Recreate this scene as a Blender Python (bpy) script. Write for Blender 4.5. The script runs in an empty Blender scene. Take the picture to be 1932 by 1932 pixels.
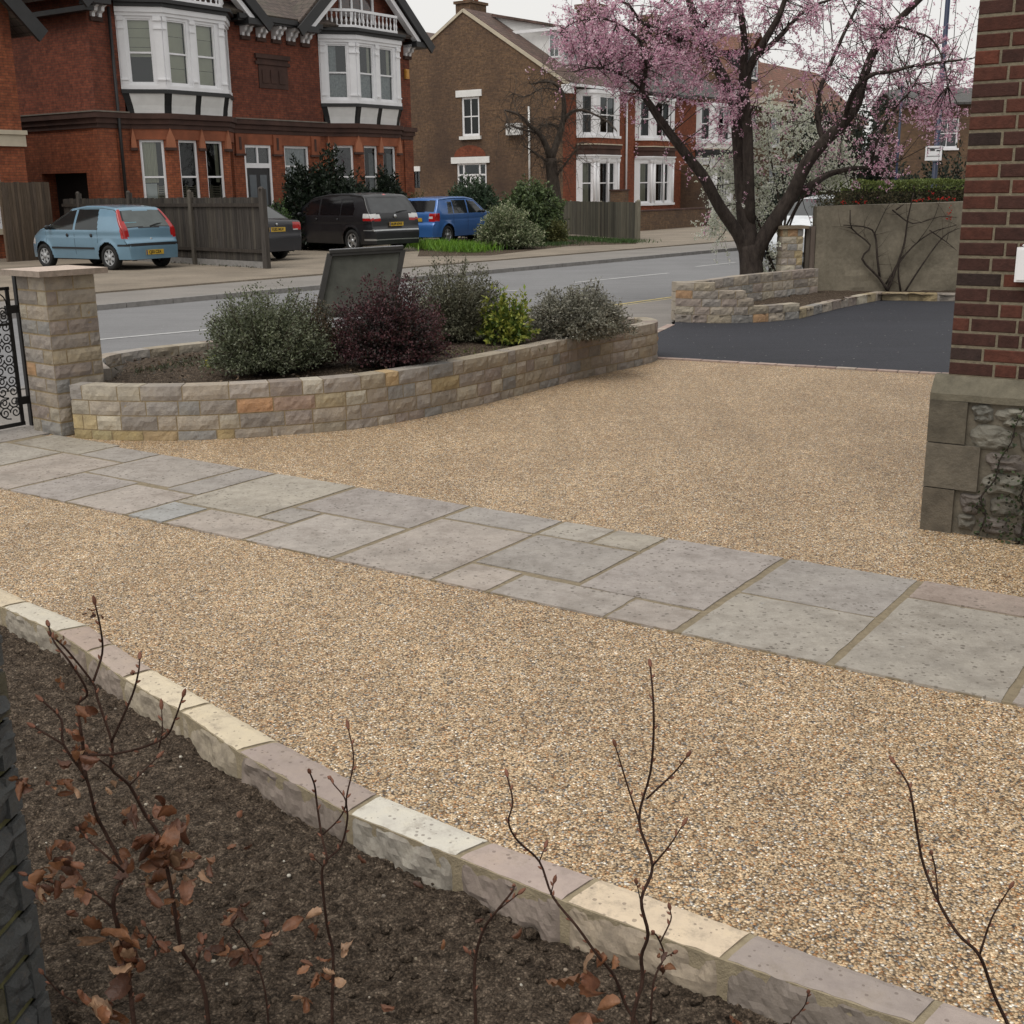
import bpy, math, random
import numpy as np
from mathutils import Vector, Matrix, noise
R = math.radians
rnd = random.Random(7)
nrs = np.random.RandomState(11)
scn = bpy.context.scene
COL = scn.collection

# ---------------- camera ----------------
CAM_H, F_PX, HALF = 1.78, 2249.0, 966.0
PITCH, ROLL = math.atan((966 - 355) / F_PX), R(0.8)
_fw = Vector((0, math.cos(PITCH), -math.sin(PITCH)))
_up0 = Vector((0, math.sin(PITCH), math.cos(PITCH)))
_rt0 = Vector((1, 0, 0))
_ix = _rt0 * math.cos(ROLL) - _up0 * math.sin(ROLL)
_iu = _rt0 * math.sin(ROLL) + _up0 * math.cos(ROLL)
cam = bpy.data.objects.new('camera', bpy.data.cameras.new('camera'))
COL.objects.link(cam)
M = Matrix.Identity(4)
for i in range(3):
    M[i][0] = _ix[i]; M[i][1] = _iu[i]; M[i][2] = -_fw[i]
M[2][3] = CAM_H
cam.matrix_world = M
cam.data.sensor_width = 36
cam.data.lens = 36 * F_PX / 1932
cam.data.clip_start = 0.05
cam.data.clip_end = 2000
scn.camera = cam
# ---------------- sky and sun (overcast) ----------------
SUN_EL, SUN_AZ = R(62), R(-140)      # azimuth measured from +Y towards +X
w = bpy.data.worlds.new('World'); scn.world = w; w.use_nodes = True
nt = w.node_tree; nt.nodes.clear()
sky = nt.nodes.new('ShaderNodeTexSky'); sky.sky_type = 'NISHITA'; sky.sun_disc = False
sky.sun_elevation = SUN_EL; sky.sun_rotation = SUN_AZ
sky.air_density = 1.0; sky.dust_density = 4.0; sky.ozone_density = 1.0
hs = nt.nodes.new('ShaderNodeHueSaturation'); hs.inputs['Saturation'].default_value = 0.16
tint = nt.nodes.new('ShaderNodeMix'); tint.data_type = 'RGBA'; tint.blend_type = 'MULTIPLY'
tint.inputs[0].default_value = 1.0; tint.inputs[7].default_value = (1.0, 0.985, 0.95, 1)
bg = nt.nodes.new('ShaderNodeBackground'); bg.inputs['Strength'].default_value = 0.145
wo = nt.nodes.new('ShaderNodeOutputWorld')
nt.links.new(sky.outputs[0], hs.inputs['Color']); nt.links.new(hs.outputs[0], tint.inputs[6])
# high thin cloud: an even pale veil over the blue
veil = nt.nodes.new('ShaderNodeMix'); veil.data_type = 'RGBA'; veil.inputs[0].default_value = 0.80
veil.inputs[7].default_value = (6.3, 6.2, 6.0, 1)
nt.links.new(tint.outputs[2], veil.inputs[6])
nt.links.new(veil.outputs[2], bg.inputs['Color']); nt.links.new(bg.outputs[0], wo.inputs[0])
sun = bpy.data.objects.new('sun', bpy.data.lights.new('sun', 'SUN')); COL.objects.link(sun)
sun.data.energy = 1.5; sun.data.angle = R(38); sun.data.color = (1.0, 0.96, 0.9)
sd = Vector((math.sin(SUN_AZ) * math.cos(SUN_EL), math.cos(SUN_AZ) * math.cos(SUN_EL), math.sin(SUN_EL)))
sun.rotation_euler = sd.to_track_quat('Z', 'Y').to_euler()
scn.view_settings.view_transform = 'Standard'
scn.view_settings.look = 'None'
scn.view_settings.gamma = 1.0
scn.view_settings.exposure = 0.05

# ---------------- photo-space placement helpers ----------------
def ray(x, y):
    d = _fw * F_PX + _ix * (x - 966) - _iu * (y - 966)
    return d.normalized()
CO = Vector((0, 0, CAM_H))
def gnd(x, y, z=0.0):
    d = ray(x, y); return CO + d * ((z - CAM_H) / d.z)
def aty(x, y, Y):
    d = ray(x, y); return CO + d * (Y / d.y)
def onpl(x, y, P, n):
    d = ray(x, y); return CO + d * ((Vector(P) - CO).dot(n) / d.dot(n))

# ---------------- object helpers ----------------
def tag(o, label=None, cat=None, group=None, kind=None):
    if label: o['label'] = label
    if cat: o['category'] = cat
    if group: o['group'] = group
    if kind: o['kind'] = kind
    return o
def empty(name, loc=(0, 0, 0), rz=0.0, label=None, cat=None, group=None):
    o = bpy.data.objects.new(name, None); COL.objects.link(o)
    o.location = loc; o.rotation_euler = (0, 0, rz); o.empty_display_size = 0.3
    return tag(o, label, cat, group)
def copy_tree(o, parent=None):
    c = o.copy(); COL.objects.link(c)
    if parent: c.parent = parent
    for ch in list(o.children): copy_tree(ch, c)
    return c
class MB:
    """collects faces, builds one mesh object with metric box UVs and a colour attribute"""
    def __init__(s): s.v = []; s.f = []; s.c = []; s.m = []; s.sm = []
    def face(s, pts, col=(1, 1, 1), m=0, sm=False):
        b = len(s.v); s.v.extend([tuple(p) for p in pts]); s.f.append(tuple(range(b, b + len(pts))))
        s.c.append(col); s.m.append(m); s.sm.append(sm)
    def mesh(s, vs, fs, col=(1, 1, 1), m=0, sm=False):
        b = len(s.v); s.v.extend([tuple(p) for p in vs])
        for f in fs:
            s.f.append(tuple(b + i for i in f)); s.c.append(col); s.m.append(m); s.sm.append(sm)
    def box(s, x0, x1, y0, y1, z0, z1, col=(1, 1, 1), m=0):
        s.obox((x0, y0, z0), (x1 - x0, 0, 0), (0, y1 - y0, 0), (0, 0, z1 - z0), col, m)
    def obox(s, o, a, b, c, col=(1, 1, 1), m=0):
        o, a, b, c = Vector(o), Vector(a), Vector(b), Vector(c)
        if a.cross(b).dot(c) < 0: a, b = b, a
        vs = [o, o + a, o + a + b, o + b, o + c, o + a + c, o + a + b + c, o + b + c]
        s.mesh(vs, [(0, 3, 2, 1), (4, 5, 6, 7), (0, 1, 5, 4), (1, 2, 6, 5), (2, 3, 7, 6), (3, 0, 4, 7)], col, m)
    def prism(s, poly, z0, z1, col=(1, 1, 1), m=0):
        n = len(poly)
        a = sum(poly[i][0] * poly[(i + 1) % n][1] - poly[(i + 1) % n][0] * poly[i][1] for i in range(n))
        if a < 0: poly = poly[::-1]
        vs = [(p[0], p[1], z0) for p in poly] + [(p[0], p[1], z1) for p in poly]
        fs = [tuple(range(n - 1, -1, -1)), tuple(range(n, 2 * n))]
        fs += [(i, (i + 1) % n, n + (i + 1) % n, n + i) for i in range(n)]
        s.mesh(vs, fs, col, m)
    def beam(s, p, q, w, h, col=(1, 1, 1), m=0, up=(0, 0, 1)):
        p, q = Vector(p), Vector(q); d = q - p; u = Vector(up)
        sd = d.cross(u).normalized() * w; uu = sd.cross(d).normalized() * h
        s.obox(p - sd / 2 - uu / 2, d, sd, uu, col, m)
    def tube(s, pts, rad, n=8, col=(1, 1, 1), m=0, cap=True, sm=True):
        pts = [Vector(p) for p in pts]; k = len(pts)
        if not hasattr(rad, '__len__'): rad = [rad] * k
        vs = []; ref = None
        for i in range(k):
            d = (pts[min(i + 1, k - 1)] - pts[max(i - 1, 0)])
            if d.length < 1e-9: d = Vector((0, 0, 1))
            d.normalize()
            if ref is None:
                ref = d.orthogonal().normalized()
            ref = (ref - d * ref.dot(d))
            if ref.length < 1e-6: ref = d.orthogonal()
            ref.normalize(); b = d.cross(ref)
            for j in range(n):
                a = 2 * math.pi * j / n
                vs.append(pts[i] + (ref * math.cos(a) + b * math.sin(a)) * rad[i])
        fs = [(i * n + j, i * n + (j + 1) % n, (i + 1) * n + (j + 1) % n, (i + 1) * n + j) for i in range(k - 1) for j in range(n)]
        if cap: fs += [tuple(range(n - 1, -1, -1)), tuple((k - 1) * n + j for j in range(n))]
        s.mesh(vs, fs, col, m, sm)
    def lathe(s, prof, c, n=12, col=(1, 1, 1), m=0, ax=None, sm=True):
        """prof: (r, t) along axis ax from c"""
        c = Vector(c); ax = Vector(ax or (0, 0, 1)).normalized(); r0 = ax.orthogonal().normalized(); b = ax.cross(r0)
        vs = [c + ax * t + (r0 * math.cos(2 * math.pi * j / n) + b * math.sin(2 * math.pi * j / n)) * r for r, t in prof for j in range(n)]
        k = len(prof)
        fs = [(i * n + j, i * n + (j + 1) % n, (i + 1) * n + (j + 1) % n, (i + 1) * n + j) for i in range(k - 1) for j in range(n)]
        s.mesh(vs, fs, col, m, sm)
    def parts(s, name, mats, parent=None):
        """one part per separate piece that was added"""
        out = []; runs = {}
        par = list(range(len(s.v)))
        def find(a):
            while par[a] != a: par[a] = par[par[a]]; a = par[a]
            return a
        for f in s.f:
            for b in f[1:]: par[find(f[0])] = find(b)
        for i, f in enumerate(s.f): runs.setdefault(find(f[0]), []).append(i)
        for ids in runs.values():
            q = MB(); vs = sorted({v for i in ids for v in s.f[i]}); mp_ = {v: k for k, v in enumerate(vs)}
            q.v = [s.v[v] for v in vs]; q.f = [tuple(mp_[v] for v in s.f[i]) for i in ids]; q.c = [s.c[i] for i in ids]; q.m = [s.m[i] for i in ids]; q.sm = [s.sm[i] for i in ids]
            out.append(q.build(name, mats, parent))
        return out
    def build(s, name, mats, parent=None):
        if not isinstance(mats, (list, tuple)): mats = [mats]
        me = bpy.data.meshes.new(name)
        me.from_pydata(s.v, [], s.f)
        for mt in mats: me.materials.append(mt)
        nf = len(s.f)
        lens = np.array([len(f) for f in s.f])
        cc = np.ones((nf, 4), np.float32); cc[:, :3] = np.array(s.c, np.float32)
        ca = me.color_attributes.new('col', 'FLOAT_COLOR', 'CORNER')
        ca.data.foreach_set('color', np.repeat(cc, lens, axis=0).ravel())
        me.polygons.foreach_set('material_index', np.array(s.m, np.int32))
        me.polygons.foreach_set('use_smooth', np.array(s.sm, bool))
        # metric UVs: u along the horizontal tangent, v up the face
        nr = np.zeros(nf * 3, np.float32); me.polygons.foreach_get('normal', nr); nr = nr.reshape(-1, 3)
        h = np.hypot(nr[:, 0], nr[:, 1]); flat = np.abs(nr[:, 2]) > 0.9
        T = np.zeros((nf, 3)); hh = np.maximum(h, 1e-6)
        T[:, 0] = -nr[:, 1] / hh; T[:, 1] = nr[:, 0] / hh
        T[flat] = (1, 0, 0)
        Bt = np.cross(nr, T)
        vi = np.concatenate([np.array(f) for f in s.f]); fi = np.repeat(np.arange(nf), lens)
        V = np.array(s.v)[vi]
        uv = np.stack([(V * T[fi]).sum(1), (V * Bt[fi]).sum(1)], 1).astype(np.float32)
        ul = me.uv_layers.new(name='UVMap'); ul.data.foreach_set('uv', uv.ravel())
        me.validate()
        o = bpy.data.objects.new(name, me); COL.objects.link(o)
        if parent: o.parent = parent
        return o

# ---------------- materials ----------------
class NG:
    def __init__(s, name):
        s.mat = bpy.data.materials.new(name); s.mat.use_nodes = True; s.nt = s.mat.node_tree; s.nt.nodes.clear()
        s.out = s.nt.nodes.new('ShaderNodeOutputMaterial'); s.p = s.nt.nodes.new('ShaderNodeBsdfPrincipled')
        s.nt.links.new(s.p.outputs[0], s.out.inputs[0])
    def n(s, t, **k):
        nd = s.nt.nodes.new(t)
        for a, b in k.items(): setattr(nd, a, b)
        return nd
    def set(s, nd, **k):
        for a, b in k.items():
            a = a.replace('_', ' ')
            nd.inputs[a].default_value = b
        return nd
    def l(s, a, b): s.nt.links.new(a, b)
    def coord(s, kind='Object'): return s.n('ShaderNodeTexCoord').outputs[kind]
    def noise(s, vec, scale, detail=4, rough=0.6):
        nd = s.n('ShaderNodeTexNoise'); s.set(nd, Scale=scale, Detail=detail, Roughness=rough)
        s.l(vec, nd.inputs['Vector']); return nd.outputs['Fac']
    def ramp(s, fac, stops, interp='LINEAR'):
        nd = s.n('ShaderNodeValToRGB'); cr = nd.color_ramp; cr.interpolation = interp
        while len(cr.elements) < len(stops): cr.elements.new(0.5)
        for e, (p, c) in zip(cr.elements, stops):
            e.position = p; e.color = (c, c, c, 1) if not hasattr(c, '__len__') else (*c, 1)
        s.l(fac, nd.inputs[0]); return nd.outputs[0]
    def mix(s, fac, a, b, blend='MIX'):
        nd = s.n('ShaderNodeMix', data_type='RGBA', blend_type=blend)
        for ix, v in ((0, fac), (6, a), (7, b)):
            sock = nd.inputs[ix]
            if hasattr(v, 'is_linked'): s.l(v, sock)
            elif hasattr(v, '__len__'): sock.default_value = (*v, 1)
            else: sock.default_value = v if ix == 0 else (v, v, v, 1)
        return nd.outputs[2]
    def math(s, op, a, b=0.0):
        nd = s.n('ShaderNodeMath', operation=op)
        for sock, v in ((nd.inputs[0], a), (nd.inputs[1], b)):
            if hasattr(v, 'is_linked'): s.l(v, sock)
            else: sock.default_value = v
        return nd.outputs[0]
    def bump(s, h, strength=0.3, dist=0.01):
        nd = s.n('ShaderNodeBump'); s.set(nd, Strength=strength, Distance=dist); s.l(h, nd.inputs['Height'])
        s.l(nd.outputs[0], s.p.inputs['Normal']); return nd
    def attr(s, name='col'):
        return s.n('ShaderNodeAttribute', attribute_name=name).outputs['Color']
    def color(s, c):
        if hasattr(c, 'is_linked'): s.l(c, s.p.inputs['Base Color'])
        else: s.p.inputs['Base Color'].default_value = (*c, 1)
    def rough(s, r):
        if hasattr(r, 'is_linked'): s.l(r, s.p.inputs['Roughness'])
        else: s.p.inputs['Roughness'].default_value = r
def plain(name, c, rough=0.6, var=0.15, scale=6.0, metal=0.0, bump=0.0, bscale=40, spec=0.5, coat=0.0):
    g = NG(name); v = g.coord()
    f = g.noise(v, scale, 5)
    col = g.mix(g.ramp(f, [(0.3, 0.0), (0.7, 1.0)]), tuple(x * (1 - var) for x in c), tuple(min(1, x * (1 + var)) for x in c))
    g.color(col); g.rough(rough); g.p.inputs['Metallic'].default_value = metal
    g.p.inputs['Specular IOR Level'].default_value = spec
    g.p.inputs['Coat Weight'].default_value = coat; g.p.inputs['Coat Roughness'].default_value = 0.04
    if bump: g.bump(g.noise(v, bscale, 4), bump, 0.01)
    return g.mat
def attrmat(name, rough=0.75, nscale=25, lo=0.75, hi=1.2, bump=0.4, bscale=60, bdist=0.01, spec=0.3):
    """per-piece colour attribute times a procedural mottle"""
    g = NG(name); v = g.coord()
    f = g.ramp(g.noise(v, nscale, 6, 0.65), [(0.25, lo), (0.75, hi)])
    g.color(g.mix(1.0, g.attr(), f, 'MULTIPLY')); g.rough(rough); g.p.inputs['Specular IOR Level'].default_value = spec
    if bump: g.bump(g.noise(v, bscale, 6, 0.7), bump, bdist)
    return g.mat
def brickmat(name, c1, c2, mortar, bw=0.225, bh=0.075, ms=0.010, stain=(0.05, 0.04, 0.035), stain_amt=0.5, sscale=0.35, bstr=0.4):
    g = NG(name); uv = g.coord('UV'); ob = g.coord()
    b = g.n('ShaderNodeTexBrick', offset=0.5); g.l(uv, b.inputs['Vector'])
    g.set(b, Scale=1.0, Brick_Width=bw, Row_Height=bh, Mortar_Size=ms, Mortar_Smooth=0.3, Bias=0.0)
    b.inputs['Color1'].default_value = (*c1, 1); b.inputs['Color2'].default_value = (*c2, 1); b.inputs['Mortar'].default_value = (*mortar, 1)
    per = g.noise(ob, 7.0, 3, 0.7)
    c = g.mix(1.0, b.outputs['Color'], g.ramp(per, [(0.3, 0.65), (0.7, 1.35)]), 'MULTIPLY')
    st = g.ramp(g.noise(ob, sscale, 6, 0.7), [(0.42, 0.0), (0.68, stain_amt)])
    c = g.mix(st, c, stain)
    g.color(c); g.rough(0.85); g.p.inputs['Specular IOR Level'].default_value = 0.25
    inv = g.math('SUBTRACT', 1.0, b.outputs['Fac'])
    g.bump(g.math('ADD', inv, g.math('MULTIPLY', g.noise(ob, 60, 4), 0.5)), bstr, 0.01)
    return g.mat
def tilemat(name, c1, c2, moss=(0.08, 0.08, 0.05), bw=0.3, bh=0.25, mamt=0.5):
    g = NG(name); uv = g.coord('UV'); ob = g.coord()
    b = g.n('ShaderNodeTexBrick', offset=0.5); g.l(uv, b.inputs['Vector'])
    g.set(b, Scale=1.0, Brick_Width=bw, Row_Height=bh, Mortar_Size=0.018, Mortar_Smooth=0.6)
    b.inputs['Color1'].default_value = (*c1, 1); b.inputs['Color2'].default_value = (*c2, 1)
    b.inputs['Mortar'].default_value = (c1[0] * .3, c1[1] * .3, c1[2] * .3, 1)
    c = g.mix(1.0, b.outputs['Color'], g.ramp(g.noise(ob, 3, 5, .7), [(0.3, 0.6), (0.7, 1.3)]), 'MULTIPLY')
    c = g.mix(g.ramp(g.noise(ob, 0.8, 6, .75), [(0.45, 0.0), (0.7, mamt)]), c, moss)
    g.color(c); g.rough(0.8)
    sx = g.n('ShaderNodeSeparateXYZ'); g.l(uv, sx.inputs[0])
    saw = g.math('FRACT', g.math('DIVIDE', sx.outputs[1], bh))
    g.bump(g.math('SUBTRACT', 1.0, saw), 0.8, 0.03)
    return g.mat
def leafmat(name, rough=0.55, trans=0.25, spec=0.4):
    g = NG(name); a = g.attr(); g.color(a); g.rough(rough); g.p.inputs['Specular IOR Level'].default_value = spec
    t = g.n('ShaderNodeBsdfTranslucent'); g.l(a, t.inputs[0])
    mx = g.n('ShaderNodeMixShader'); mx.inputs[0].default_value = trans
    g.l(g.p.outputs[0], mx.inputs[1]); g.l(t.outputs[0], mx.inputs[2]); g.l(mx.outputs[0], g.out.inputs[0])
    return g.mat
def glassmat(name, refl=0.12, tintc=(0.75, 0.8, 0.8)):
    g = NG(name); t = g.n('ShaderNodeBsdfTransparent'); t.inputs[0].default_value = (*tintc, 1)
    gl = g.n('ShaderNodeBsdfGlossy'); gl.inputs['Roughness'].default_value = 0.02; gl.inputs[0].default_value = (0.9, 0.93, 0.95, 1)
    fr = g.n('ShaderNodeFresnel'); fr.inputs[0].default_value = 1.5
    nn = g.n('ShaderNodeBump'); g.set(nn, Strength=0.05, Distance=0.02); g.l(g.noise(g.coord(), 1.5, 2), nn.inputs['Height']); g.l(nn.outputs[0], gl.inputs['Normal'])
    mx = g.n('ShaderNodeMixShader'); g.l(g.math('ADD', fr.outputs[0], refl), mx.inputs[0])
    g.l(t.outputs[0], mx.inputs[1]); g.l(gl.outputs[0], mx.inputs[2]); g.l(mx.outputs[0], g.out.inputs[0])
    return g.mat

# ---- material library ----
def mk_gravel():
    g = NG('resin_gravel'); ob = g.coord()
    v = g.n('ShaderNodeTexVoronoi', feature='F1'); g.set(v, Scale=150.0, Randomness=1.0); g.l(ob, v.inputs['Vector'])
    sep = g.n('ShaderNodeSeparateColor'); g.l(v.outputs['Color'], sep.inputs[0])
    c = g.ramp(sep.outputs[0], [(0.0, (0.27, 0.17, 0.087)), (0.16, (0.48, 0.335, 0.19)), (0.34, (0.61, 0.46, 0.29)), (0.50, (0.42, 0.215, 0.09)),
                                (0.57, (0.64, 0.50, 0.33)), (0.71, (0.12, 0.10, 0.085)), (0.78, (0.54, 0.395, 0.24)), (0.90, (0.34, 0.325, 0.305)), (0.95, (0.84, 0.78, 0.67))], 'CONSTANT')
    c = g.mix(1.0, c, g.ramp(sep.outputs[1], [(0, 0.72), (1, 1.28)]), 'MULTIPLY')
    gap = g.ramp(v.outputs['Distance'], [(0.48, 1.0), (0.78, 0.30)])
    c = g.mix(1.0, c, gap, 'MULTIPLY')
    # stones lie in little drifts: patches of different grading
    c = g.mix(1.0, c, g.ramp(g.noise(ob, 24.0, 4, 0.65), [(0.3, 0.70), (0.7, 1.20)]), 'MULTIPLY')
    c = g.mix(1.0, c, g.ramp(g.noise(ob, 7.0, 6, 0.75), [(0.3, 0.82), (0.7, 1.14)]), 'MULTIPLY')
    c = g.mix(1.0, c, g.ramp(g.noise(ob, 1.1, 4, 0.6), [(0.3, (0.90, 0.88, 0.86)), (0.7, (1.08, 1.08, 1.07))]), 'MULTIPLY')
    bl = g.ramp(g.noise(ob, 9.0, 6, 0.8), [(0.57, 0.0), (0.68, 0.55)])
    c = g.mix(bl, c, (0.20, 0.135, 0.075))
    wv = g.n('ShaderNodeMapping'); wv.inputs['Rotation'].default_value = (0, 0, 0.9); wv.inputs['Scale'].default_value = (1.6, 0.25, 1); g.l(ob, wv.inputs[0])
    c = g.mix(1.0, c, g.ramp(g.noise(wv.outputs[0], 1.6, 3, .5), [(0.35, 0.93), (0.65, 1.06)]), 'MULTIPLY')
    c = g.mix(1.0, c, (1.11, 1.105, 1.11), 'MULTIPLY')
    g.color(c); g.rough(g.ramp(sep.outputs[2], [(0, 0.35), (1, 0.75)]))
    g.p.inputs['Specular IOR Level'].default_value = 0.35
    h = g.math('SUBTRACT', 1.0, v.outputs['Distance'])
    g.bump(h, 0.9, 0.006)
    return g.mat
def mk_soil():
    g = NG('garden_soil'); ob = g.coord()
    n1 = g.noise(ob, 14, 9, 0.75); n2 = g.noise(ob, 90, 5, 0.7)
    c = g.ramp(g.noise(ob, 30, 8, 0.8), [(0.32, (0.024, 0.017, 0.012)), (0.5, (0.095, 0.071, 0.052)), (0.68, (0.23, 0.18, 0.135))])
    v = g.n('ShaderNodeTexVoronoi', feature='F1'); g.set(v, Scale=70.0); g.l(ob, v.inputs['Vector'])
    sep = g.n('ShaderNodeSeparateColor'); g.l(v.outputs['Color'], sep.inputs[0])
    vc = g.n('ShaderNodeTexVoronoi', feature='F1'); g.set(vc, Scale=170.0); g.l(ob, vc.inputs['Vector'])
    sc_ = g.n('ShaderNodeSeparateColor'); g.l(vc.outputs['Color'], sc_.inputs[0])
    c = g.mix(1.0, c, g.ramp(sc_.outputs[0], [(0, .55), (.8, 1.25), (1, 1.9)]), 'MULTIPLY')
    c = g.mix(1.0, c, g.ramp(vc.outputs['Distance'], [(.45, 1.0), (.8, .5)]), 'MULTIPLY')
    crumbs = g.math('MULTIPLY', g.math('GREATER_THAN', sep.outputs[0], 0.985), g.math('LESS_THAN', v.outputs['Distance'], 0.3))
    c = g.mix(crumbs, c, (0.32, 0.27, 0.20))
    g.color(c); g.rough(0.95); g.p.inputs['Specular IOR Level'].default_value = 0.15
    v2 = g.n('ShaderNodeTexVoronoi', feature='F1'); g.set(v2, Scale=120.0); g.l(ob, v2.inputs['Vector'])
    v3 = g.n('ShaderNodeTexVoronoi', feature='F1'); g.set(v3, Scale=48.0); g.l(ob, v3.inputs['Vector'])
    hh = g.math('ADD', g.math('MULTIPLY', g.math('SUBTRACT', 1.0, v2.outputs['Distance']), .35), g.math('MULTIPLY', g.math('SUBTRACT', 1.0, v3.outputs['Distance']), .5))
    g.bump(g.math('ADD', hh, g.math('ADD', n1, g.math('MULTIPLY', n2, 0.5))), 1.0, 0.022)
    return g.mat
def mk_slab():
    g = NG('sandstone_paving'); ob = g.coord()
    base = g.mix(1.0, g.attr(), g.ramp(g.noise(ob, 3.5, 6, 0.65), [(0.25, (0.72, 0.70, 0.68)), (0.5, (1, 1, 1)), (0.75, (1.10, 1.10, 1.08))]), 'MULTIPLY')
    base = g.mix(1.0, base, g.ramp(g.noise(ob, 60, 4, 0.7), [(0.3, 0.9), (0.7, 1.08)]), 'MULTIPLY')
    # dark rain spots
    v = g.n('ShaderNodeTexVoronoi', feature='F1'); g.set(v, Scale=42.0)
    wob = g.n('ShaderNodeTexNoise'); g.set(wob, Scale=90.0, Detail=2.0); g.l(ob, wob.inputs['Vector'])
    add = g.n('ShaderNodeMix', data_type='VECTOR'); add.inputs[0].default_value = 0.012
    g.l(ob, add.inputs[4]); g.l(wob.outputs['Color'], add.inputs[5]); g.l(add.outputs[1], v.inputs['Vector'])
    sep = g.n('ShaderNodeSeparateColor'); g.l(v.outputs['Color'], sep.inputs[0])
    rad = g.math('MULTIPLY', sep.outputs[1], 0.40)
    spot = g.math('MULTIPLY', g.math('LESS_THAN', v.outputs['Distance'], rad), g.math('GREATER_THAN', sep.outputs[0], 0.30))
    base = g.mix(1.0, base, g.ramp(g.noise(ob, 14, 7, 0.75), [(0.3, (0.86, 0.85, 0.83)), (0.7, (1.10, 1.10, 1.10))]), 'MULTIPLY')
    dens = g.ramp(g.noise(ob, 2.3, 4, .7), [(.35, .35), (.6, 1.)])
    damp = g.ramp(g.noise(ob, 1.7, 7, .78), [(.50, 0.), (.66, .38)])
    base = g.mix(damp, base, (0.17, 0.155, 0.135))
    base = g.mix(g.math('MULTIPLY', g.math('MULTIPLY', spot, dens), 0.8), base, (0.10, 0.085, 0.07))
    white = g.ramp(g.noise(ob, 8, 3, 0.8), [(0.66, 0.0), (0.76, 0.5)])
    base = g.mix(white, base, (0.46, 0.46, 0.45))
    g.color(base); g.rough(0.7); g.p.inputs['Specular IOR Level'].default_value = 0.3
    g.bump(g.math('ADD', g.noise(ob, 7, 7, 0.62), g.math('MULTIPLY', g.noise(ob, 120, 3), 0.25)), 0.7, 0.018)
    return g.mat
def mk_tarmac(name, c, spk=0.3, worn=0.15, sc=160):
    g = NG(name); ob = g.coord()
    f = g.noise(ob, sc, 3, 0.8)
    col = g.mix(g.ramp(f, [(0.35, 0.0), (0.7, 1.0)]), tuple(x * (1 - spk) for x in c), tuple(x * (1 + spk) for x in c))
    col = g.mix(1.0, col, g.ramp(g.noise(ob, 0.6, 6, 0.65), [(0.3, 1 - worn), (0.7, 1 + worn)]), 'MULTIPLY')
    col = g.mix(1.0, col, g.ramp(g.noise(ob, 26.0, 6, 0.8), [(0.3, 1 - spk * .6), (0.7, 1 + spk * .6)]), 'MULTIPLY')
    mpp = g.n('ShaderNodeMapping'); mpp.inputs['Rotation'].default_value = (0, 0, R(28)); mpp.inputs['Scale'].default_value = (.15, 2.2, 1); g.l(ob, mpp.inputs[0])
    col = g.mix(1.0, col, g.ramp(g.noise(mpp.outputs[0], 2.0, 5, 0.7), [(0.3, .90), (0.7, 1.10)]), 'MULTIPLY')
    v = g.n('ShaderNodeTexVoronoi', feature='F1'); g.set(v, Scale=13.0); g.l(ob, v.inputs['Vector'])
    sep = g.n('ShaderNodeSeparateColor'); g.l(v.outputs['Color'], sep.inputs[0])
    sp = g.math('MULTIPLY', g.math('LESS_THAN', v.outputs['Distance'], 0.13), g.math('GREATER_THAN', sep.outputs[0], 0.86))
    col = g.mix(g.math('MULTIPLY', sp, 0.55), col, (0.45, 0.43, 0.40))
    g.color(col); g.rough(0.8); g.p.inputs['Specular IOR Level'].default_value = 0.3
    g.bump(f, 0.5, 0.004)
    return g.mat
def mk_stone(name='walling_stone', bump=0.7):
    g = NG(name); ob = g.coord()
    base = g.mix(1.0, g.attr(), g.ramp(g.noise(ob, 9, 7, 0.7), [(0.25, (0.68, 0.68, 0.70)), (0.5, (1, 1, 1)), (0.78, (1.22, 1.18, 1.08))]), 'MULTIPLY')
    base = g.mix(g.ramp(g.noise(ob, 26, 5, 0.8), [(0.56, 0.0), (0.72, 0.45)]), base, (0.16, 0.125, 0.095))
    g.color(base); g.rough(0.85); g.p.inputs['Specular IOR Level'].default_value = 0.2
    g.bump(g.math('ADD', g.noise(ob, 22, 7, 0.7), g.math('MULTIPLY', g.noise(ob, 130, 3), 0.3)), bump, 0.02)
    return g.mat
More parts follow.
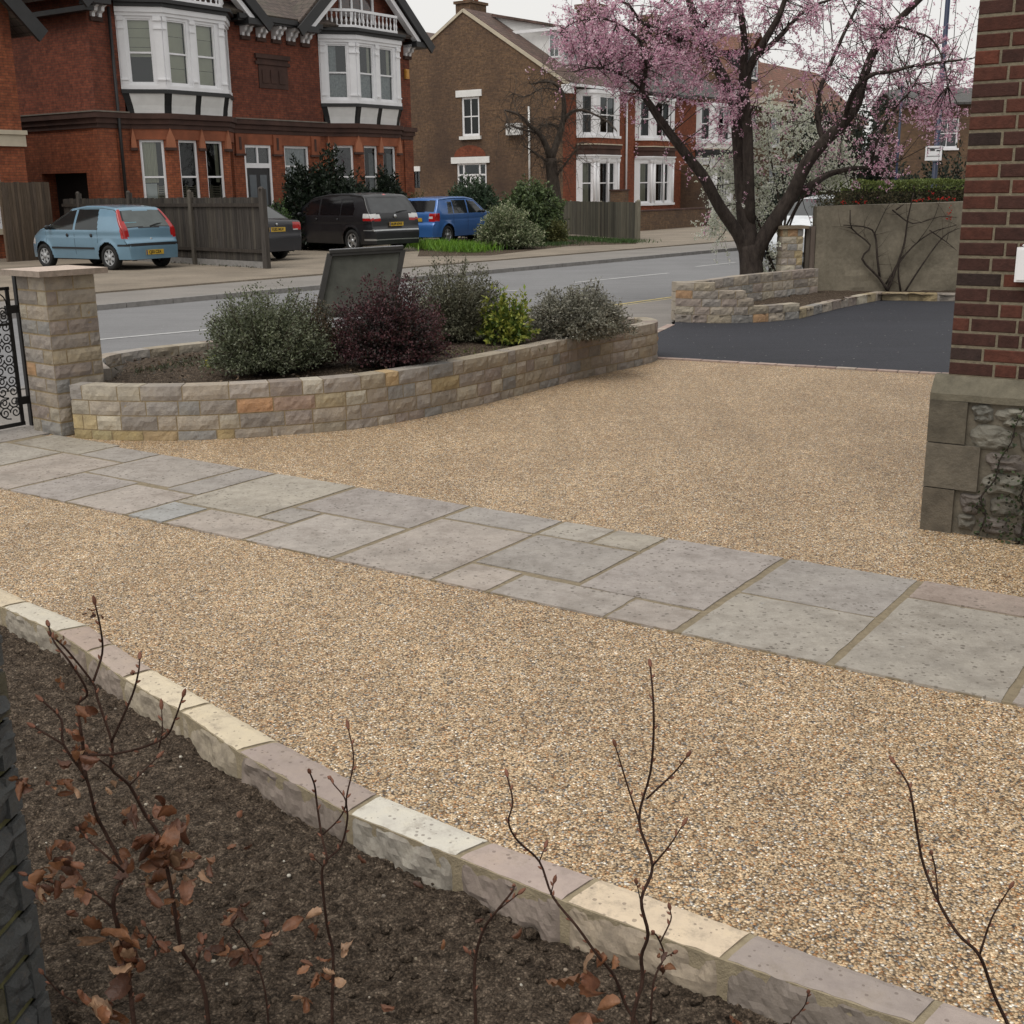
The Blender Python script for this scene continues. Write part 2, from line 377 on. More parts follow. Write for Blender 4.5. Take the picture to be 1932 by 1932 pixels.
def mk_kerbstone():
    g = NG('edging_stone'); ob = g.coord()
    base = g.mix(1.0, g.attr(), g.ramp(g.noise(ob, 11, 7, 0.7), [(0.25, (0.82, 0.81, 0.82)), (0.5, (1, 1, 1)), (0.78, (1.1, 1.08, 1.02))]), 'MULTIPLY')
    v = g.n('ShaderNodeTexVoronoi', feature='F1'); g.set(v, Scale=55.0); g.l(ob, v.inputs['Vector'])
    sep = g.n('ShaderNodeSeparateColor'); g.l(v.outputs['Color'], sep.inputs[0])
    rad = g.math('MULTIPLY', sep.outputs[1], 0.36)
    spot = g.math('MULTIPLY', g.math('LESS_THAN', v.outputs['Distance'], rad), g.math('GREATER_THAN', sep.outputs[0], 0.45))
    geo = g.n('ShaderNodeNewGeometry'); sx = g.n('ShaderNodeSeparateXYZ'); g.l(geo.outputs['True Normal'], sx.inputs[0])
    top = g.math('GREATER_THAN', sx.outputs[2], 0.8)
    base = g.mix(g.math('MULTIPLY', g.ramp(g.noise(ob, 14, 6, .8), [(.52, 0.), (.68, .5)]), top), base, (0.24, 0.20, 0.16))
    base = g.mix(g.math('MULTIPLY', g.math('MULTIPLY', spot, top), 0.55), base, (0.13, 0.10, 0.085))
    # the split side faces are mixed darker and greyer than the sawn top
    base = g.mix(g.math('MULTIPLY', g.math('SUBTRACT', 1.0, top), g.ramp(g.noise(ob, 20, 6, .7), [(0.3, 0.85), (0.7, 0.45)])), base, (0.15, 0.125, 0.10))
    g.color(base); g.rough(0.8); g.p.inputs['Specular IOR Level'].default_value = 0.25
    g.bump(g.math('ADD', g.noise(ob, 30, 7, 0.7), g.math('MULTIPLY', g.noise(ob, 200, 3), 0.25)), 0.45, 0.008)
    return g.mat
def mk_fence():
    g = NG('weathered_fence_wood'); uv = g.coord('UV'); ob = g.coord()
    sx = g.n('ShaderNodeSeparateXYZ'); g.l(uv, sx.inputs[0])
    cmb = g.n('ShaderNodeCombineXYZ'); g.l(g.math('MULTIPLY', sx.outputs[0], 30.0), cmb.inputs[0]); g.l(g.math('MULTIPLY', sx.outputs[1], 1.5), cmb.inputs[1])
    c = g.mix(1.0, g.attr(), g.ramp(g.noise(cmb.outputs[0], 1.0, 5, .7), [(0.3, 0.6), (0.7, 1.35)]), 'MULTIPLY')
    g.color(c); g.rough(0.9); g.p.inputs['Specular IOR Level'].default_value = 0.2
    g.bump(g.noise(cmb.outputs[0], 2.0, 4), 0.4, 0.01)
    return g.mat
def mk_bark(name, c1, c2, sc=9):
    g = NG(name); ob = g.coord()
    mp = g.n('ShaderNodeMapping'); mp.inputs['Scale'].default_value = (1, 1, 0.35); g.l(ob, mp.inputs[0])
    f = g.noise(mp.outputs[0], sc, 8, 0.75)
    g.color(g.ramp(f, [(0.3, c1), (0.7, c2)])); g.rough(0.9); g.p.inputs['Specular IOR Level'].default_value = 0.2
    g.bump(f, 0.9, 0.03)
    return g.mat
m_gravel = mk_gravel(); m_soil = mk_soil(); m_slab = mk_slab()
m_newtar = mk_tarmac('new_tarmac', (0.036, 0.038, 0.047), 0.45, 0.12, 220)
m_road = mk_tarmac('worn_asphalt', (0.185, 0.185, 0.190), 0.18, 0.10, 90)
m_pave = mk_tarmac('pavement_asphalt', (0.21, 0.195, 0.18), 0.16, 0.14, 90)
m_drive = mk_tarmac('shingle_forecourt', (0.22, 0.185, 0.145), 0.28, 0.25, 60)
m_stone = mk_stone(); m_kerbst = mk_kerbstone()
m_mortar = plain('lime_mortar', (0.30, 0.235, 0.145), 0.95, 0.2, 30, bump=0.5, bscale=150, spec=0.15)
m_joint = plain('path_joint_mortar', (.235, .195, .135), 0.95, 0.2, 30, bump=0.5, bscale=150, spec=0.15)
m_mortar2 = plain('buff_mortar', (0.30, 0.25, 0.17), 0.95, 0.2, 30, bump=0.5, bscale=150, spec=0.15)
m_fence = mk_fence()
m_white = plain('white_paint', (0.78, 0.78, 0.80), 0.45, 0.05, 3)
m_white2 = plain('white_render', (0.76, 0.76, 0.75), 0.8, 0.07, 3)
m_black = plain('black_paint', (0.012, 0.012, 0.014), 0.4, 0.3, 3)
m_iron = plain('wrought_iron', (0.008, 0.008, 0.009), 0.45, 0.3, 30, spec=0.5)
m_glass = glassmat('window_glass', 0.04); m_glassdk = glassmat('dim_window_glass', 0.0, (0.55, 0.58, 0.58))
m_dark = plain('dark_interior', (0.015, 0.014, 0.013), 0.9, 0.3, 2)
m_cream = plain('cream_blind', (0.62, 0.58, 0.44), 0.9, 0.06, 2)
m_net = plain('net_curtain', (0.42, 0.43, 0.44), 0.9, 0.25, 12)
m_kerb = plain('kerb_concrete', (0.22, 0.21, 0.20), 0.9, 0.2, 8, bump=0.2)
m_yellow = plain('road_paint_yellow', (0.50, 0.40, 0.16), 0.8, 0.3, 12)
m_line = plain('road_paint_white', (0.42, 0.42, 0.42), 0.8, 0.3, 12)
m_leaf = leafmat('leaves'); m_petal = leafmat('petals', 0.7, 0.45, 0.2); m_dryleaf = leafmat('dry_leaves', 0.5, 0.12, 0.5)
m_bark = mk_bark('plum_bark', (0.016, 0.012, 0.011), (0.085, 0.068, 0.058), 14)
m_barkgrey = mk_bark('grey_bark', (0.03, 0.024, 0.02), (0.10, 0.08, 0.065), 12)
m_twig = mk_bark('twig_bark', (0.035, 0.017, 0.012), (0.10, 0.055, 0.040), 60)

# ================= GROUND =================
RD = R(49.5); RU = Vector((math.cos(RD), math.sin(RD), 0)); RN = Vector((-math.sin(RD), math.cos(RD), 0))
def rp(a, c, z=0.0):                    # a along the road, c across it (away from the camera)
    v = RU * a + RN * c; v.z = z; return v
def ra(p): return (p.dot(RU), p.dot(RN))
C_NEAR, C_FAR = 10.95, 18.05
def sheet(name, poly, z, mat, kind='structure', label=None, thick=0.0):
    mb = MB()
    if thick: mb.prism([(p[0], p[1]) for p in poly], z - thick, z)
    else: mb.face([(p[0], p[1], z) for p in poly])
    o = mb.build(name, mat)
    return tag(o, label, kind=kind)
sheet('ground', [(-900, -900), (900, -900), (900, 900), (-900, 900)], -0.14, m_pave)
sheet('road', [rp(-60, C_NEAR - .3), rp(160, C_NEAR - .3), rp(160, C_FAR + .3), rp(-60, C_FAR + .3)], -0.075, m_road)
sheet('near_pavement', [rp(-50, C_NEAR - .12), rp(-50, 8.35), rp(2.0, 8.35), (-3.5, 9.3), (-3.62, 10.5), (-2.85, 11.45), (-1.6, 12.4), (-.2, 13.2), (1.3, 13.15), (1.5, 12.8), gnd(1272, 616), (2.2, 16.3), (3.2, 18.5), (5.3, 20.2), rp(60, 9.3), rp(60, C_NEAR - .12)], -0.006, m_pave, thick=0.1)
sheet('far_pavement', [rp(-50, C_FAR + .13), rp(150, C_FAR + .13), rp(150, C_FAR + 2.3), rp(-50, C_FAR + 2.3)], -0.002, m_pave, thick=0.1)
sheet('far_forecourt', [rp(-50, C_FAR + 2.3), rp(150, C_FAR + 2.3), rp(150, C_FAR + 80), rp(-50, C_FAR + 80)], 0.03, m_drive, thick=0.15)
mb = MB()
a = -40.0
while a < 120:
    mb.prism([tuple(rp(a + .005, C_FAR)[:2]), tuple(rp(a + .905, C_FAR)[:2]), tuple(rp(a + .905, C_FAR + .13)[:2]), tuple(rp(a + .005, C_FAR + .13)[:2])], -0.13, 0.012, (1, 1, 1)); a += .915
tag(mb.build('far_kerb', m_kerb), kind='structure')
mb = MB(); a = -30.0
while a < 60:
    drop = 0.045 if 11 < a < 18 else 0.0
    mb.prism([tuple(rp(a + .005, C_NEAR - .12)[:2]), tuple(rp(a + .905, C_NEAR - .12)[:2]), tuple(rp(a + .905, C_NEAR)[:2]), tuple(rp(a + .005, C_NEAR)[:2])], -0.13, 0.008 - drop); a += .915
tag(mb.build('near_kerb', m_kerb), kind='structure')
# painted markings
mb = MB()
mb.face([rp(-30, C_NEAR + .22, -.070), rp(60, C_NEAR + .22, -.070), rp(60, C_NEAR + .30, -.070), rp(-30, C_NEAR + .30, -.070)])
mb.face([rp(-30, C_NEAR + .40, -.070), rp(60, C_NEAR + .40, -.070), rp(60, C_NEAR + .48, -.070), rp(-30, C_NEAR + .48, -.070)])
tag(mb.build('yellow_line', m_yellow), kind='structure')
mb = MB()
for (x0, y0), (x1, y1) in (((60, 652), (400, 621)), ((955, 549), (979, 547.5)), ((1083, 533), (1262, 515)), ((1312, 503), (1388, 495)), ((1430, 488), (1480, 483))):
    p, q = gnd(x0, y0, -.07), gnd(x1, y1, -.07); d = (q - p); d.z = 0; n = Vector((-d.y, d.x, 0)).normalized() * .05
    mb.face([p - n, q - n, q + n, p + n])
tag(mb.build('centre_line', m_line), kind='structure')

OUT = [(-60, 1080), (52, 1134), (167, 1179), (213, 1214), (288, 1262), (398, 1325), (523, 1397), (714, 1498), (925, 1587), (1128, 1656), (1422, 1760), (1773, 1886), (2060, 1985)]
INN = [(-120, 1098), (5, 1144), (108, 1190), (165, 1228), (233, 1277), (343, 1340), (450, 1415), (659, 1532), (863, 1614), (1066, 1697), (1365, 1806), (1732, 1929), (2030, 2040)]
# near plot: gravel, path, tarmac, soil
GP = [(-2.46, 6.6), (-3.2, 8.6), (-3.3, 8.95), (-2.2, 9.4), (-.6, 10.6), (1.2, 12.9), (1.62, 12.95), (4.6, 11.4), (9, 9), (9, -2), (1.2, 1.9)]
sheet('gravel_drive', [(-4.2, 8.0), (-3.55, 9.0), (-3.3, 9.3), (-2.2, 9.6), (-.7, 10.9), (1.3, 13.1), (1.56, 12.76), (9.5, 8.6), (9.5, -3), (3.0, -.5)] + [(lambda a, b: ((a.x + b.x) / 2, (a.y + b.y) / 2))(gnd(*o_), gnd(*i_)) for o_, i_ in zip(OUT[::-1], INN[::-1])] + [(-6, 7.5)], 0.0, m_gravel, thick=0.12)
sheet('new_tarmac_drive', [gnd(1228, 676), gnd(1780, 708), (11.5, 7.4), (11.5, 19.6), (6.7, 18.8), (5.5, 19.0), (4.0, 17.0), (2.3, 16.5), gnd(1272, 612), gnd(1228, 632)], 0.004, m_newtar, thick=0.12)
# sett lines
def setts(name, p, q, w, L, mat, col, z):
    mb = MB(); p, q = Vector(p), Vector(q); d = q - p; n = int(d.length / L); u = d.normalized(); v = Vector((-u.y, u.x, 0))
    for i in range(n):
        c = col[rnd.randrange(len(col))]; k = rnd.uniform(.85, 1.15)
        mb.obox(p + u * (i * L + .004) - Vector((0, 0, .1)), u * (L - .01), v * w, Vector((0, 0, .1 + z + rnd.uniform(-.002, .002))), tuple(x * k for x in c))
    return tag(mb.build(name, mat), kind='structure')
PINK = [(.42, .33, .29), (.36, .28, .25), (.44, .38, .33)]
a0, a1 = gnd(1229, 677), gnd(1780, 708); d0 = (a1 - a0).normalized()
setts('sett_border', a0 - d0 * .05, a1 + d0 * 3, .085, .2, m_stone, PINK, .014)
setts('entrance_setts', gnd(1215, 641), gnd(1277, 612), .10, .2, m_stone, PINK, .012)

# path of sandstone slabs
PD = Vector((math.cos(R(145.5)), math.sin(R(145.5)), 0)); PE = Vector((math.cos(R(55.3)), math.sin(R(55.3)), 0))
P0 = gnd(1560, 1258)
def pp(d, e, z=0.0): v = P0 + PD * d + PE * e; v.z = z; return v
sheet('path_bed', [pp(-4, 0.01), pp(-4, 1.19), pp(8.6, 1.19), pp(8.6, 0.01)], 0.007, m_joint, thick=0.05)
SL = [(-.64, -.02, 0, .93), (-1.3, -.02, .93, 1.2), (-1.3, -.66, 0, .61), (-1.3, -.66, .62, .92), (-2.2, -1.31, 0, .6), (-1.9, -1.31, .6, 1.2),
      (-3.1, -2.2, 0, .6), (-2.8, -1.9, .6, 1.2), (0, .63, 0, .6), (0, .63, .6, 1.2), (.65, .98, 0, .28), (.98, 1.59, 0, .30), (.65, 1.29, .29, 1.2),
      (1.30, 1.91, .33, .9), (1.60, 1.91, 0, .32), (1.30, 1.59, .91, 1.2), (1.60, 1.92, .91, 1.2), (1.93, 2.54, .9, 1.2), (1.92, 2.54, 0, .89),
      (2.56, 3.17, 0, .62), (2.56, 3.42, .63, 1.2), (3.18, 3.43, .36, .62), (3.18, 3.80, 0, .35), (3.44, 4.12, .36, 1.2), (3.82, 4.12, 0, .35),
      (4.13, 4.42, .53, 1.2), (4.13, 4.68, 0, .52), (4.43, 5.25, .57, 1.2), (4.69, 5.25, 0, .56), (5.26, 5.75, .88, 1.2), (5.26, 5.9, 0, .87),
      (5.76, 6.55, .88, 1.25), (5.92, 6.6, 0, .87), (6.62, 7.2, .5, 1.4), (6.62, 7.2, -.2, .49), (7.21, 7.9, .3, 1.3), (7.21, 7.9, -.4, .29)]
SC = [(.345, .312, .285), (.335, .308, .272), (.315, .290, .268), (.35, .310, .28), (.34, .310, .265), (.31, .280, .262), (.325, .300, .280), (.36, .315, .28)]
mb = MB(); srnd = random.Random(3)
for i, (d0_, d1_, e0, e1) in enumerate(SL):
    c = SC[(i * 5 + 1) % len(SC)]; k = srnd.uniform(.93, 1.08); c = tuple(x * k for x in c)
    if i == 24: c = (.33, .33, .325)
    if i == 1: c = (.32, .262, .23)
    g_ = .0095; z = .011 + srnd.uniform(-.0015, .0015)
    # subdivided border for slightly irregular riven edges
    pts = []
    N_ = 8
    for (sa, sb, ta, tb) in ((0, 1, 0, 0), (1, 1, 0, 1), (1, 0, 1, 1), (0, 0, 1, 0)):
        for k_ in range(N_):
            t = k_ / N_; s_ = sa + (sb - sa) * t; r_ = ta + (tb - ta) * t
            jit = srnd.uniform(-.0035, .0035)
            dd = d0_ + g_ + (d1_ - d0_ - 2 * g_) * s_; ee = e0 + g_ + (e1 - e0 - 2 * g_) * r_
            pts.append(pp(dd + jit, ee + jit))
    mb.prism([(p.x, p.y) for p in pts], -.02, z, c)
tag(mb.build('path', m_slab), kind='structure')

# ---------- stonework ----------
def resample(pts, step=0.02):
    """catmull-rom through 2D points -> dense list with arclength"""
    P = [Vector((p[0], p[1], 0)) for p in pts]; P = [P[0] * 2 - P[1]] + P + [P[-1] * 2 - P[-2]]
    out = []
    for i in range(1, len(P) - 2):
        for k in range(24):
            t = k / 24
            a, b, c, d = P[i - 1], P[i], P[i + 1], P[i + 2]
            out.append(.5 * ((2 * b) + (c - a) * t + (2 * a - 5 * b + 4 * c - d) * t * t + (3 * b - a - 3 * c + d) * t ** 3))
    out.append(P[-2]); S = [0.0]
    for i in range(1, len(out)): S.append(S[-1] + (out[i] - out[i - 1]).length)
    def at(s):
        s = max(0, min(S[-1] - 1e-6, s)); lo = int(np.searchsorted(S, s, side='right')) - 1; lo = min(lo, len(out) - 2)
        t = (s - S[lo]) / max(1e-9, S[lo + 1] - S[lo]); p = out[lo].lerp(out[lo + 1], t)
        a = out[max(lo - 2, 0)]; b = out[min(lo + 3, len(out) - 1)]; d = (b - a).normalized()
        return p, Vector((d.y, -d.x, 0))        # right-hand normal
    return at, S[-1]
def block(mb, at, s0, s1, z0, z1, depth, col, rough=.018, off=0.0, top_flat=True, m=0, back_rough=0.0, nres=.028):
    nx = max(3, int((s1 - s0) / nres)); nz = max(3, int((z1 - z0) / nres)); sx = rnd.uniform(-50, 50); vs = []
    fr = rnd.uniform(10, 16)
    for j in range(nz + 1):
        for i in range(nx + 1):
            u, v = i / nx, j / nz; s = s0 + (s1 - s0) * u; z = z0 + (z1 - z0) * v; p, n = at(s)
            ed = min(min(u, 1 - u) * (s1 - s0), min(v, 1 - v) * (z1 - z0)); e = min(1, ed / .022)
            q = Vector((s * fr + sx, z * fr * 1.6, sx)); nn = noise.noise(q) + .5 * noise.noise(q * 2.3)
            h = rough * e * (.35 + .8 * nn) if e > 0 else -rnd.uniform(0, .002)
            vs.append((p.x + n.x * (off + h), p.y + n.y * (off + h), z))
    W_ = nx + 1
    fs = [(j * W_ + i, j * W_ + i + 1, (j + 1) * W_ + i + 1, (j + 1) * W_ + i) for j in range(nz) for i in range(nx)]
    nb = len(vs)
    for j in (0, nz):
        for i in range(nx + 1):
            u = i / nx; s = s0 + (s1 - s0) * u; p, n = at(s); z = z0 if j == 0 else z1
            vs.append((p.x + n.x * (off - depth), p.y + n.y * (off - depth), z))
    for i in range(nx):
        fs.append((nz * W_ + i, nz * W_ + i + 1, nb + W_ + i + 1, nb + W_ + i))          # top
        fs.append((nb + i, nb + i + 1, i + 1, i))                                        # bottom
        fs.append((nb + i + 1, nb + i, nb + W_ + i, nb + W_ + i + 1))                    # back
    fs.append(tuple([j * W_ for j in range(nz + 1)] + [nb + W_, nb]))
    fs.append(tuple([j * W_ + nx for j in range(nz, -1, -1)] + [nb + nx, nb + W_ + nx]))
    mb.mesh(vs, fs, col, m)
ST = [(.33, .285, .235), (.36, .315, .26), (.28, .25, .22), (.34, .30, .265), (.31, .285, .26), (.38, .34, .275), (.27, .26, .245), (.335, .29, .225), (.29, .245, .215), (.35, .31, .26)]
STW = [(.40, .32, .19), (.47, .43, .35), (.42, .27, .16), (.36, .30, .2)]
def scol(r, warm=.1):
    c = STW[r.randrange(4)] if r.random() < warm else ST[r.randrange(len(ST))]
    k = r.uniform(.88, 1.12); return tuple(x * k for x in c)
def stone_wall(stones, mortar, at, s0, s1, courses, depth, r, lmin=.16, lmax=.30, warm=.1, rough=.016, back=False, fixed=None):
    for ci, (z0, z1) in enumerate(courses):
        s = s0 + (r.uniform(.0, .12) if ci % 2 else 0); first = True
        cur = s0
        k = 0
        while cur < s1 - .05:
            L = r.uniform(lmin, lmax)
            if first and ci % 2: L *= .6
            first = False
            e = min(cur + L, s1)
            if s1 - e < .09: e = s1
            c = scol(r, warm)
            if fixed and (ci, k) in fixed: c = fixed[(ci, k)]
            block(stones, at, cur + .0045, e - .0045, z0 + .0045, z1 - .0045 if ci < len(courses) - 1 else z1, depth, c, rough)
            cur = e; k += 1
    # mortar core, set back behind the faces
    n = max(2, int((s1 - s0) / .08)); za, zb = courses[0][0], courses[-1][1] - .006
    F = []; Bk = []
    for i in range(n + 1):
        p, nn = at(s0 + .015 + (s1 - s0 - .03) * i / n); F.append(p - nn * .004); Bk.append(p - nn * (depth - .006))
    for i in range(n):
        a, b, c, d = F[i], F[i + 1], Bk[i + 1], Bk[i]
        V_ = [(q.x, q.y, z) for z in (za, zb) for q in (a, b, c, d)]
        mortar.mesh(V_, [(4, 5, 6, 7), (0, 1, 5, 4), (2, 3, 7, 6)] + ([(3, 0, 4, 7)] if i == 0 else []) + ([(1, 2, 6, 5)] if i == n - 1 else []))
# front planter wall, then the tip and the street side return
r5 = random.Random(21)
ft = [(-3.30, 8.86), (-2.95, 8.76), (-2.44, 8.72), (-1.86, 8.82), (-1.09, 9.15), (-.28, 10.02), (.71, 11.45), (1.30, 12.18), (1.56, 12.62), (1.50, 13.05), (1.20, 13.10)]
at_f, L_f = resample(ft)
root = empty('curved_stone_planter_wall', (-.5, 10.5, 0), 0, 'low curved wall of rock-faced sandstone with pale top edge around the shrub bed beside the gravel', 'garden wall')
st, mo = MB(), MB()
cour = [(-.03, .072), (.072, .185), (.185, .295), (.295, .405)]
stone_wall(st, mo, at_f, 0, L_f, cour, .16, r5, .12, .36, .05, .014,
           fixed={(1, 0): (.44, .35, .20), (1, 1): (.46, .37, .22), (1, 2): (.48, .43, .34), (0, 0): (.33, .26, .14), (0, 1): (.34, .29, .17), (0, 2): (.33, .26, .14), (0, 3): (.36, .27, .16), (0, 5): (.35, .27, .15),
                  (2, 6): (.44, .26, .15), (3, 7): (.48, .44, .37), (3, 10): (.46, .34, .2), (2, 7): (.33, .24, .19)})
# street side wall: seen from inside the bed
bk = [(1.22, 13.22), (-.3, 12.1 + 1.0), (-1.6, 12.35), (-2.8, 11.33), (-3.45, 10.62), (-3.42, 9.40)]
bk = [(-3.10, 9.35), (-3.50, 10.45), (-2.80, 11.35), (-1.6, 12.35), (-.2, 13.1), (.7, 13.25), (1.28, 13.10)]
at_b, L_b = resample(bk)
stone_wall(st, mo, at_b, .35, L_b, [(.0, .10), (.10, .205), (.205, .31), (.31, .41)], .15, r5, .2, .34, .08, .016)
o = st.build('stones', m_stone, root); o2 = mo.build('mortar', m_mortar, root)
for q in (o, o2): q.matrix_parent_inverse = Matrix.Translation(-Vector(root.location))
def fixpar(objs, root):
    for q in objs: q.matrix_parent_inverse = root.matrix_basis.inverted()

# soil in the planter
def soil_patch(name, poly, z, amp, res, fall=0.0, hump=None, mat=None):
    xs = [p[0] for p in poly]; ys = [p[1] for p in poly]
    def inside(x, y):
        c = False; n = len(poly); j = n - 1
        for i in range(n):
            (xi, yi), (xj, yj) = poly[i], poly[j]
            if (yi > y) != (yj > y) and x < (xj - xi) * (y - yi) / (yj - yi) + xi: c = not c
            j = i
        return c
    nx = int((max(xs) - min(xs)) / res) + 1; ny = int((max(ys) - min(ys)) / res) + 1; mb = MB(); idx = {}; vs = []; fs = []
    def vid(i, j):
        if (i, j) not in idx:
            x = min(xs) + i * res; y = min(ys) + j * res
            q = Vector((x, y, 0))
            d = noise.noise(q * 4) * .5 + noise.noise(q * 11) * .45 + noise.noise(q * 27) * .35 + max(0, noise.noise(q * 45)) * .5
            idx[(i, j)] = len(vs); vs.append((x, y, z + amp * d + (hump(x, y) if hump else 0)))
        return idx[(i, j)]
    for i in range(nx):
        for j in range(ny):
            if inside(min(xs) + (i + .5) * res, min(ys) + (j + .5) * res): fs.append((vid(i, j), vid(i + 1, j), vid(i + 1, j + 1), vid(i, j + 1)))
    mb.mesh(vs, fs, (1, 1, 1), 0, True)
    return mb, inside
ppoly = [(-3.25, 9.0), (-2.4, 8.83), (-1.9, 8.93), (-1.15, 9.25), (-.38, 10.08), (.6, 11.5), (1.2, 12.3), (1.42, 12.7), (1.3, 12.98), (.7, 13.1), (-.2, 12.97), (-1.55, 12.22), (-2.72, 11.22), (-3.35, 10.45), (-3.15, 9.5)]
mb, ins = soil_patch('x', ppoly, .355, .025, .035, hump=lambda x, y: .05 * math.exp(-((x + .8) ** 2 + (y - 11) ** 2)))
tag(mb.build('planter_soil', m_soil), kind='structure')

# kerb of the near bed
KC = [(.54, .46, .34), (.52, .48, .40), (.36, .285, .24), (.38, .31, .265), (.60, .52, .39), (.58, .50, .37), (.335, .275, .245), (.60, .57, .50), (.40, .325, .29), (.62, .51, .38), (.315, .27, .245), (.37, .31, .28)]
st, mo = MB(), MB(); kz = .028
Og = [gnd(x, y, kz) for x, y in OUT]; Ig = [gnd(x, y, kz) for x, y in INN]
for i in range(len(OUT) - 1):
    o0, o1, i0, i1 = Og[i], Og[i + 1], Ig[i], Ig[i + 1]
    gp = .010
    u = (o1 - o0).normalized(); w_ = (i1 - i0).normalized()
    A_, B_ = o0 + u * gp, o1 - u * gp; D_, C_ = i0 + w_ * gp, i1 - w_ * gp
    depth = .22; L = (C_ - D_).length; nx = max(8, int(L / .012)); nz = 14; nt_ = 6; sx = rnd.uniform(-50, 50)
    nrm = Vector((u.y, -u.x, 0)); nrm = -nrm if nrm.dot(D_ - A_) < 0 else nrm
    vs = []; rows = []
    # profile: top from outer edge to inner edge, then down the split face
    for k in range(nt_ + nz + 1):
        row = []
        for i_ in range(nx + 1):
            t = i_ / nx; po = A_.lerp(B_, t); pi = D_.lerp(C_, t)
            wob = .004 * noise.noise(Vector((t * L * 30 + sx, 0, k * .1)))
            if k <= nt_:
                p = po.lerp(pi + nrm * (.010 * noise.noise(Vector((t * L * 18 + sx, 5, 0)))), k / nt_)
                p.z = kz + .0015 * noise.noise(Vector((p.x * 25, p.y * 25, 0)))
                if k == 0: p -= nrm * (-wob); p.z -= .004
                if k == nt_: p.z -= .004
            else:
                v = (k - nt_) / nz; e = min(1, min(t, 1 - t) * L / .02)
                q = Vector((t * L * 13 + sx, v * 3.4 + t * 1.5, sx)); nn = noise.noise(q) + .55 * noise.noise(q * 2.2) + .3 * noise.noise(q * 5)
                h = (.004 + .012 * max(-.8, nn)) * e + .012 * min(1, v * 3) * e
                p = pi + nrm * (h + .010 * noise.noise(Vector((t * L * 18 + sx, 5, 0)))); p.z = kz - .004 - v * depth
            row.append(len(vs)); vs.append(tuple(p))
        rows.append(row)
    fs = [(rows[k][i_], rows[k][i_ + 1], rows[k + 1][i_ + 1], rows[k + 1][i_]) for k in range(nt_ + nz) for i_ in range(nx)]
    bo = []
    for i_ in (0, nx):
        t = i_ / nx; p = A_.lerp(B_, t); bo.append(len(vs)); vs.append((p.x, p.y, -.2))
    fs.append(tuple([rows[k][0] for k in range(nt_ + nz, -1, -1)] + [bo[0]])); fs.append(tuple([rows[k][nx] for k in range(nt_ + nz + 1)] + [bo[1]]))
    fs.append((rows[0][0],) + (bo[0], bo[1]) + tuple(rows[0][i_] for i_ in range(nx, 0, -1)))
    st.mesh(vs, fs, KC[i % len(KC)])
    mo.mesh([tuple(x) for x in (o0 - Vector((0, 0, .2)), o1 - Vector((0, 0, .2)), i1 + nrm * .004 - Vector((0, 0, .2)), i0 + nrm * .004 - Vector((0, 0, .2)),
            o0 - Vector((0, 0, .005)), o1 - Vector((0, 0, .005)), i1 + nrm * .004 - Vector((0, 0, .005)), i0 + nrm * .004 - Vector((0, 0, .005)))],
            [(4, 5, 6, 7), (0, 1, 5, 4), (2, 3, 7, 6), (3, 0, 4, 7), (1, 2, 6, 5)])
root = empty('stone_bed_edging', (0, 0, 0), 0, 'row of cream and mauve rock-faced stones edging the soil bed in the foreground', 'edging')
st.build('stones', m_kerbst, root); mo.build('mortar', m_mortar2, root)
# foreground soil
ip = [(p.x, p.y) for p in Ig]
dx = [(a.x * .55 + b.x * .45, a.y * .55 + b.y * .45) for a, b in zip(Og, Ig)]
spoly = dx + [(2.5, .2), (-4.2, .2), (-4.2, 4.5)]
mb, ins_soil = soil_patch('x', spoly, -.078, .034, .0125, hump=lambda x, y: .02 * noise.noise(Vector((x * 1.3, y * 1.3, 3))))
def clod(mb, c, r, col=(1, 1, 1)):
    vs, n1, n2 = [], 7, 5; s = rnd.uniform(0, 99)
    for j in range(n2 + 1):
        th = math.pi * j / n2
        for i in range(n1):
            ph = 2 * math.pi * i / n1; d = Vector((math.sin(th) * math.cos(ph), math.sin(th) * math.sin(ph), math.cos(th) * .75))
            vs.append(c + d * r * (1 + .5 * noise.noise(d * 1.7 + Vector((s, 0, 0)))))
    mb.mesh(vs, [(j * n1 + i, j * n1 + (i + 1) % n1, (j + 1) * n1 + (i + 1) % n1, (j + 1) * n1 + i) for j in range(n2) for i in range(n1)], col, 0, True)
cr = random.Random(5); k = 0
while k < 5200:
    x, y = cr.uniform(-2.6, 1.3), cr.uniform(1.3, 4.9)
    if ins_soil(x, y): clod(mb, Vector((x, y, -.083 + .01 * noise.noise(Vector((x * 4, y * 4, 0))))), cr.choice((.004, .005, .006, .006, .008, .009, .012, .017)) * cr.uniform(.7, 1.2)); k += 1
tag(mb.build('bed_soil', m_soil), kind='structure')

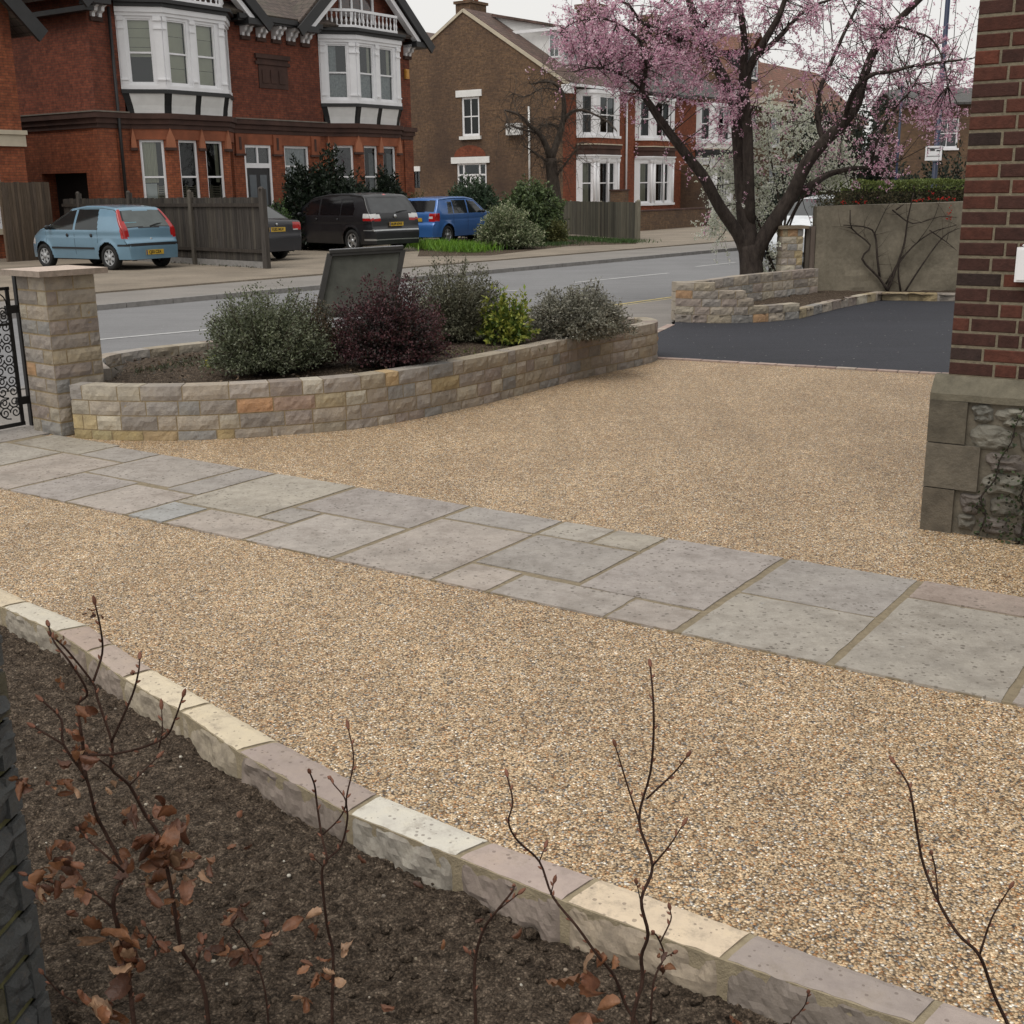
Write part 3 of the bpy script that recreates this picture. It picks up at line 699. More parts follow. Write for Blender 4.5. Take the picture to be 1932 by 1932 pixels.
# ---------- gate pier ----------
F0 = Vector((-3.41, 8.90, 0)); LD = Vector((math.cos(R(140)), math.sin(R(140)), 0)); RDv = Vector((math.cos(R(50)), math.sin(R(50)), 0)); PW = .41
root = empty('stone_gate_pier', F0, 0, 'square sandstone gate pier with flat buff cap stone beside the iron gate', 'pier')
st, mo = MB(), MB(); pr_ = random.Random(4); nc = 11; hh = 1.20 / nc * 1.0
for k in range(nc):
    z0 = k * hh; z1 = z0 + hh
    for face in (0, 1, 2, 3):
        A = [F0, F0 + RDv * PW, F0 + RDv * PW + LD * PW, F0 + LD * PW][face]
        U_ = [RDv, LD, -RDv, -LD][face]; Nn = Vector((U_.y, -U_.x, 0))
        at_p = (lambda A=A, U_=U_, Nn=Nn: (lambda s: (A + U_ * s, Nn)))()
        split = PW * (.34 if (k + face) % 2 else .66) + pr_.uniform(-.05, .05)
        for s0, s1 in ((0.0, split), (split, PW)):
            c = scol(pr_, .06)
            if k == 5 and face == 0 and s0 > 0: c = (.33, .24, .17)
            if k in (4, 5) and face == 0: c = (.40, .34, .25) if k == 5 else c
            block(st, at_p, s0 + .006, s1 - .006, z0 + .008, z1 - .006, .05, c, .014)
mo.prism([tuple((F0 + (RDv + LD) * .004)[:2]), tuple((F0 + RDv * (PW - .004) + LD * .004)[:2]), tuple((F0 + (RDv + LD) * (PW - .004))[:2]), tuple((F0 + LD * (PW - .004) + RDv * .004)[:2])], 0, 1.199)
cp = MB(); ov = .075
q = [F0 - RDv * ov - LD * ov, F0 + RDv * (PW + ov) - LD * ov, F0 + (RDv + LD) * (PW + ov), F0 + LD * (PW + ov) - RDv * ov]
cp.prism([(p.x, p.y) for p in q], 1.20, 1.243, (.50, .41, .35))
objs = [st.build('stones', m_stone, root), mo.build('mortar', m_mortar, root), cp.build('cap_stone', m_kerbst, root)]; fixpar(objs, root)

# ---------- iron gate ----------
GB = gnd(55, 806); GB.z = 0; GU = -(gnd(0, 817) - gnd(55, 806)).normalized()
GU = Vector((math.cos(R(56 + 180)), math.sin(R(56 + 180)), 0)); GN = Vector((-GU.y, GU.x, 0))
root = empty('wrought_iron_gate', GB, 0, 'black wrought iron garden gate with rows of curled scrolls hung on the stone pier', 'gate')
fr = MB(); gw = 1.0; zb_, zt_ = .04, 1.10
def gp_(s, z, o=0.0): v = GB + GU * s + GN * o; v.z = z; return v
fr.beam(gp_(0.05, zb_), gp_(0.05, zt_), .03, .012, up=GN); fr.beam(gp_(gw, zb_), gp_(gw, zt_), .03, .012, up=GN)
fr.beam(gp_(0.03, zb_), gp_(gw + .02, zb_), .012, .03); fr.beam(gp_(0.03, zt_ - .01), gp_(gw + .02, zt_ - .01), .012, .025)
fr.beam(gp_(0.05, .82), gp_(gw, .82), .01, .02)
o1 = fr.build('gate_frame', m_iron, root)
sc = MB()
def scroll(cx, cz, r, mir, flip, turns=1.6):
    pts = []
    for i in range(22):
        t = i / 21; a = t * turns * 2 * math.pi; rr = r * (1 - t * .82)
        pts.append(gp_(cx + mir * rr * math.cos(a), cz + flip * rr * math.sin(a)))
    sc.tube(pts, .0055, 5)
pw_ = .19
for j in range(5):
    for r_, z in enumerate(np.arange(.12, .80, .165)):
        cx = .05 + .0 + (j + .5) * pw_
        sc.tube([gp_(cx + pw_ / 2 * math.sin(a) , z + .05 - .08 * math.cos(a)) for a in np.linspace(0, math.pi, 9)], .0055, 5)
        scroll(cx - .045, z + .02, .047, 1, 1); scroll(cx - .045, z + .10, .047, 1, -1)
        scroll(cx + .045, z + .02, .047, -1, 1); scroll(cx + .045, z + .10, .047, -1, -1)
    scroll(.05 + (j + .5) * pw_ - .04, .91, .042, 1, 1); scroll(.05 + (j + .5) * pw_ + .045, .91, .042, -1, 1)
    sc.tube([gp_(.05 + (j + .5) * pw_ + .08 * math.cos(a), .96 + .10 * math.sin(a)) for a in np.linspace(0, math.pi, 9)], .0055, 5)
o2 = sc.build('scrollwork', m_iron, root)
hp = MB(); hp.beam(gp_(-.035, 0.0), gp_(-.035, 1.20), .035, .035, up=GN)
o3 = hp.build('hinge_post', m_iron, root)
o4 = []
for z in (.22, .93):
    hg = MB(); hg.beam(gp_(-.03, z), gp_(.08, z), .03, .06); o4.append(hg.build('hinge', m_iron, root))
fixpar([o1, o2, o3] + o4, root)

# ---------- tree bed walls ----------
root = empty('stepped_stone_wall', (2.4, 16.3, 0), 0, 'low sandstone wall with stepped top in front of the blossoming tree at the tarmac edge', 'garden wall')
st, mo = MB(), MB()
wp = [gnd(1273, 608), gnd(1330, 610), gnd(1398, 610), gnd(1455, 607), gnd(1508, 602)]
at_w, L_w = resample([(p.x, p.y) for p in wp]); r6 = random.Random(8)
def sx_at(px):      # arclength where the wall meets a photo column
    best = min((abs((lambda q: (966 + F_PX * (q - CO).dot(_ix) / (q - CO).dot(_fw)))(at_w(s)[0]) - px), s) for s in np.linspace(0, L_w, 200)); return best[1]
sa, sb_ = sx_at(1347), sx_at(1405)
for (z0, z1, e) in ((-.02, .11, L_w), (.11, .215, L_w), (.215, .32, sb_ + .12), (.32, .425, sb_), (.425, .53, sa)):
    stone_wall(st, mo, at_w, 0, e, [(z0, z1)], .16, r6, .2, .38, .05, .015)
bw = [wp[0] + Vector((.03, .17, 0)), gnd(1330, 530, .52), gnd(1405, 520, .52)]
u_ = (bw[2] - bw[0]).normalized(); bw.append(bw[2] + u_ * 2.0)
at_w2, L_w2 = resample([(p.x, p.y) for p in bw])
at_w2r = lambda s: (at_w2(s)[0], at_w2(s)[1])
stone_wall(st, mo, at_w2, .0, L_w2, [(0, .13), (.13, .26), (.26, .39), (.39, .52)], .15, r6, .2, .4, .05, .014)
objs = [st.build('stones', m_stone, root), mo.build('mortar', m_mortar, root)]; fixpar(objs, root)
root = empty('tarmac_edging', (4, 16.6, 0), 0, 'single low course of pale sandstone edging curving between the new tarmac and the tree bed', 'edging')
st, mo = MB(), MB()
ep = [gnd(1508, 602), gnd(1582, 583), gnd(1655, 568), gnd(1668, 566)]
at_e, L_e = resample([(p.x, p.y) for p in ep]); stone_wall(st, mo, at_e, 0, L_e, [(-.02, .13)], .13, r6, .25, .42, .35, .014)
ep2 = [gnd(1663, 567), gnd(1730, 568), gnd(1795, 569), gnd(1795, 569) + Vector((3, -.6, 0))]
at_e, L_e = resample([(p.x, p.y) for p in ep2]); stone_wall(st, mo, at_e, 0.0, L_e, [(-.02, .125)], .13, r6, .3, .5, .5, .014)
objs = [st.build('stones', m_stone, root), mo.build('mortar', m_mortar, root)]; fixpar(objs, root)
tb = [(p.x, p.y) for p in wp[:]] + [(p.x, p.y) for p in ep[1:3]] + [(6.9, 18.5), (10, 18.2), (10, 19.4), (4.8, 19.3), (4.8, 20.5)] + [(p.x, p.y) for p in bw[::-1]]
mb, _i = soil_patch('x', tb, .10, .04, .08, hump=lambda x, y: .08 * math.exp(-((x - 3.8) ** 2 + (y - 19) ** 2) / 2))
tag(mb.build('tree_bed_soil', m_soil), kind='structure')

# rendered boundary wall and its old stone pier
m_render = None
g = NG('old_cement_render'); ob = g.coord()
c = g.ramp(g.noise(ob, 1.6, 8, 0.75), [(0.3, (.12, .105, .078)), (0.5, (.205, .18, .135)), (0.72, (.28, .245, .185))])
c = g.mix(1.0, c, g.ramp(g.noise(ob, 18, 5, .7), [(.3, .85), (.7, 1.12)]), 'MULTIPLY')
g.color(c); g.rough(.95); g.bump(g.noise(ob, 14, 6, .7), .5, .02); m_render = g.mat
WA = Vector((4.84, 19.22, 0)); WB = Vector((7.10, 19.36, 0)); wu = (WB - WA).normalized(); wn = Vector((wu.y, -wu.x, 0))
mb = MB()
Lw = 6.5; zt0, zt1 = 1.44, 1.50; pts = []
nX, nZ = 60, 16; vs = []
for j in range(nZ + 1):
    for i in range(nX + 1):
        t = i / nX; z = (j / nZ) * (zt0 + (zt1 - zt0) * t * 1.6)
        h = .012 * noise.noise(Vector((t * 9, z * 3, 0))) + (.035 * max(0, noise.noise(Vector((t * 14, z * 5, 7))) + .25) if z < .42 else 0)
        p = WA + wu * (t * Lw) + wn * h; vs.append((p.x, p.y, z))
W1 = nX + 1; fs = [(j * W1 + i, j * W1 + i + 1, (j + 1) * W1 + i + 1, (j + 1) * W1 + i) for j in range(nZ) for i in range(nX)]
nb = len(vs); P_ = WA - wn * .2; Q_ = WA + wu * Lw - wn * .2
vs += [(P_.x, P_.y, 0), (Q_.x, Q_.y, 0), (Q_.x, Q_.y, 1.55), (P_.x, P_.y, 1.44)]
fs += [(nb + 1, nb, nb + 3, nb + 2), tuple([nZ * W1 + i for i in range(nX + 1)] + [nb + 2, nb + 3]), tuple([j * W1 for j in range(nZ, -1, -1)] + [nb, nb + 3])]
mb.mesh(vs, fs)
tag(mb.build('rendered_boundary_wall', m_render), 'tall old cement-rendered garden wall with bare climber stems behind the tarmac drive', 'wall')
root = empty('old_stone_pier', (4.6, 19.3, 0), 0, 'short stone pier of yellowish blocks at left end of the rendered wall', 'pier')
st, mo, cp = MB(), MB(), MB()
A_ = WA - wu * .55 + wn * .05
at_q = lambda s: (A_ + wu * s, wn)
stone_wall(st, mo, at_q, 0, .34, [(z, z + .11) for z in np.arange(0, 1.05, .11)], .3, r6, .14, .26, .35, .016)
at_q2 = lambda s: (A_ - wn * .3 + wn * s, -wu)
stone_wall(st, mo, at_q2, 0, .3, [(z, z + .11) for z in np.arange(0, 1.05, .11)], .3, r6, .14, .26, .35, .012)
cp.obox(A_ + wn * .04 - wu * .05 + Vector((0, 0, 1.105)), wu * .46, -wn * .42, Vector((0, 0, .045)), (.22, .18, .13))
ps = MB(); ps.obox(WA - wu * .16 + wn * .03, wu * .06, -wn * .1, Vector((0, 0, 1.12)), (.10, .085, .07)); ps.obox(WA - wu * .09 + wn * .02, wu * .075, -wn * .1, Vector((0, 0, 1.14)), (.15, .12, .10))
objs = [st.build('stones', m_stone, root), mo.build('mortar', m_mortar, root), cp.build('cap_stone', m_stone, root), ps.build('post', m_fence, root)]; fixpar(objs, root)

# ---------- house corner on the right ----------
HC = gnd(1735, 998); HC.z = 0; HWd = Vector((math.cos(R(-34.5)), math.sin(R(-34.5)), 0)); HB = Vector((math.cos(R(55.5)), math.sin(R(55.5)), 0))
HN = Vector((-HB.x, -HB.y, 0))      # towards the camera side
root = empty('red_brick_house_corner', HC, 0, 'dark red brick house corner on a rubble stone plinth at the right edge', 'house')
def hp3(s, z, out=0.0): v = HC + HWd * s + HN * out; v.z = z; return v
m_brickn = attrmat('hand_made_brick', .85, 30, .6, 1.3, .7, 70, .008)
m_brmort = plain('brick_mortar', (.175, .15, .105), .95, .25, 40, bump=.6, bscale=120)
br, mo = MB(), MB(); hr = random.Random(12); s_off = .062; rowh = .0748; zs = .82
nrow = 67
for r_ in range(nrow):
    z = zs + r_ * rowh + .005; s = s_off; k = 0
    full = (r_ % 2 == 0)
    while s < 3.4:
        L = .225 if (k % 2 == 0) == full else .112
        if k == 0: L = .225 if full else .165
        if hr.random() < .06: L *= .55
        a = hr.random(); cc = (.078, .027, .018) if a < .4 else ((.052, .022, .017) if a < .78 else ((.105, .032, .019) if a < .9 else (.036, .022, .019)))
        kk = hr.uniform(.8, 1.2); cc = tuple(x * kk for x in cc); j = hr.uniform(-.002, .002)
        n4 = 4; vs = []
        e = .0045
        w0, w1, h0, h1 = s + .005, s + L - .006, z + hr.uniform(0, .002), z + rowh - .0115
        prof = [(w0, h0, -e), (w1, h0, -e), (w1, h1, -e), (w0, h1, -e), (w0 + e, h0 + e, 0), (w1 - e, h0 + e, 0), (w1 - e, h1 - e, 0), (w0 + e, h1 - e, 0), (w0, h0, -.05), (w1, h0, -.05), (w1, h1, -.05), (w0, h1, -.05)]
        vs = [hp3(a_, b_, c_ + j - .062) for a_, b_, c_ in prof]
        br.mesh(vs, [(4, 5, 6, 7), (0, 1, 5, 4), (1, 2, 6, 5), (2, 3, 7, 6), (3, 0, 4, 7), (8, 9, 1, 0), (9, 10, 2, 1), (10, 11, 3, 2), (11, 8, 0, 3)], cc)
        s += L; k += 1
ztop = zs + nrow * rowh
mo.obox(hp3(s_off + .006, .80, -.0665), HWd * 3.35, HB * 7, Vector((0, 0, ztop - .80)))
m_redwall = brickmat('house_side_brick', (.13, .035, .02), (.08, .028, .02), (.22, .18, .13), bh=.0748)
o = [br.build('brickwork', m_brickn, root), mo.build('wall_core', m_brmort, root)]
mb = MB(); q = hp3(s_off, .82, -.075); mb.obox(q - HWd * .0 + HB * .05, HWd * .004, HB * 7, Vector((0, 0, ztop - .82))); o.append(mb.build('side_brickwork', m_redwall, root))
# plinth: quoins, rubble, chamfered ledge
m_quoin = attrmat('lichened_limestone', .9, 12, .6, 1.25, .6, 45, .015)
pl = MB(); pc = MB()
zq = [0, .235, .475, .70]
core = [hp3(.01, 0, -.022), hp3(3.4, 0, -.022), hp3(3.4, 0, -.4), hp3(.01, 0, -.4)]
pc.prism([(p.x, p.y) for p in core], -.1, .74)
for i in range(3):
    Lq = (.16, .27, .19)[i]
    pl.obox(hp3(0, zq[i] - (.1 if i == 0 else 0) + .003, 0), HWd * Lq, HB * .3, Vector((0, 0, zq[i + 1] - zq[i] - .006 + (.1 if i == 0 else 0))), ((.115, .098, .075), (.135, .118, .092), (.105, .092, .070))[i])
led = MB(); Lz = 3.4
prof = [(-.0, .70), (.0, .735), (-.022, .765), (-.062, .818), (-.10, .82), (-.10, .70)]
nS = 60
vs = []; 
for i in range(nS + 1):
    for (o_, z) in prof:
        vs.append(hp3(-.0 + (Lz) * i / nS if i else (-.0 - 0), z + .004 * noise.noise(Vector((i * .7, z * 9, 0))), o_ + .004 * noise.noise(Vector((i * .9, z * 7, 3)))))
kp = len(prof); fs = [(i * kp + j, (i + 1) * kp + j, (i + 1) * kp + (j + 1) % kp, i * kp + (j + 1) % kp) for i in range(nS) for j in range(kp)]
led.mesh(vs, fs, (.15, .135, .10))
# chamfered return of the ledge at the corner
vs = [hp3(0, .70, 0), hp3(0, .735, 0), hp3(.022, .765, -.022), hp3(.062, .818, -.062), hp3(.10, .818, -.1), hp3(.1, .70, -.1)]
vs2 = [v + HB * 6 for v in vs[:]]
led.mesh(vs + vs2, [(0, 1, 7, 6), (1, 2, 8, 7), (2, 3, 9, 8), (3, 4, 10, 9), (0, 5, 4, 3, 2, 1)], (.14, .128, .10))
pl.obox(hp3(0, -.1, -.3), HWd * .05, HB * 6, Vector((0, 0, .80)), (.12, .10, .08))
rub = MB(); rr_ = random.Random(31)
cells = []
z = 0.02
while z < .68:
    h = rr_.uniform(.09, .17); h = min(h, .69 - z) if .69 - z > .06 else .69 - z
    Lq = .16 if z < .2 else (.27 if z < .45 else .19)
    s = Lq + .02
    while s < 3.3:
        L = rr_.uniform(.08, .26); cells.append((s + L / 2, z + h / 2, L * .5, h * .52)); s += L + .012
    z += h + .008
for (s, z, a, b) in cells:
    if rr_.random() < .07: continue
    cc = rr_.choice([(.155, .15, .13), (.13, .12, .10), (.19, .18, .15), (.14, .125, .095), (.15, .13, .115)]); kk = rr_.uniform(.75, 1.15)
    sx = rr_.uniform(0, 90); n1, n2 = 18, 6; vs = []
    for j in range(n2 + 1):
        for i in range(n1):
            ph = 2 * math.pi * i / n1; f = 1 - j / n2
            ex = .62; cx = math.copysign(abs(math.cos(ph)) ** ex, math.cos(ph)); cy = math.copysign(abs(math.sin(ph)) ** ex, math.sin(ph))
            wob = 1 + .34 * noise.noise(Vector((math.cos(ph) * 1.5 + sx, math.sin(ph) * 1.5, 0))) + .1 * noise.noise(Vector((math.cos(ph) * 4 + sx, math.sin(ph) * 4, 5)))
            hgt = .030 * (1 - f ** 5.0) * (1 + .9 * noise.noise(Vector((cx * f * 2 + sx, cy * f * 2, 1)))) - .028
            vs.append(hp3(s + a * cx * wob * f, z + b * cy * wob * f, hgt))
    rub.mesh(vs, [(j * n1 + i, j * n1 + (i + 1) % n1, (j + 1) * n1 + (i + 1) % n1, (j + 1) * n1 + i) for j in range(n2) for i in range(n1)], tuple(x * kk for x in cc))
o += [pl.build('quoin_stones', m_quoin, root), pc.build('plinth_core', plain('dirty_mortar', (.12, .105, .08), .95, .3, 14, bump=.6, bscale=60), root), led.build('plinth_ledge', m_quoin, root), rub.build('rubble_stones', m_quoin, root)]
mb = MB(); 
bx = [hp3(.352, 1.305, -.06), HWd * .24, Vector((0, 0, .165)), HN * .045]
mb.obox(bx[0], bx[1], bx[2], bx[3]); mb.obox(hp3(.362, 1.315, -.014), HWd * .22, Vector((0, 0, .145)), HN * .006)
mb.tube([hp3(.372, 1.475, -.045), hp3(.40, 1.50, -.05), hp3(.45, 1.50, -.05)], .006, 6)
o.append(mb.build('meter_box', m_white, root)); fixpar(o, root)

# dark rough pier at the bottom left
root = empty('mossy_stone_pier', (-.9, 2.0, 0), 0, 'dark rock-faced stone pier with mossy mortar joints at the bottom left corner', 'pier')
E0 = gnd(90, 1932); E0.z = 0
st, mo = MB(), MB(); hr = random.Random(77)
U1 = Vector((-1, .12, 0)).normalized(); U2 = Vector((-.12, -1, 0)).normalized()
for k in range(14):
    z0 = -.12 + k * .108
    for A, U_ in ((E0, U1), (E0, U2)):
        Nn = Vector((U_.y, -U_.x, 0))
        if Nn.dot(E0 + (U1 + U2) * .2 - E0) > 0: Nn = -Nn
        at_p = (lambda A=A, U_=U_, Nn=Nn: (lambda s: (A + U_ * s, Nn)))()
        sp = .22 if k % 2 else .14
        for s0, s1 in ((0.0, sp), (sp, .42)):
            cc = (.095, .098, .098) if hr.random() < .75 else (.11, .10, .07)
            block(st, at_p, s0 - (.012 if s0 == 0 else 0), s1 - .01, z0 + .009, z0 + .1, .05, cc, .03, nres=.012)
mo.prism([tuple((E0 + (U1 + U2) * .006)[:2]), tuple((E0 + U1 * .42 + U2 * .006)[:2]), tuple((E0 + (U1 + U2) * .42)[:2]), tuple((E0 + U2 * .42 + U1 * .006)[:2])], -.15, 1.38)
cp = MB(); cp.obox(E0 - (U1 + U2) * .03 + Vector((0, 0, 1.39)), U1 * .48, U2 * .48, Vector((0, 0, .05)), (.07, .07, .07))
m_moss = plain('mossy_mortar', (.12, .115, .05), .95, .35, 25, bump=.7, bscale=90)
objs = [st.build('stones', m_stone, root), mo.build('mortar', m_moss, root), cp.build('cap_stone', m_stone, root)]; fixpar(objs, root)

# ================= HOUSES ACROSS THE ROAD =================
HA = R(55.5)
HO = Vector((-12.417, 38.027, 0))
def houseroot(name, u, label, cat='house', group=None):
    o = empty(name, HO + Vector((math.cos(HA), math.sin(HA), 0)) * u, HA, label, cat, group); return o
m_brA = brickmat('red_brick_upper', (.235, .068, .038), (.155, .046, .029), (.085, .055, .042), ms=.007, stain=(.035, .018, .015), stain_amt=.55, sscale=.5)
m_brB = brickmat('orange_brick_lower', (.31, .095, .043), (.23, .066, .033), (.11, .06, .04), ms=.007, stain=(.05, .022, .017), stain_amt=.6, sscale=.55)
m_brC = brickmat('brown_stock_brick', (.175, .105, .060), (.115, .070, .046), (.13, .095, .065), stain=(.055, .038, .032), stain_amt=.75, sscale=.22)
m_brD = brickmat('bright_red_brick', (.27, .080, .040), (.20, .058, .032), (.13, .07, .045), ms=.007, stain=(.07, .025, .018), stain_amt=.5, sscale=.4)
m_lint = plain('terracotta_stone', (.24, .075, .035), .85, .35, 1.3)
m_lint2 = plain('pale_terracotta', (.33, .125, .065), .85, .15, 2)
m_band = plain('sooty_brick_moulding', (.060, .030, .023), .9, .35, 2)
m_creamst = plain('cream_stone', (.50, .44, .34), .85, .12, 2)
m_tileA = tilemat('weathered_clay_tiles', (.075, .055, .048), (.10, .075, .062))
m_tileB = tilemat('brown_clay_tiles', (.085, .050, .042), (.12, .07, .055), mamt=.3)
m_slate = tilemat('grey_slates', (.065, .062, .062), (.085, .082, .08), mamt=.3)
m_tileO = tilemat('orange_clay_tiles', (.20, .082, .052), (.155, .068, .046), mamt=.45)
m_vent = plain('black_timber', (.014, .014, .015), .5, .3, 3)

def wall_panel(mb, p0, p1, z0, z1, holes=(), reveal=.13, m=0, md=1, gable=None):
    p0, p1 = Vector((*p0, 0)), Vector((*p1, 0)); d = (p1 - p0); L = d.length; u = d / L; n = Vector((u.y, -u.x, 0))
    def P(a, z, o=0.0): q = p0 + u * a + n * o; q.z = z; return q
    hs = [h for h in holes]
    xs = sorted({0, L} | {h[0] for h in hs} | {h[1] for h in hs}); zs = sorted({z0, z1} | {h[2] for h in hs} | {h[3] for h in hs})
    for i in range(len(xs) - 1):
        for j in range(len(zs) - 1):
            cx, cz = (xs[i] + xs[i + 1]) / 2, (zs[j] + zs[j + 1]) / 2
            if any(h[0] < cx < h[1] and h[2] < cz < h[3] for h in hs): continue
            mb.face([P(xs[i], zs[j]), P(xs[i + 1], zs[j]), P(xs[i + 1], zs[j + 1]), P(xs[i], zs[j + 1])], m=m)
    for (a0, a1, b0, b1) in hs:
        r = -reveal
        mb.face([P(a0, b0), P(a0, b0, r), P(a0, b1, r), P(a0, b1)], m=m); mb.face([P(a1, b0, r), P(a1, b0), P(a1, b1), P(a1, b1, r)], m=m)
        mb.face([P(a0, b1), P(a0, b1, r), P(a1, b1, r), P(a1, b1)], m=m); mb.face([P(a0, b0, r), P(a0, b0), P(a1, b0), P(a1, b0, r)], m=m)
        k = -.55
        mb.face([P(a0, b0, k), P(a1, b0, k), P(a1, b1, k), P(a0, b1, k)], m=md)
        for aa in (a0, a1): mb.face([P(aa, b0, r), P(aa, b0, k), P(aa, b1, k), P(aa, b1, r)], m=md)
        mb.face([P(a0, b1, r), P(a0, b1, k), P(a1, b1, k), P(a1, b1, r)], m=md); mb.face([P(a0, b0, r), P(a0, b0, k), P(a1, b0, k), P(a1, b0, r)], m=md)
def window(parent, p0, p1, a0, a1, z0, z1, fw=.07, rail=.5, bars=0, curtain=None, setb=.06, mat=None, sill=False, glass=None, barmode=3, name='window', bw=.035):
    p0, p1 = Vector((*p0, 0)), Vector((*p1, 0)); u = (p1 - p0).normalized(); n = Vector((u.y, -u.x, 0)); mat = mat or m_white
    def P(a, z, o=0.0): q = p0 + u * a + n * o; q.z = z; return q
    mb = MB(); Z = Vector((0, 0, 1)); t = .06
    def bar(aa, ab, za, zb, th=t, o=0.0): mb.obox(P(aa, za, -setb - th + o), u * (ab - aa), n * th, Z * (zb - za))
    bar(a0, a0 + fw, z0, z1); bar(a1 - fw, a1, z0, z1); bar(a0 + fw, a1 - fw, z1 - fw, z1); bar(a0 + fw, a1 - fw, z0, z0 + fw * 1.1)
    zr = z0 + (z1 - z0) * rail if rail else None
    if zr: bar(a0 + fw, a1 - fw, zr - .025, zr + .03, .05, -.004)
    for k in range(bars):
        c = a0 + fw + (a1 - a0 - 2 * fw) * (k + 1) / (bars + 1)
        if (barmode & 1) and zr: bar(c - bw / 2, c + bw / 2, z0 + fw * 1.1, zr - .025, .035, -.012)
        if (barmode & 2): bar(c - bw / 2, c + bw / 2, (zr or z0) + .03, z1 - fw, .035, -.012)
    if sill: mb.obox(P(a0 - .08, z0 - .10, -setb), u * (a1 - a0 + .16), n * (setb + .08), Z * .10)
    w_ = mb.build(name, mat, parent)
    g = MB(); o = -setb - .045
    g.face([P(a0 + fw, z0 + fw, o), P(a1 - fw, z0 + fw, o), P(a1 - fw, z1 - fw, o), P(a0 + fw, z1 - fw, o)])
    g.build('pane', glass or m_glass, w_)
    if curtain:
        for (b0, b1, c0, c1, kind) in curtain:
            c = MB(); A0 = a0 + fw + (a1 - a0 - 2 * fw) * b0; A1 = a0 + fw + (a1 - a0 - 2 * fw) * b1; Z0 = z0 + (z1 - z0) * c0; Z1 = z0 + (z1 - z0) * c1
            o = -setb - .13
            if kind == 'slat':
                k = Z0
                while k < Z1 - .03: c.obox(P(A0, k, o), u * (A1 - A0), n * .03, Z * .022); k += .055
                for aa in (A0, A1 - .03): c.obox(P(aa, Z0, o + .005), u * .03, n * .035, Z * (Z1 - Z0))
                c.build('shutter', m_creamst, w_)
            elif kind in ('blind', 'board'):
                nb_ = 4 if kind == 'blind' else 1
                for q in range(nb_):
                    za, zb = Z0 + (Z1 - Z0) * q / nb_, Z0 + (Z1 - Z0) * (q + 1) / nb_
                    c.obox(P(A0, za + (.012 if q else 0), o), u * (A1 - A0), n * (.012 + .006 * (q % 2)), Z * (zb - za - (.012 if q else 0)))
                c.build('blind', m_cream if kind == 'blind' else m_white2, w_)
            else:
                N_ = int((A1 - A0) / .025) + 2; vs = []
                for i in range(N_ + 1):
                    a = A0 + (A1 - A0) * i / N_; off = o + .022 * math.sin(i * 1.9) + .01 * math.sin(i * .7)
                    vs += [P(a, Z0, off), P(a, Z1, off)]
                c.mesh(vs, [(2 * i, 2 * i + 2, 2 * i + 3, 2 * i + 1) for i in range(N_)], (1, 1, 1), 0, True)
                c.build('curtain', m_net if kind == 'net' else m_cream, w_)
    return w_
def polyband(mb, poly, off, z0, z1, m=0, thick=None):
    """moulding following an open polyline (street side right-hand), offset outward"""
    P = [Vector((*p, 0)) for p in poly]; out = []
    for i, p in enumerate(P):
        ns = []
        if i: d = (P[i] - P[i - 1]).normalized(); ns.append(Vector((d.y, -d.x, 0)))
        if i < len(P) - 1: d = (P[i + 1] - P[i]).normalized(); ns.append(Vector((d.y, -d.x, 0)))
        if len(ns) == 2:
            b = (ns[0] + ns[1]).normalized(); b = b / max(.35, b.dot(ns[0]))
        else: b = ns[0]
        out.append((p + b * off, p - b * .05))
    for i in range(len(P) - 1):
        (a, ai), (b, bi) = out[i], out[i + 1]
        vs = [(q.x, q.y, z) for z in (z0, z1) for q in (a, b, bi, ai)]
        fs = [(0, 3, 2, 1), (4, 5, 6, 7), (0, 1, 5, 4), (2, 3, 7, 6)]
        if i == 0: fs.append((3, 0, 4, 7))
        if i == len(P) - 2: fs.append((1, 2, 6, 5))
        mb.mesh(vs, fs, (1, 1, 1), m)
def gable_roof(mb, uc, half, ze, za, y0, y1, th=.13, m=0):
    for s in (-1, 1):
        a, b = Vector((uc, y0, za)), Vector((uc + s * half, y0, ze)); d = Vector((0, y1 - y0, 0))
        nrm = Vector((0, 1, 0)).cross(b - a).normalized(); nrm = nrm if nrm.z > 0 else -nrm
        mb.obox(a, b - a, d, nrm * th, (1, 1, 1), m)

# ---- the big red villa ----
V = houseroot('red_brick_villa', 0, 'large red brick villa with two white two-storey bays and black timber gables', 'house')
bayG = [(1.2, 0), (2.1, -.72), (4.58, -.72), (5.48, 0)]
bayU = [(1.02, 0), (2.02, -.9), (4.55, -.9), (5.55, 0)]
lo, up = MB(), MB()
SH = 8.9
shift = lambda poly, s: [(x + s, y) for x, y in poly]
# lower walls
wall_panel(lo, (0, 9), (0, 0), 0, 3.75, [(9 - 3.03, 9 - .76, 0.03, 2.42)], reveal=.5)
wall_panel(up, (0, 9), (0, 0), 3.75, 7.5)
wall_panel(lo, (0, 0), (1.2, 0), 0, 3.75); wall_panel(up, (0, 0), (1.1, 0), 3.75, 7.5)
wall_panel(lo, (5.48, 0), (1.2 + SH, 0), 0, 3.75, [(5.93 - 5.48, 7.22 - 5.48, .45, 3.35), (7.87 - 5.48, 9.13 - 5.48, 1.0, 3.35)], reveal=.16)
wall_panel(up, (5.40, 0), (1.1 + SH, 0), 3.75, 7.5)
wall_panel(lo, (5.48 + SH, 0), (15.14, 0), 0, 3.75); wall_panel(up, (5.4 + SH, 0), (15.14, 0), 3.75, 7.5)
wall_panel(lo, (15.14, 0), (15.14, 9), 0, 3.75); wall_panel(up, (15.14, 0), (15.14, 9), 3.75, 7.5)
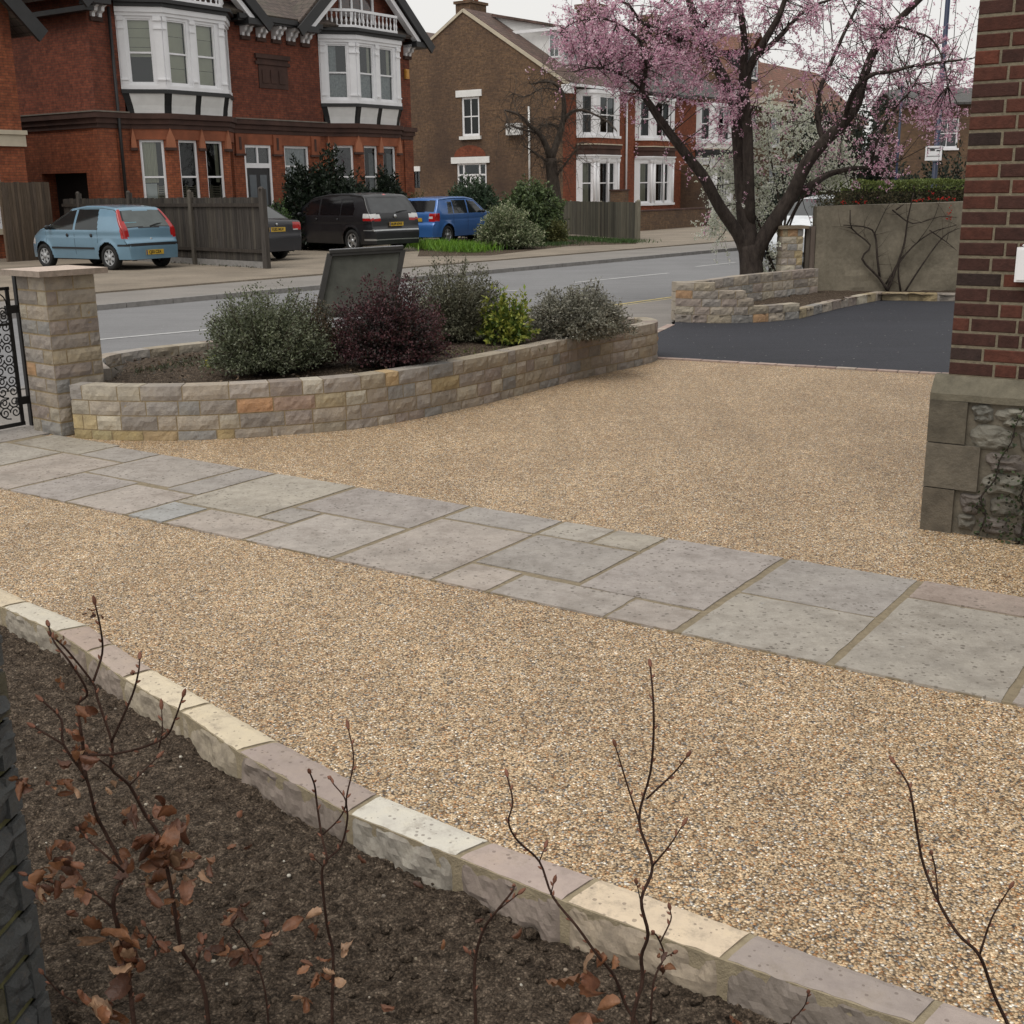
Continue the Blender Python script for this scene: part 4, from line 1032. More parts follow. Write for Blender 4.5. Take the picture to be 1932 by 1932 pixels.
wall_panel(lo, (15.14, 9), (0, 9), 0, 3.75); wall_panel(up, (15.14, 9), (0, 9), 3.75, 7.5)
cantL = math.hypot(.9, .72)
for s in (0, SH):
    B = shift(bayG, s)
    wall_panel(lo, B[0], B[1], 0, 3.75, [(.24, .97, .8, 3.4)]); wall_panel(lo, B[2], B[3], 0, 3.75, [(.2, .93, .8, 3.4)])
    wall_panel(lo, B[1], B[2], 0, 3.75, [(.36, 1.14, .8, 3.4), (1.46, 2.22, .8, 3.4)])
# gable brick triangles
for uc in (3.15, 12.05):
    h = [(uc, 10.4)]
    up.face([(uc - 3.2, -.02, 7.5), (uc + 3.2, -.02, 7.5), (uc, -.02, 10.4)])
for s, (x0, x1) in ((0, (0, 15.14)),):
    up.face([(15.1, 9, 7.5), (0.04, 9, 7.5), (3.15, 9, 10.4), (12, 9, 10.4)])
lo.build('lower_walls', [m_brB, m_dark], V); up.build('upper_walls', [m_brA, m_dark], V)
# pilaster quoin at left corner
mb = MB(); mb.box(-.03, .62, -.035, .2, 0, 3.7); mb.box(14.6, 15.17, -.035, .2, 0, 3.7)
mb.parts('corner_pilaster', m_brB, V)
# moulded string course
line = [(0, 9), (0, 0)] + bayG + shift(bayG, SH) + [(15.14, 0), (15.14, 9)]
mb = MB()
polyband(mb, line, .05, 3.72, 3.86); polyband(mb, line, .10, 3.86, 4.02); polyband(mb, line, .17, 4.02, 4.18)
mb.build('string_course', m_band, V)
mb = MB()
polyband(mb, [(0, 9), (0, 0), (1.1, 0)], .19, 4.18, 4.22); polyband(mb, [(5.5, 0), (1.1 + SH, 0)], .19, 4.18, 4.22)
mb.parts('ledge', plain('weathered_lead', (.17, .15, .125), .7, .2, 4), V)
# terracotta lintels and gablets
li, gb = MB(), MB()
for s in (0, SH):
    B = shift(bayG, s); polyband(li, B, .025, 3.40, 3.72)
    for (px, py, nx_, ny_, wd) in ((1.26 + s, -.05, -.62, -.78, .17), (2.12 + s, -.74, -.38, -.93, .32), (3.40 + s, -.72, 0, -1, .24), (4.52 + s, -.72, .15, -1, .26)):
        n_ = Vector((nx_, ny_, 0)).normalized(); t_ = Vector((-n_.y, n_.x, 0)); c = Vector((px, py, 0))
        prof = [(-wd / 2, 3.16), (wd / 2, 3.16), (wd / 2 * .8, 3.42), (0, 3.74), (-wd / 2 * .8, 3.42)]
        f_ = [c + t_ * a + n_ * .085 + Vector((0, 0, z)) for a, z in prof]; b_ = [c + t_ * a - n_ * .05 + Vector((0, 0, z)) for a, z in prof]
        gb.mesh(f_ + b_, [(0, 1, 2, 3, 4)] + [(i, i + 5, (i + 1) % 5 + 5, (i + 1) % 5) for i in range(5)])
        li.mesh(*( [c + t_ * a + n_ * o + Vector((0, 0, z)) for z in (3.08, 3.16) for (a, o) in ((-wd / 2 - .02, .1), (wd / 2 + .02, .1), (wd / 2 + .02, -.05), (-wd / 2 - .02, -.05))],
                  [(3, 2, 1, 0), (4, 5, 6, 7), (0, 1, 5, 4), (1, 2, 6, 5), (3, 0, 4, 7)]), m=1)
li.box(5.62, 9.75, -.03, .05, 3.35, 3.72)
for x in (5.72, 7.5, 9.42):
    li.box(x - .20, x + .20, -.07, .02, 3.05, 3.70); li.box(x - .05, x + .05, -.085, -.06, 3.18, 3.6, m=1); li.box(x - .24, x + .24, -.09, .02, 2.98, 3.05, m=1)
li.parts('lintel', [m_lint, m_band], V); gb.parts('gablet', m_lint2, V)
# decorative brick panel
mb = MB(); mb.box(6.85, 8.25, -.03, .02, 5.25, 6.02); mb.box(6.70, 8.36, -.07, .02, 6.02, 6.12); mb.box(6.70, 8.36, -.09, .02, 6.22, 6.36); mb.box(6.8, 8.28, -.04, .02, 6.12, 6.22)
for i in range(3): mb.box(7.0 + i * .4, 7.3 + i * .4, -.055, -.03, 5.42, 5.85)
mb.build('brick_panel', m_band, V)
# door and hall window
mb = MB(); 
for (a, b, c, d) in ((5.93, 6.02, .45, 3.35), (7.13, 7.22, .45, 3.35), (6.02, 7.13, 3.26, 3.35), (6.02, 7.13, 2.58, 2.74), (6.54, 6.61, 2.74, 3.26)): mb.box(a, b, .02, .1, c, d)
df = mb.build('door_frame', m_white, V)
mb = MB(); mb.box(6.02, 7.13, .07, .075, 2.74, 3.26); mb.build('fanlight', m_glass, df)
mb = MB(); mb.box(6.02, 7.13, .06, .12, .45, 2.58); dd = mb.build('front_door', m_black, V)
mb = MB(); mb.box(6.16, 6.48, .052, .06, .9, 2.35); mb.box(6.66, 6.98, .052, .06, .9, 2.35); mb.build('door_panel', plain('grey_obscured_glass', (.10, .115, .13), .25, .1, 4), dd)
window(V, (5.48, 0), (10, 0), 7.87 - 5.48, 9.13 - 5.48, 1.0, 3.35, fw=.08, rail=.70, curtain=[(0, 1, 0, 1, 'net')], setb=.05)
# bay windows, ground floor
for s in (0, SH):
    B = shift(bayG, s)
    if s == 0:
        cu = [[(0, .72, .5, 1, 'curtain'), (0, .6, 0, .49, 'board'), (.62, 1, 0, .47, 'slat')], [(0.0, .4, 0, .47, 'slat'), (.42, 1, 0, .47, 'slat')], [(0.0, .3, 0, .47, 'slat'), (.35, 1, 0, .47, 'slat'), (.75, 1, .5, 1, 'curtain')]]
    else:
        cu = [[(0, .18, 0, 1, 'net')], [(.6, 1, 0, .9, 'net')], [(.55, 1, 0, .9, 'net')]]
    window(V, B[0], B[1], .24, .97, .8, 3.4, fw=.075, rail=.565, curtain=cu[0], glass=m_glass)
    window(V, B[1], B[2], .36, 1.14, .8, 3.4, fw=.075, rail=.565, curtain=cu[1], glass=m_glassdk)
    window(V, B[1], B[2], 1.46, 2.22, .8, 3.4, fw=.075, rail=.565, curtain=cu[2], glass=m_glassdk)
# first floor timber bays
for bi, s in enumerate((0, SH)):
    B = shift(bayU, s); L1 = math.hypot(1.0, .9)
    mb = MB(); holes1 = [(.30, 1.02, 5.05, 6.92)]; holes2 = [(.20, .96, 5.05, 6.92), (1.35, 2.11, 5.05, 6.92)]
    wall_panel(mb, B[0], B[1], 4.88, 7.2, holes1, .08); wall_panel(mb, B[1], B[2], 4.88, 7.2, holes2, .08); wall_panel(mb, B[2], B[3], 4.88, 7.2, [(.3, 1.0, 5.05, 6.92)], .08)
    polyband(mb, B, .05, 7.0, 7.1); polyband(mb, B, .10, 7.1, 7.25); polyband(mb, B, .03, 4.88, 5.0)
    def pil(pa, pb, a0, a1):
        pa, pb = Vector((*pa, 0)), Vector((*pb, 0)); u = (pb - pa).normalized(); n = Vector((u.y, -u.x, 0)); Z = Vector((0, 0, 1))
        mb.obox(pa + u * a0 + Z * 4.9, u * (a1 - a0), n * .035, Z * 2.1)
        for z in (6.62, 5.14): mb.obox(pa + u * (a0 - .015) + n * .036 + Z * z, u * (a1 - a0 + .03), n * .03, Z * .05)
        mb.obox(pa + u * (a0 - .01) + n * .036 + Z * 6.86, u * (a1 - a0 + .02), n * .04, Z * .12)
    pil(B[0], B[1], .05, .22); pil(B[0], B[1], L1 - .24, L1 - .01); pil(B[1], B[2], .01, .13); pil(B[1], B[2], 1.07, 1.26); pil(B[1], B[2], 2.28, 2.50)
    bw_ = mb.build('bay_joinery', [m_white, m_dark], V)
    if s == 0: cu = [[(0, 1, .42, 1, 'blind')], [(0, 1, 0, 1, 'blind')], [(0, 1, 0, 1, 'blind')]]
    else: cu = [[(0, .45, .5, 1, 'net'), (0, 1, 0, .45, 'net')], [(.8, 1, .5, 1, 'curtain'), (0, 1, 0, .48, 'net')], [(.75, 1, .5, 1, 'curtain'), (0, 1, 0, .48, 'net')]]
    window(V, B[0], B[1], .30, 1.02, 5.05, 6.92, fw=.045, rail=.48, curtain=cu[0], setb=.03)
    window(V, B[1], B[2], .20, .96, 5.05, 6.92, fw=.045, rail=.48, curtain=cu[1], setb=.03)
    window(V, B[1], B[2], 1.35, 2.11, 5.05, 6.92, fw=.045, rail=.48, curtain=cu[2], setb=.03)
    # coved apron: black timbers, white panels
    bl, wh = MB(), MB(); polyband(bl, B, .06, 4.76, 4.88)
    G_ = shift(bayG, s); zs_ = [(4.19, 0.0), (4.28, .10), (4.42, .30), (4.6, .68), (4.76, 1.0)]
    def apr(i, t, z, f, o):
        g0, g1, u0, u1 = Vector((*G_[i], 0)), Vector((*G_[i + 1], 0)), Vector((*B[i], 0)), Vector((*B[i + 1], 0))
        q = g0.lerp(g1, t).lerp(u0.lerp(u1, t), f); d = (u1 - u0).normalized(); q += Vector((d.y, -d.x, 0)) * o; q.z = z; return q
    for i in range(3):
        for k in range(4):
            (za, fa), (zb2, fb) = zs_[k], zs_[k + 1]
            bl.face([apr(i, 0, za, fa, 0), apr(i, 1, za, fa, 0), apr(i, 1, zb2, fb, 0), apr(i, 0, zb2, fb, 0)])
        for (t0, t1) in (((.16, .94),) if i == 0 else ((.06, .94),) if i == 2 else ((.07, .455), (.545, .93))):
            for k in range(4):
                (za, fa), (zb2, fb) = zs_[k], zs_[k + 1]
                wh.face([apr(i, t0, za, fa, .02), apr(i, t1, za, fa, .02), apr(i, t1, zb2, fb, .02), apr(i, t0, zb2, fb, .02)], sm=True)
    bl.build('apron_timbers', m_vent, V); wh.parts('apron_panel', m_white2, V)
    # gutter fascia and balcony balustrade
    mb = MB(); polyband(mb, B, .16, 7.26, 7.36); polyband(mb, B, .26, 7.36, 7.46); mb.prism([(B[0][0] - .2, 0), (B[1][0] - .1, -1.0), (B[2][0] + .1, -1.0), (B[3][0] + .2, 0)], 7.40, 7.48); mb.build('bay_gutter', m_vent, V)
    ba = MB(); Bb = [(B[0][0] + .25, -.15), (B[1][0] + .05, -.82), (B[2][0] - .05, -.82), (B[3][0] - .25, -.15)]
    polyband(ba, Bb, .05, 7.52, 7.60); polyband(ba, Bb, .06, 8.05, 8.14); brs = ba.build('balustrade', m_white, V)
    one = None
    for i in range(3):
        a, b = Vector((*Bb[i], 0)), Vector((*Bb[i + 1], 0)); nn_ = 11 if i == 1 else 6
        for k in range(nn_):
            p = a.lerp(b, (k + .5) / nn_)
            if one is None and bi == 0:
                q = MB(); q.lathe([(.035, 0), (.035, .03), (.02, .05), (.045, .13), (.045, .18), (.022, .27), (.018, .33), (.034, .38), (.034, .40), (.026, .45)], (0, 0, 0), 8)
                one = q.build('baluster', m_white, brs); BAL = one; one.location = (p.x, p.y, 7.6)
            else:
                c = BAL.copy(); COL.objects.link(c); c.parent = brs; c.location = (p.x, p.y, 7.6)
    uc = (3.15, 12.05)[bi]
    window(V, (uc - 1, -.03), (uc + 1.2, -.03), .05, 1.95, 7.7, 9.3, fw=.1, rail=None, bars=2, barmode=2, bw=.1, setb=-.06, curtain=[(0, 1, 0, 1, 'net')], name='attic_window')
# roofs
mb = MB()
for uc in (3.15, 12.05): gable_roof(mb, uc, 3.62, 7.38, 10.5, -.62, 6.0)
# main slope between and behind
mb.obox((0.4, -.45, 7.46), (14.3, 0, 0), (0, 5.3, 3.55), Vector((0, -3.55, 5.3)).normalized() * .12)
mb.obox((0.4, 9.3, 7.46), (14.3, 0, 0), (0, -4.45, 3.55), Vector((0, 3.55, 4.45)).normalized() * .12)
mb.build('roof', m_tileA, V)
bg_, ws = MB(), MB()
for uc in (3.15, 12.05):
    for s in (-1, 1):
        a, b = Vector((uc, -.70, 10.36)), Vector((uc + s * 3.75, -.70, 7.13)); bg_.beam(a, b, .08, .34, up=(0, 0, 1))
        a2, b2 = Vector((uc, -.50, 9.93)), Vector((uc + s * 3.05, -.50, 7.35)); ws.beam(a2, b2, .25, .16)
        bg_.obox((uc + s * 3.05 - .3, -.68, 7.18), (.9 if s > 0 else .6, 0, 0), (0, .7, 0), (0, 0, .2))
bg_.parts('bargeboard', m_vent, V); ws.parts('soffit_board', m_white, V)
mb = MB(); mb.box(5.6, 9.6, -.58, -.44, 7.34, 7.5); mb.box(5.6, 9.6, -.5, .1, 7.28, 7.34); mb.box(-.35, -.1, -.5, 9.2, 6.98, 7.12); mb.box(15.2, 15.5, -.5, 9.2, 7.3, 7.45)
mb.tube([(.72, -.12, 7.2), (.72, -.12, 0)], .05, 8); mb.parts('gutter', m_vent, V)
for x in (.12, 6.12, 6.85, 7.58, 8.30, 9.02, 14.80):
    cb = MB()
    for k in (0, .24):
        vs = [(x + k + a, y, z) for a in (0, .11) for (y, z) in ((0, 6.88), (-.10, 6.88), (-.12, 6.98), (-.24, 7.04), (-.26, 7.14), (-.42, 7.20), (-.42, 7.28), (0, 7.28))]
        cb.mesh(vs, [tuple(range(7, -1, -1)), tuple(range(8, 16))] + [(i, (i + 1) % 8, (i + 1) % 8 + 8, i + 8) for i in range(8)])
    cb.box(x - .03, x + .40, -.09, .02, 6.76, 6.89, m=1)
    cb.build('eaves_corbel', [m_white, m_band], V)
ab = MB(); ab.box(0, .22, -.08, 0, 0, .36); ab.box(.03, .19, -.10, -.08, .05, .31)
ao = ab.build('alarm_box', plain('yellow_plastic', (.55, .27, .05), .5, .05, 3)); ao.matrix_world = V.matrix_basis @ Matrix.Translation((14.78, -.02, 6.03))
tag(ao, 'yellow burglar alarm box on the red brick wall beside the right bay', 'alarm box')

# ---- neighbour at the left edge ----
Nb = houseroot('orange_brick_house', -2.6, 'orange brick house with cream stone band at the left edge')
mb = MB(); wall_panel(mb, (-7, 0), (0, 0), 0, 7.0, [(3.2, 6.15, .87, 2.9)]); wall_panel(mb, (0, 0), (0, 8), 0, 6.4); wall_panel(mb, (0, 8), (-7, 8), 0, 6.4)
mb.face([(-7, -.01, 6.9), (0, -.01, 6.4), (-3.5, -.01, 10.2)]); mb.build('walls', [m_brB, m_dark], Nb)
mb = MB(); mb.box(-7, .03, -.10, .0, 3.12, 3.44); mb.box(-7, .06, -.16, 0, 3.44, 3.56); mb.box(-4, -.78, -.18, 0, .70, .86); mb.build('stone_band', m_creamst, Nb)
window(Nb, (-7, 0), (0, 0), 3.2, 6.15, .87, 2.9, fw=.12, bars=2, sill=True)
mb = MB(); gable_roof(mb, -3.5, 4.1, 6.15, 10.2, -.5, 8.2); mb.build('roof', m_tileA, Nb)
mb = MB(); mb.beam((-3.5, -.55, 10.1), (.65, -.55, 6.1), .1, .42); mb.build('bargeboards', m_vent, Nb)

# ---- brown brick gable house and terrace ----
T = houseroot('brown_brick_gable_house', 26.67, 'brown brick gable-end house with white dormer and red brick bay front')
RZ = 12.0
mb = MB()
# side wall with window and door openings, then gable polygon above
wall_panel(mb, (0, RZ), (0, 0), 0, 6.55, [(RZ - 6.01, RZ - 4.91, 4.34, 6.23), (RZ - 6.38, RZ - 4.54, .5, 3.03), (RZ - 9.29, RZ - 8.84, 1.85, 2.7)])
mb.face([(0, RZ, 6.55), (0, 0, 6.55), (0, 0, 6.7), (0, 5.76, 10.25), (0, 7.9, 9.0), (0, RZ, 9.0)])
mb.face([(0, RZ, 0), (0, RZ, 9), (6, RZ, 9), (6, RZ, 0)])
mb.build('gable_wall', [m_brC, m_dark], T)
bay1 = [(1.25, 0), (1.95, -.7), (4.3, -.7), (5.0, 0)]
def terrace_front(parent, x0, x1, bay, brick, whitebay=False, curt=None):
    mb = MB(); lc = math.hypot(.7, .7)
    wall_panel(mb, (x0, 0), bay[0], 0, 6.65); mb.build('front_wall', [brick, m_dark], parent)
    mb = MB(); wall_panel(mb, bay[3], (x1, 0), 0, 6.65); mb.build('front_wall', [brick, m_dark], parent)
    mb = MB(); gm = MB()
    for k, (z0, z1, w0, w1) in enumerate(((.0, .78, 0, 0), (.78, 3.32, .95, 2.98), (3.32, 4.12, 0, 0), (4.12, 6.35, 4.32, 6.1))):
        if k % 2 == 0:
            for i in range(3): wall_panel(mb, bay[i], bay[i + 1], z0, z1)
        else:
            wall_panel(gm, bay[0], bay[1], z0, z1, [(.28, .80, w0, w1)], .1); wall_panel(gm, bay[1], bay[2], z0, z1, [(.42, 1.95, w0, w1)], .1); wall_panel(gm, bay[2], bay[3], z0, z1, [(.2, .75, w0, w1)], .1)
            polyband(gm, bay, .09, z0, z0 + .12); polyband(gm, bay, .06, z1 - .16, z1)
            if k == 1:
                polyband(gm, bay, .12, z1 - .07, z1)
                for (a, b, t) in ((0, 1, .90), (1, 2, .06), (1, 2, .5), (1, 2, .94)):
                    p = Vector((*bay[a], 0)).lerp(Vector((*bay[b], 0)), t); gm.tube([(p.x, p.y - .04, z0 + .12), (p.x, p.y - .04, z1 - .35)], .065, 8); gm.lathe([(.07, 0), (.12, .1), (.13, .2)], (p.x, p.y - .04, z1 - .38), 8)
            cc = curt or [(0, .3, 0, 1, 'net')]
            window(parent, bay[0], bay[1], .28, .80, w0, w1, fw=.05, rail=.5, setb=.04, curtain=[(0, .8, 0, 1, 'curtain')] if k == 1 else cc, glass=m_glassdk)
            window(parent, bay[1], bay[2], .42, 1.95, w0, w1, fw=.07, rail=.5, bars=1, setb=.04, curtain=[(.7, 1, 0, 1, 'net')], glass=m_glassdk)
    mb.parts('bay_brickwork', [m_white2 if whitebay else brick, m_dark], parent); gm.build('bay_joinery', [m_white, m_dark], parent)
    bd = MB(); polyband(bd, bay, .06, 3.34, 3.6); polyband(bd, bay, .12, 3.6, 3.78); bd.build('band_course', m_vent if whitebay else m_band, parent)
    bd = MB(); polyband(bd, bay, .16, 3.79, 3.84); bd.build('ledge', m_creamst, parent)
terrace_front(T, 0, 6.15, bay1, m_brD)
lo = MB(); lo.box(-.06, 0, 4.73, 6.32, 6.23, 6.55); lo.box(-.06, 0, 4.32, 6.72, 3.03, 3.34); lo.box(-.06, 0, 8.78, 9.35, 2.7, 2.95); lo.box(-.12, 0, 4.8, 6.12, 4.18, 4.34); lo.parts('lintel', m_white2, T)
mb = MB(); vs = [(-.012, 5.55 + 1.0 * math.cos(a), 3.36 + .55 * math.sin(a)) for a in np.linspace(0, math.pi, 12)]; mb.face(vs[::-1]); mb.build('relieving_arch', m_brD, T)
window(T, (0, RZ), (0, 0), RZ - 6.01, RZ - 4.91, 4.34, 6.23, fw=.11, rail=.5, bars=1, setb=.05, glass=m_glassdk, bw=.05)
mb = MB()
for (y0, y1, z0, z1) in ((6.29, 6.38, .5, 3.03), (4.54, 4.63, .5, 3.03), (4.63, 6.29, 2.95, 3.03), (4.63, 6.29, 2.42, 2.50), (5.93, 6.02, .5, 2.95), (4.93, 5.02, .5, 2.95)): mb.box(.03, .1, y0, y1, z0, z1)
mb.box(.07, .12, 5.02, 5.93, .5, 2.42)
for z in (.7, 1.6): mb.box(.06, .07, 5.15, 5.8, z, z + .65)
dfr = mb.build('side_door', m_white, T)
mb = MB(); mb.box(.09, .095, 4.63, 4.93, .5, 2.95); mb.box(.09, .095, 6.02, 6.29, .5, 2.95); mb.box(.09, .095, 5.02, 5.93, 2.5, 2.95); mb.build('pane', m_glassdk, dfr)
window(T, (0, RZ), (0, 0), RZ - 9.29, RZ - 8.84, 1.85, 2.7, fw=.03, rail=None, bars=1, barmode=2, setb=.05, mat=m_black)
mb = MB(); mb.box(-.25, 0, 2.3, 3.15, 4.3, 4.85); mb.build('wall_cabinet', m_white2, T)
mb = MB(); mb.tube([(-.08, 1.88, 1.5), (-.08, 1.88, 5.6)], .05, 8); mb.build('vent_pipe', m_white2, T)
# roof: ridge along the street
def slope(mb, x0, x1, y0, z0, y1, z1, th=.12, m=0):
    d = Vector((0, y1 - y0, z1 - z0)); n = Vector((1, 0, 0)).cross(d).normalized(); n = n if n.z > 0 else -n
    mb.obox((x0, y0, z0), (x1 - x0, 0, 0), d, n * th, (1, 1, 1), m)
mb = MB(); slope(mb, -.02, 6.2, -.35, 6.48, 5.76, 10.27); slope(mb, -.02, 6.2, 8.0, 8.93, 5.76, 10.27); slope(mb, -.05, 6.2, 7.8, 9.02, 10, 9.7); slope(mb, -.05, 6.2, 12.3, 9.0, 10, 9.7)
mb.build('roof', m_tileB, T)
mb = MB(); mb.beam((-.03, -.35, 6.5), (-.03, 5.76, 10.29), .07, .16); mb.beam((-.03, 5.76, 10.29), (-.03, 7.95, 9.0), .07, .12); mb.build('verge', m_creamst, T)
mb = MB(); mb.box(-.05, 6.2, -.5, -.38, 6.42, 6.55); mb.box(-.12, .35, -.42, .0, 6.1, 6.5); mb.tube([(6.12, -.1, 6.3), (6.12, -.1, 1.0)], .055, 8); mb.build('gutter_and_downpipe', m_white, T)
# dormer
mb = MB(); dx0, dx1, dy = 2.0, 4.7, 1.35
mb.mesh([(dx0, dy, 7.5), (dx0, 5.25, 9.93), (dx0, 5.25, 10.12), (dx0, dy, 9.30), (dx1, dy, 7.5), (dx1, 5.25, 9.93), (dx1, 5.25, 10.12), (dx1, dy, 9.3)], [(1, 0, 3, 2), (4, 5, 6, 7), (0, 4, 7, 3)])
dm = mb.build('dormer', m_white2, T)
window(dm, (dx0 + 0, 4.4), (dx0 + 0, dy), 2.40, 3.02, 7.95, 9.08, fw=.07, rail=None, bars=1, barmode=2, setb=-.07)
window(dm, (dx0, dy), (dx1, dy), .12, 2.58, 7.85, 9.08, fw=.09, rail=None, bars=2, barmode=2, setb=-.07, bw=.09)
mb = MB(); slope(mb, dx0 - .25, dx1 + .3, dy - .45, 9.22, 5.3, 10.15, .12); mb.build('dormer_roof', m_tileB, dm)
mb = MB(); mb.box(dx0 - .28, dx0 - .22, dy - .5, 4.3, 9.2, 9.34); mb.box(dx0 - .28, dx1 + .3, dy - .55, dy - .46, 9.16, 9.34); mb.build('dormer_fascia', m_white, dm)
mb = MB(); mb.box(.9, 2.3, 6.0, 6.9, 9.6, 10.75); mb.box(.82, 2.38, 5.92, 6.98, 10.75, 10.88); ch = mb.build('chimney', m_brC, T)
for x in (1.15, 1.6, 2.05):
    q = MB(); q.lathe([(.14, 0), (.12, .1), (.12, .42), (.15, .45), (.15, .52), (.10, .52)], (x, 6.45, 10.88), 10); q.build('chimney_pot', m_lint, ch)
# second house: slate roof
T2 = houseroot('red_terrace_house', 26.67 + 6.2, 'red brick terrace house with grey slate roof and white bays behind the blossom')
bay2 = [(1.0, 0), (1.7, -.7), (4.2, -.7), (4.9, 0)]
terrace_front(T2, 0, 7.3, bay2, m_brD)
mb = MB(); slope(mb, 0, 7.3, -.35, 6.5, 5.76, 9.6); slope(mb, 0, 7.3, 11.5, 6.5, 5.76, 9.6); mb.build('roof', m_slate, T2)
mb = MB(); mb.box(0, 7.3, -.5, -.38, 6.45, 6.58); mb.build('gutter', m_vent, T2)
mb = MB(); mb.box(5.6, 6.9, 5.2, 6.4, 8.6, 11.6); mb.box(5.5, 7.0, 5.1, 6.5, 11.6, 11.85); ch = mb.build('chimney', m_brC, T2)
for x in (5.9, 6.6):
    q = MB(); q.lathe([(.14, 0), (.12, .1), (.12, .42), (.15, .45), (.15, .52), (.10, .52)], (x, 5.8, 11.85), 10); q.build('chimney_pot', m_lint, ch)
mb = MB(); mb.box(6.5, 7.3, -1.4, 0, 0, 2.9); mb.build('porch', m_brC, T2)
# third: white bays
T3 = houseroot('white_bay_house', 26.67 + 13.5, 'terrace house with white rendered bays and dark band, half hidden behind the plum trunk')
bay3 = [(1.0, 0), (1.7, -.9), (4.4, -.9), (5.1, 0)]
terrace_front(T3, 0, 6.5, bay3, m_brD, True)
mb = MB(); slope(mb, 0, 6.5, -.35, 6.6, 5.76, 9.9); slope(mb, 0, 6.5, 11.5, 6.6, 5.76, 9.9); mb.build('roof', m_slate, T3)
mb = MB(); mb.box(5.5, 6.4, 5.2, 6.4, 8.6, 12.0); mb.build('chimney', m_brC, T3)
# orange roofed pair further on
T4 = houseroot('orange_roofed_house', 26.67 + 21.0, 'house with orange tiled roof and dark dormer with white window behind the blossom')
mb = MB(); wall_panel(mb, (0, 0), (8.5, 0), 0, 6.8, [(1, 2.2, 4.2, 6.0), (4.5, 6.2, 4.2, 6.0), (1, 2.4, .8, 3), (4.5, 6.2, .8, 3)]); wall_panel(mb, (0, 9), (0, 0), 0, 6.8); wall_panel(mb, (8.5, 0), (8.5, 9), 0, 6.8)
mb.face([(0, 9, 6.8), (0, 0, 6.8), (0, 4.5, 11.4)]); mb.face([(8.5, 0, 6.8), (8.5, 9, 6.8), (8.5, 4.5, 11.4)]); mb.build('walls', [m_brC, m_dark], T4)
for a in ((1, 2.2), (4.5, 6.2)):
    window(T4, (0, 0), (8.5, 0), a[0], a[1], 4.2, 6.0, fw=.1, bars=1, sill=True); window(T4, (0, 0), (8.5, 0), a[0], a[1] + (.2 if a[0] == 1 else 0), .8, 3, fw=.1, bars=1, sill=True)
mb = MB(); slope(mb, -.2, 8.7, -.45, 6.6, 4.5, 11.4); slope(mb, -.2, 8.7, 9.4, 6.6, 4.5, 11.4); mb.build('roof', m_tileO, T4)
mb = MB(); mb.box(0, 8.5, -.5, -.36, 6.5, 6.9); mb.build('fascia', m_creamst, T4)
mb = MB(); mb.mesh([(2.8, 1.0, 7.9), (2.8, 3.4, 10.3), (2.8, 1.0, 10.1), (4.4, 1.0, 7.9), (4.4, 3.4, 10.3), (4.4, 1.0, 10.1)], [(1, 0, 2), (3, 4, 5), (0, 3, 5, 2)])
dm = mb.build('dormer', m_vent, T4); window(dm, (2.8, 1.0), (4.4, 1.0), .25, 1.35, 8.3, 9.9, fw=.1, bars=1, setb=-.07)
mb = MB(); gable_roof(mb, 3.6, 1.1, 10.0, 11.0, .6, 3.8, .1); mb.build('dormer_roof', m_tileO, dm)
T5 = houseroot('red_tiled_cottage', 26.67 + 31.5, 'lower orange tiled house roof seen through the right side of the blossom')
mb = MB(); wall_panel(mb, (0, 0), (12, 0), 0, 6.2, [(1, 2.2, 3.8, 5.4), (5, 6.2, 3.8, 5.4), (8, 9.2, 3.8, 5.4)]); wall_panel(mb, (0, 8), (0, 0), 0, 6.2); mb.face([(0, 8, 6.2), (0, 0, 6.2), (0, 4, 10)]); mb.build('walls', [m_brC, m_dark], T5)
for a in (1, 5, 8): window(T5, (0, 0), (12, 0), a, a + 1.2, 3.8, 5.4, fw=.1, bars=1, sill=True)
mb = MB(); slope(mb, -.2, 12, -.4, 6.0, 4, 10); slope(mb, -.2, 12, 8.4, 6.0, 4, 10); mb.build('roof', m_tileO, T5)
# far brick building on the right
FB = empty('far_brown_brick_building', (22, 70, 0), R(-8), 'plain brown brick building in the distance behind the blue poles', 'building')
mb = MB(); wall_panel(mb, (0, 0), (26, 0), 0, 6.0, [(2, 3.2, 3.6, 5.2), (6, 7.2, 3.6, 5.2), (10, 11.2, 3.6, 5.2), (14, 15.2, 3.6, 5.2)]); wall_panel(mb, (0, 10), (0, 0), 0, 6.0); mb.build('walls', [m_brC, m_dark], FB)
for a in (2, 6, 10, 14): window(FB, (0, 0), (26, 0), a, a + 1.2, 3.6, 5.2, fw=.1, bars=1, sill=True)
mb = MB(); slope(mb, -.3, 26.3, -.4, 5.9, 5, 7.0); slope(mb, -.3, 26.3, 10.4, 5.9, 5, 7.0); mb.build('roof', m_slate, FB)
# low brick garden wall and pier of the terrace
def bwall(name, p, L, h, th, label, mat, ang=HA, cat='wall', cap=None):
    r_ = empty(name, p, ang, label, cat); mb = MB(); mb.box(0, L, 0, th, -.05, h); mb.build('brickwork', mat, r_)
    mb = MB(); mb.box(-.03, L + .03, -.03, th + .03, h, h + .06); mb.build('coping', cap or m_band, r_)
bwall('low_brick_garden_wall', (5.2, 49.5, 0), 7.0, .78, .22, 'low brown brick garden wall across the front of the terrace', m_brC)
bwall('brick_gate_pier', (4.25, 45.8, 0), .5, 1.62, .5, 'square brown brick gate pier between the two white ground floor bays', m_brC)

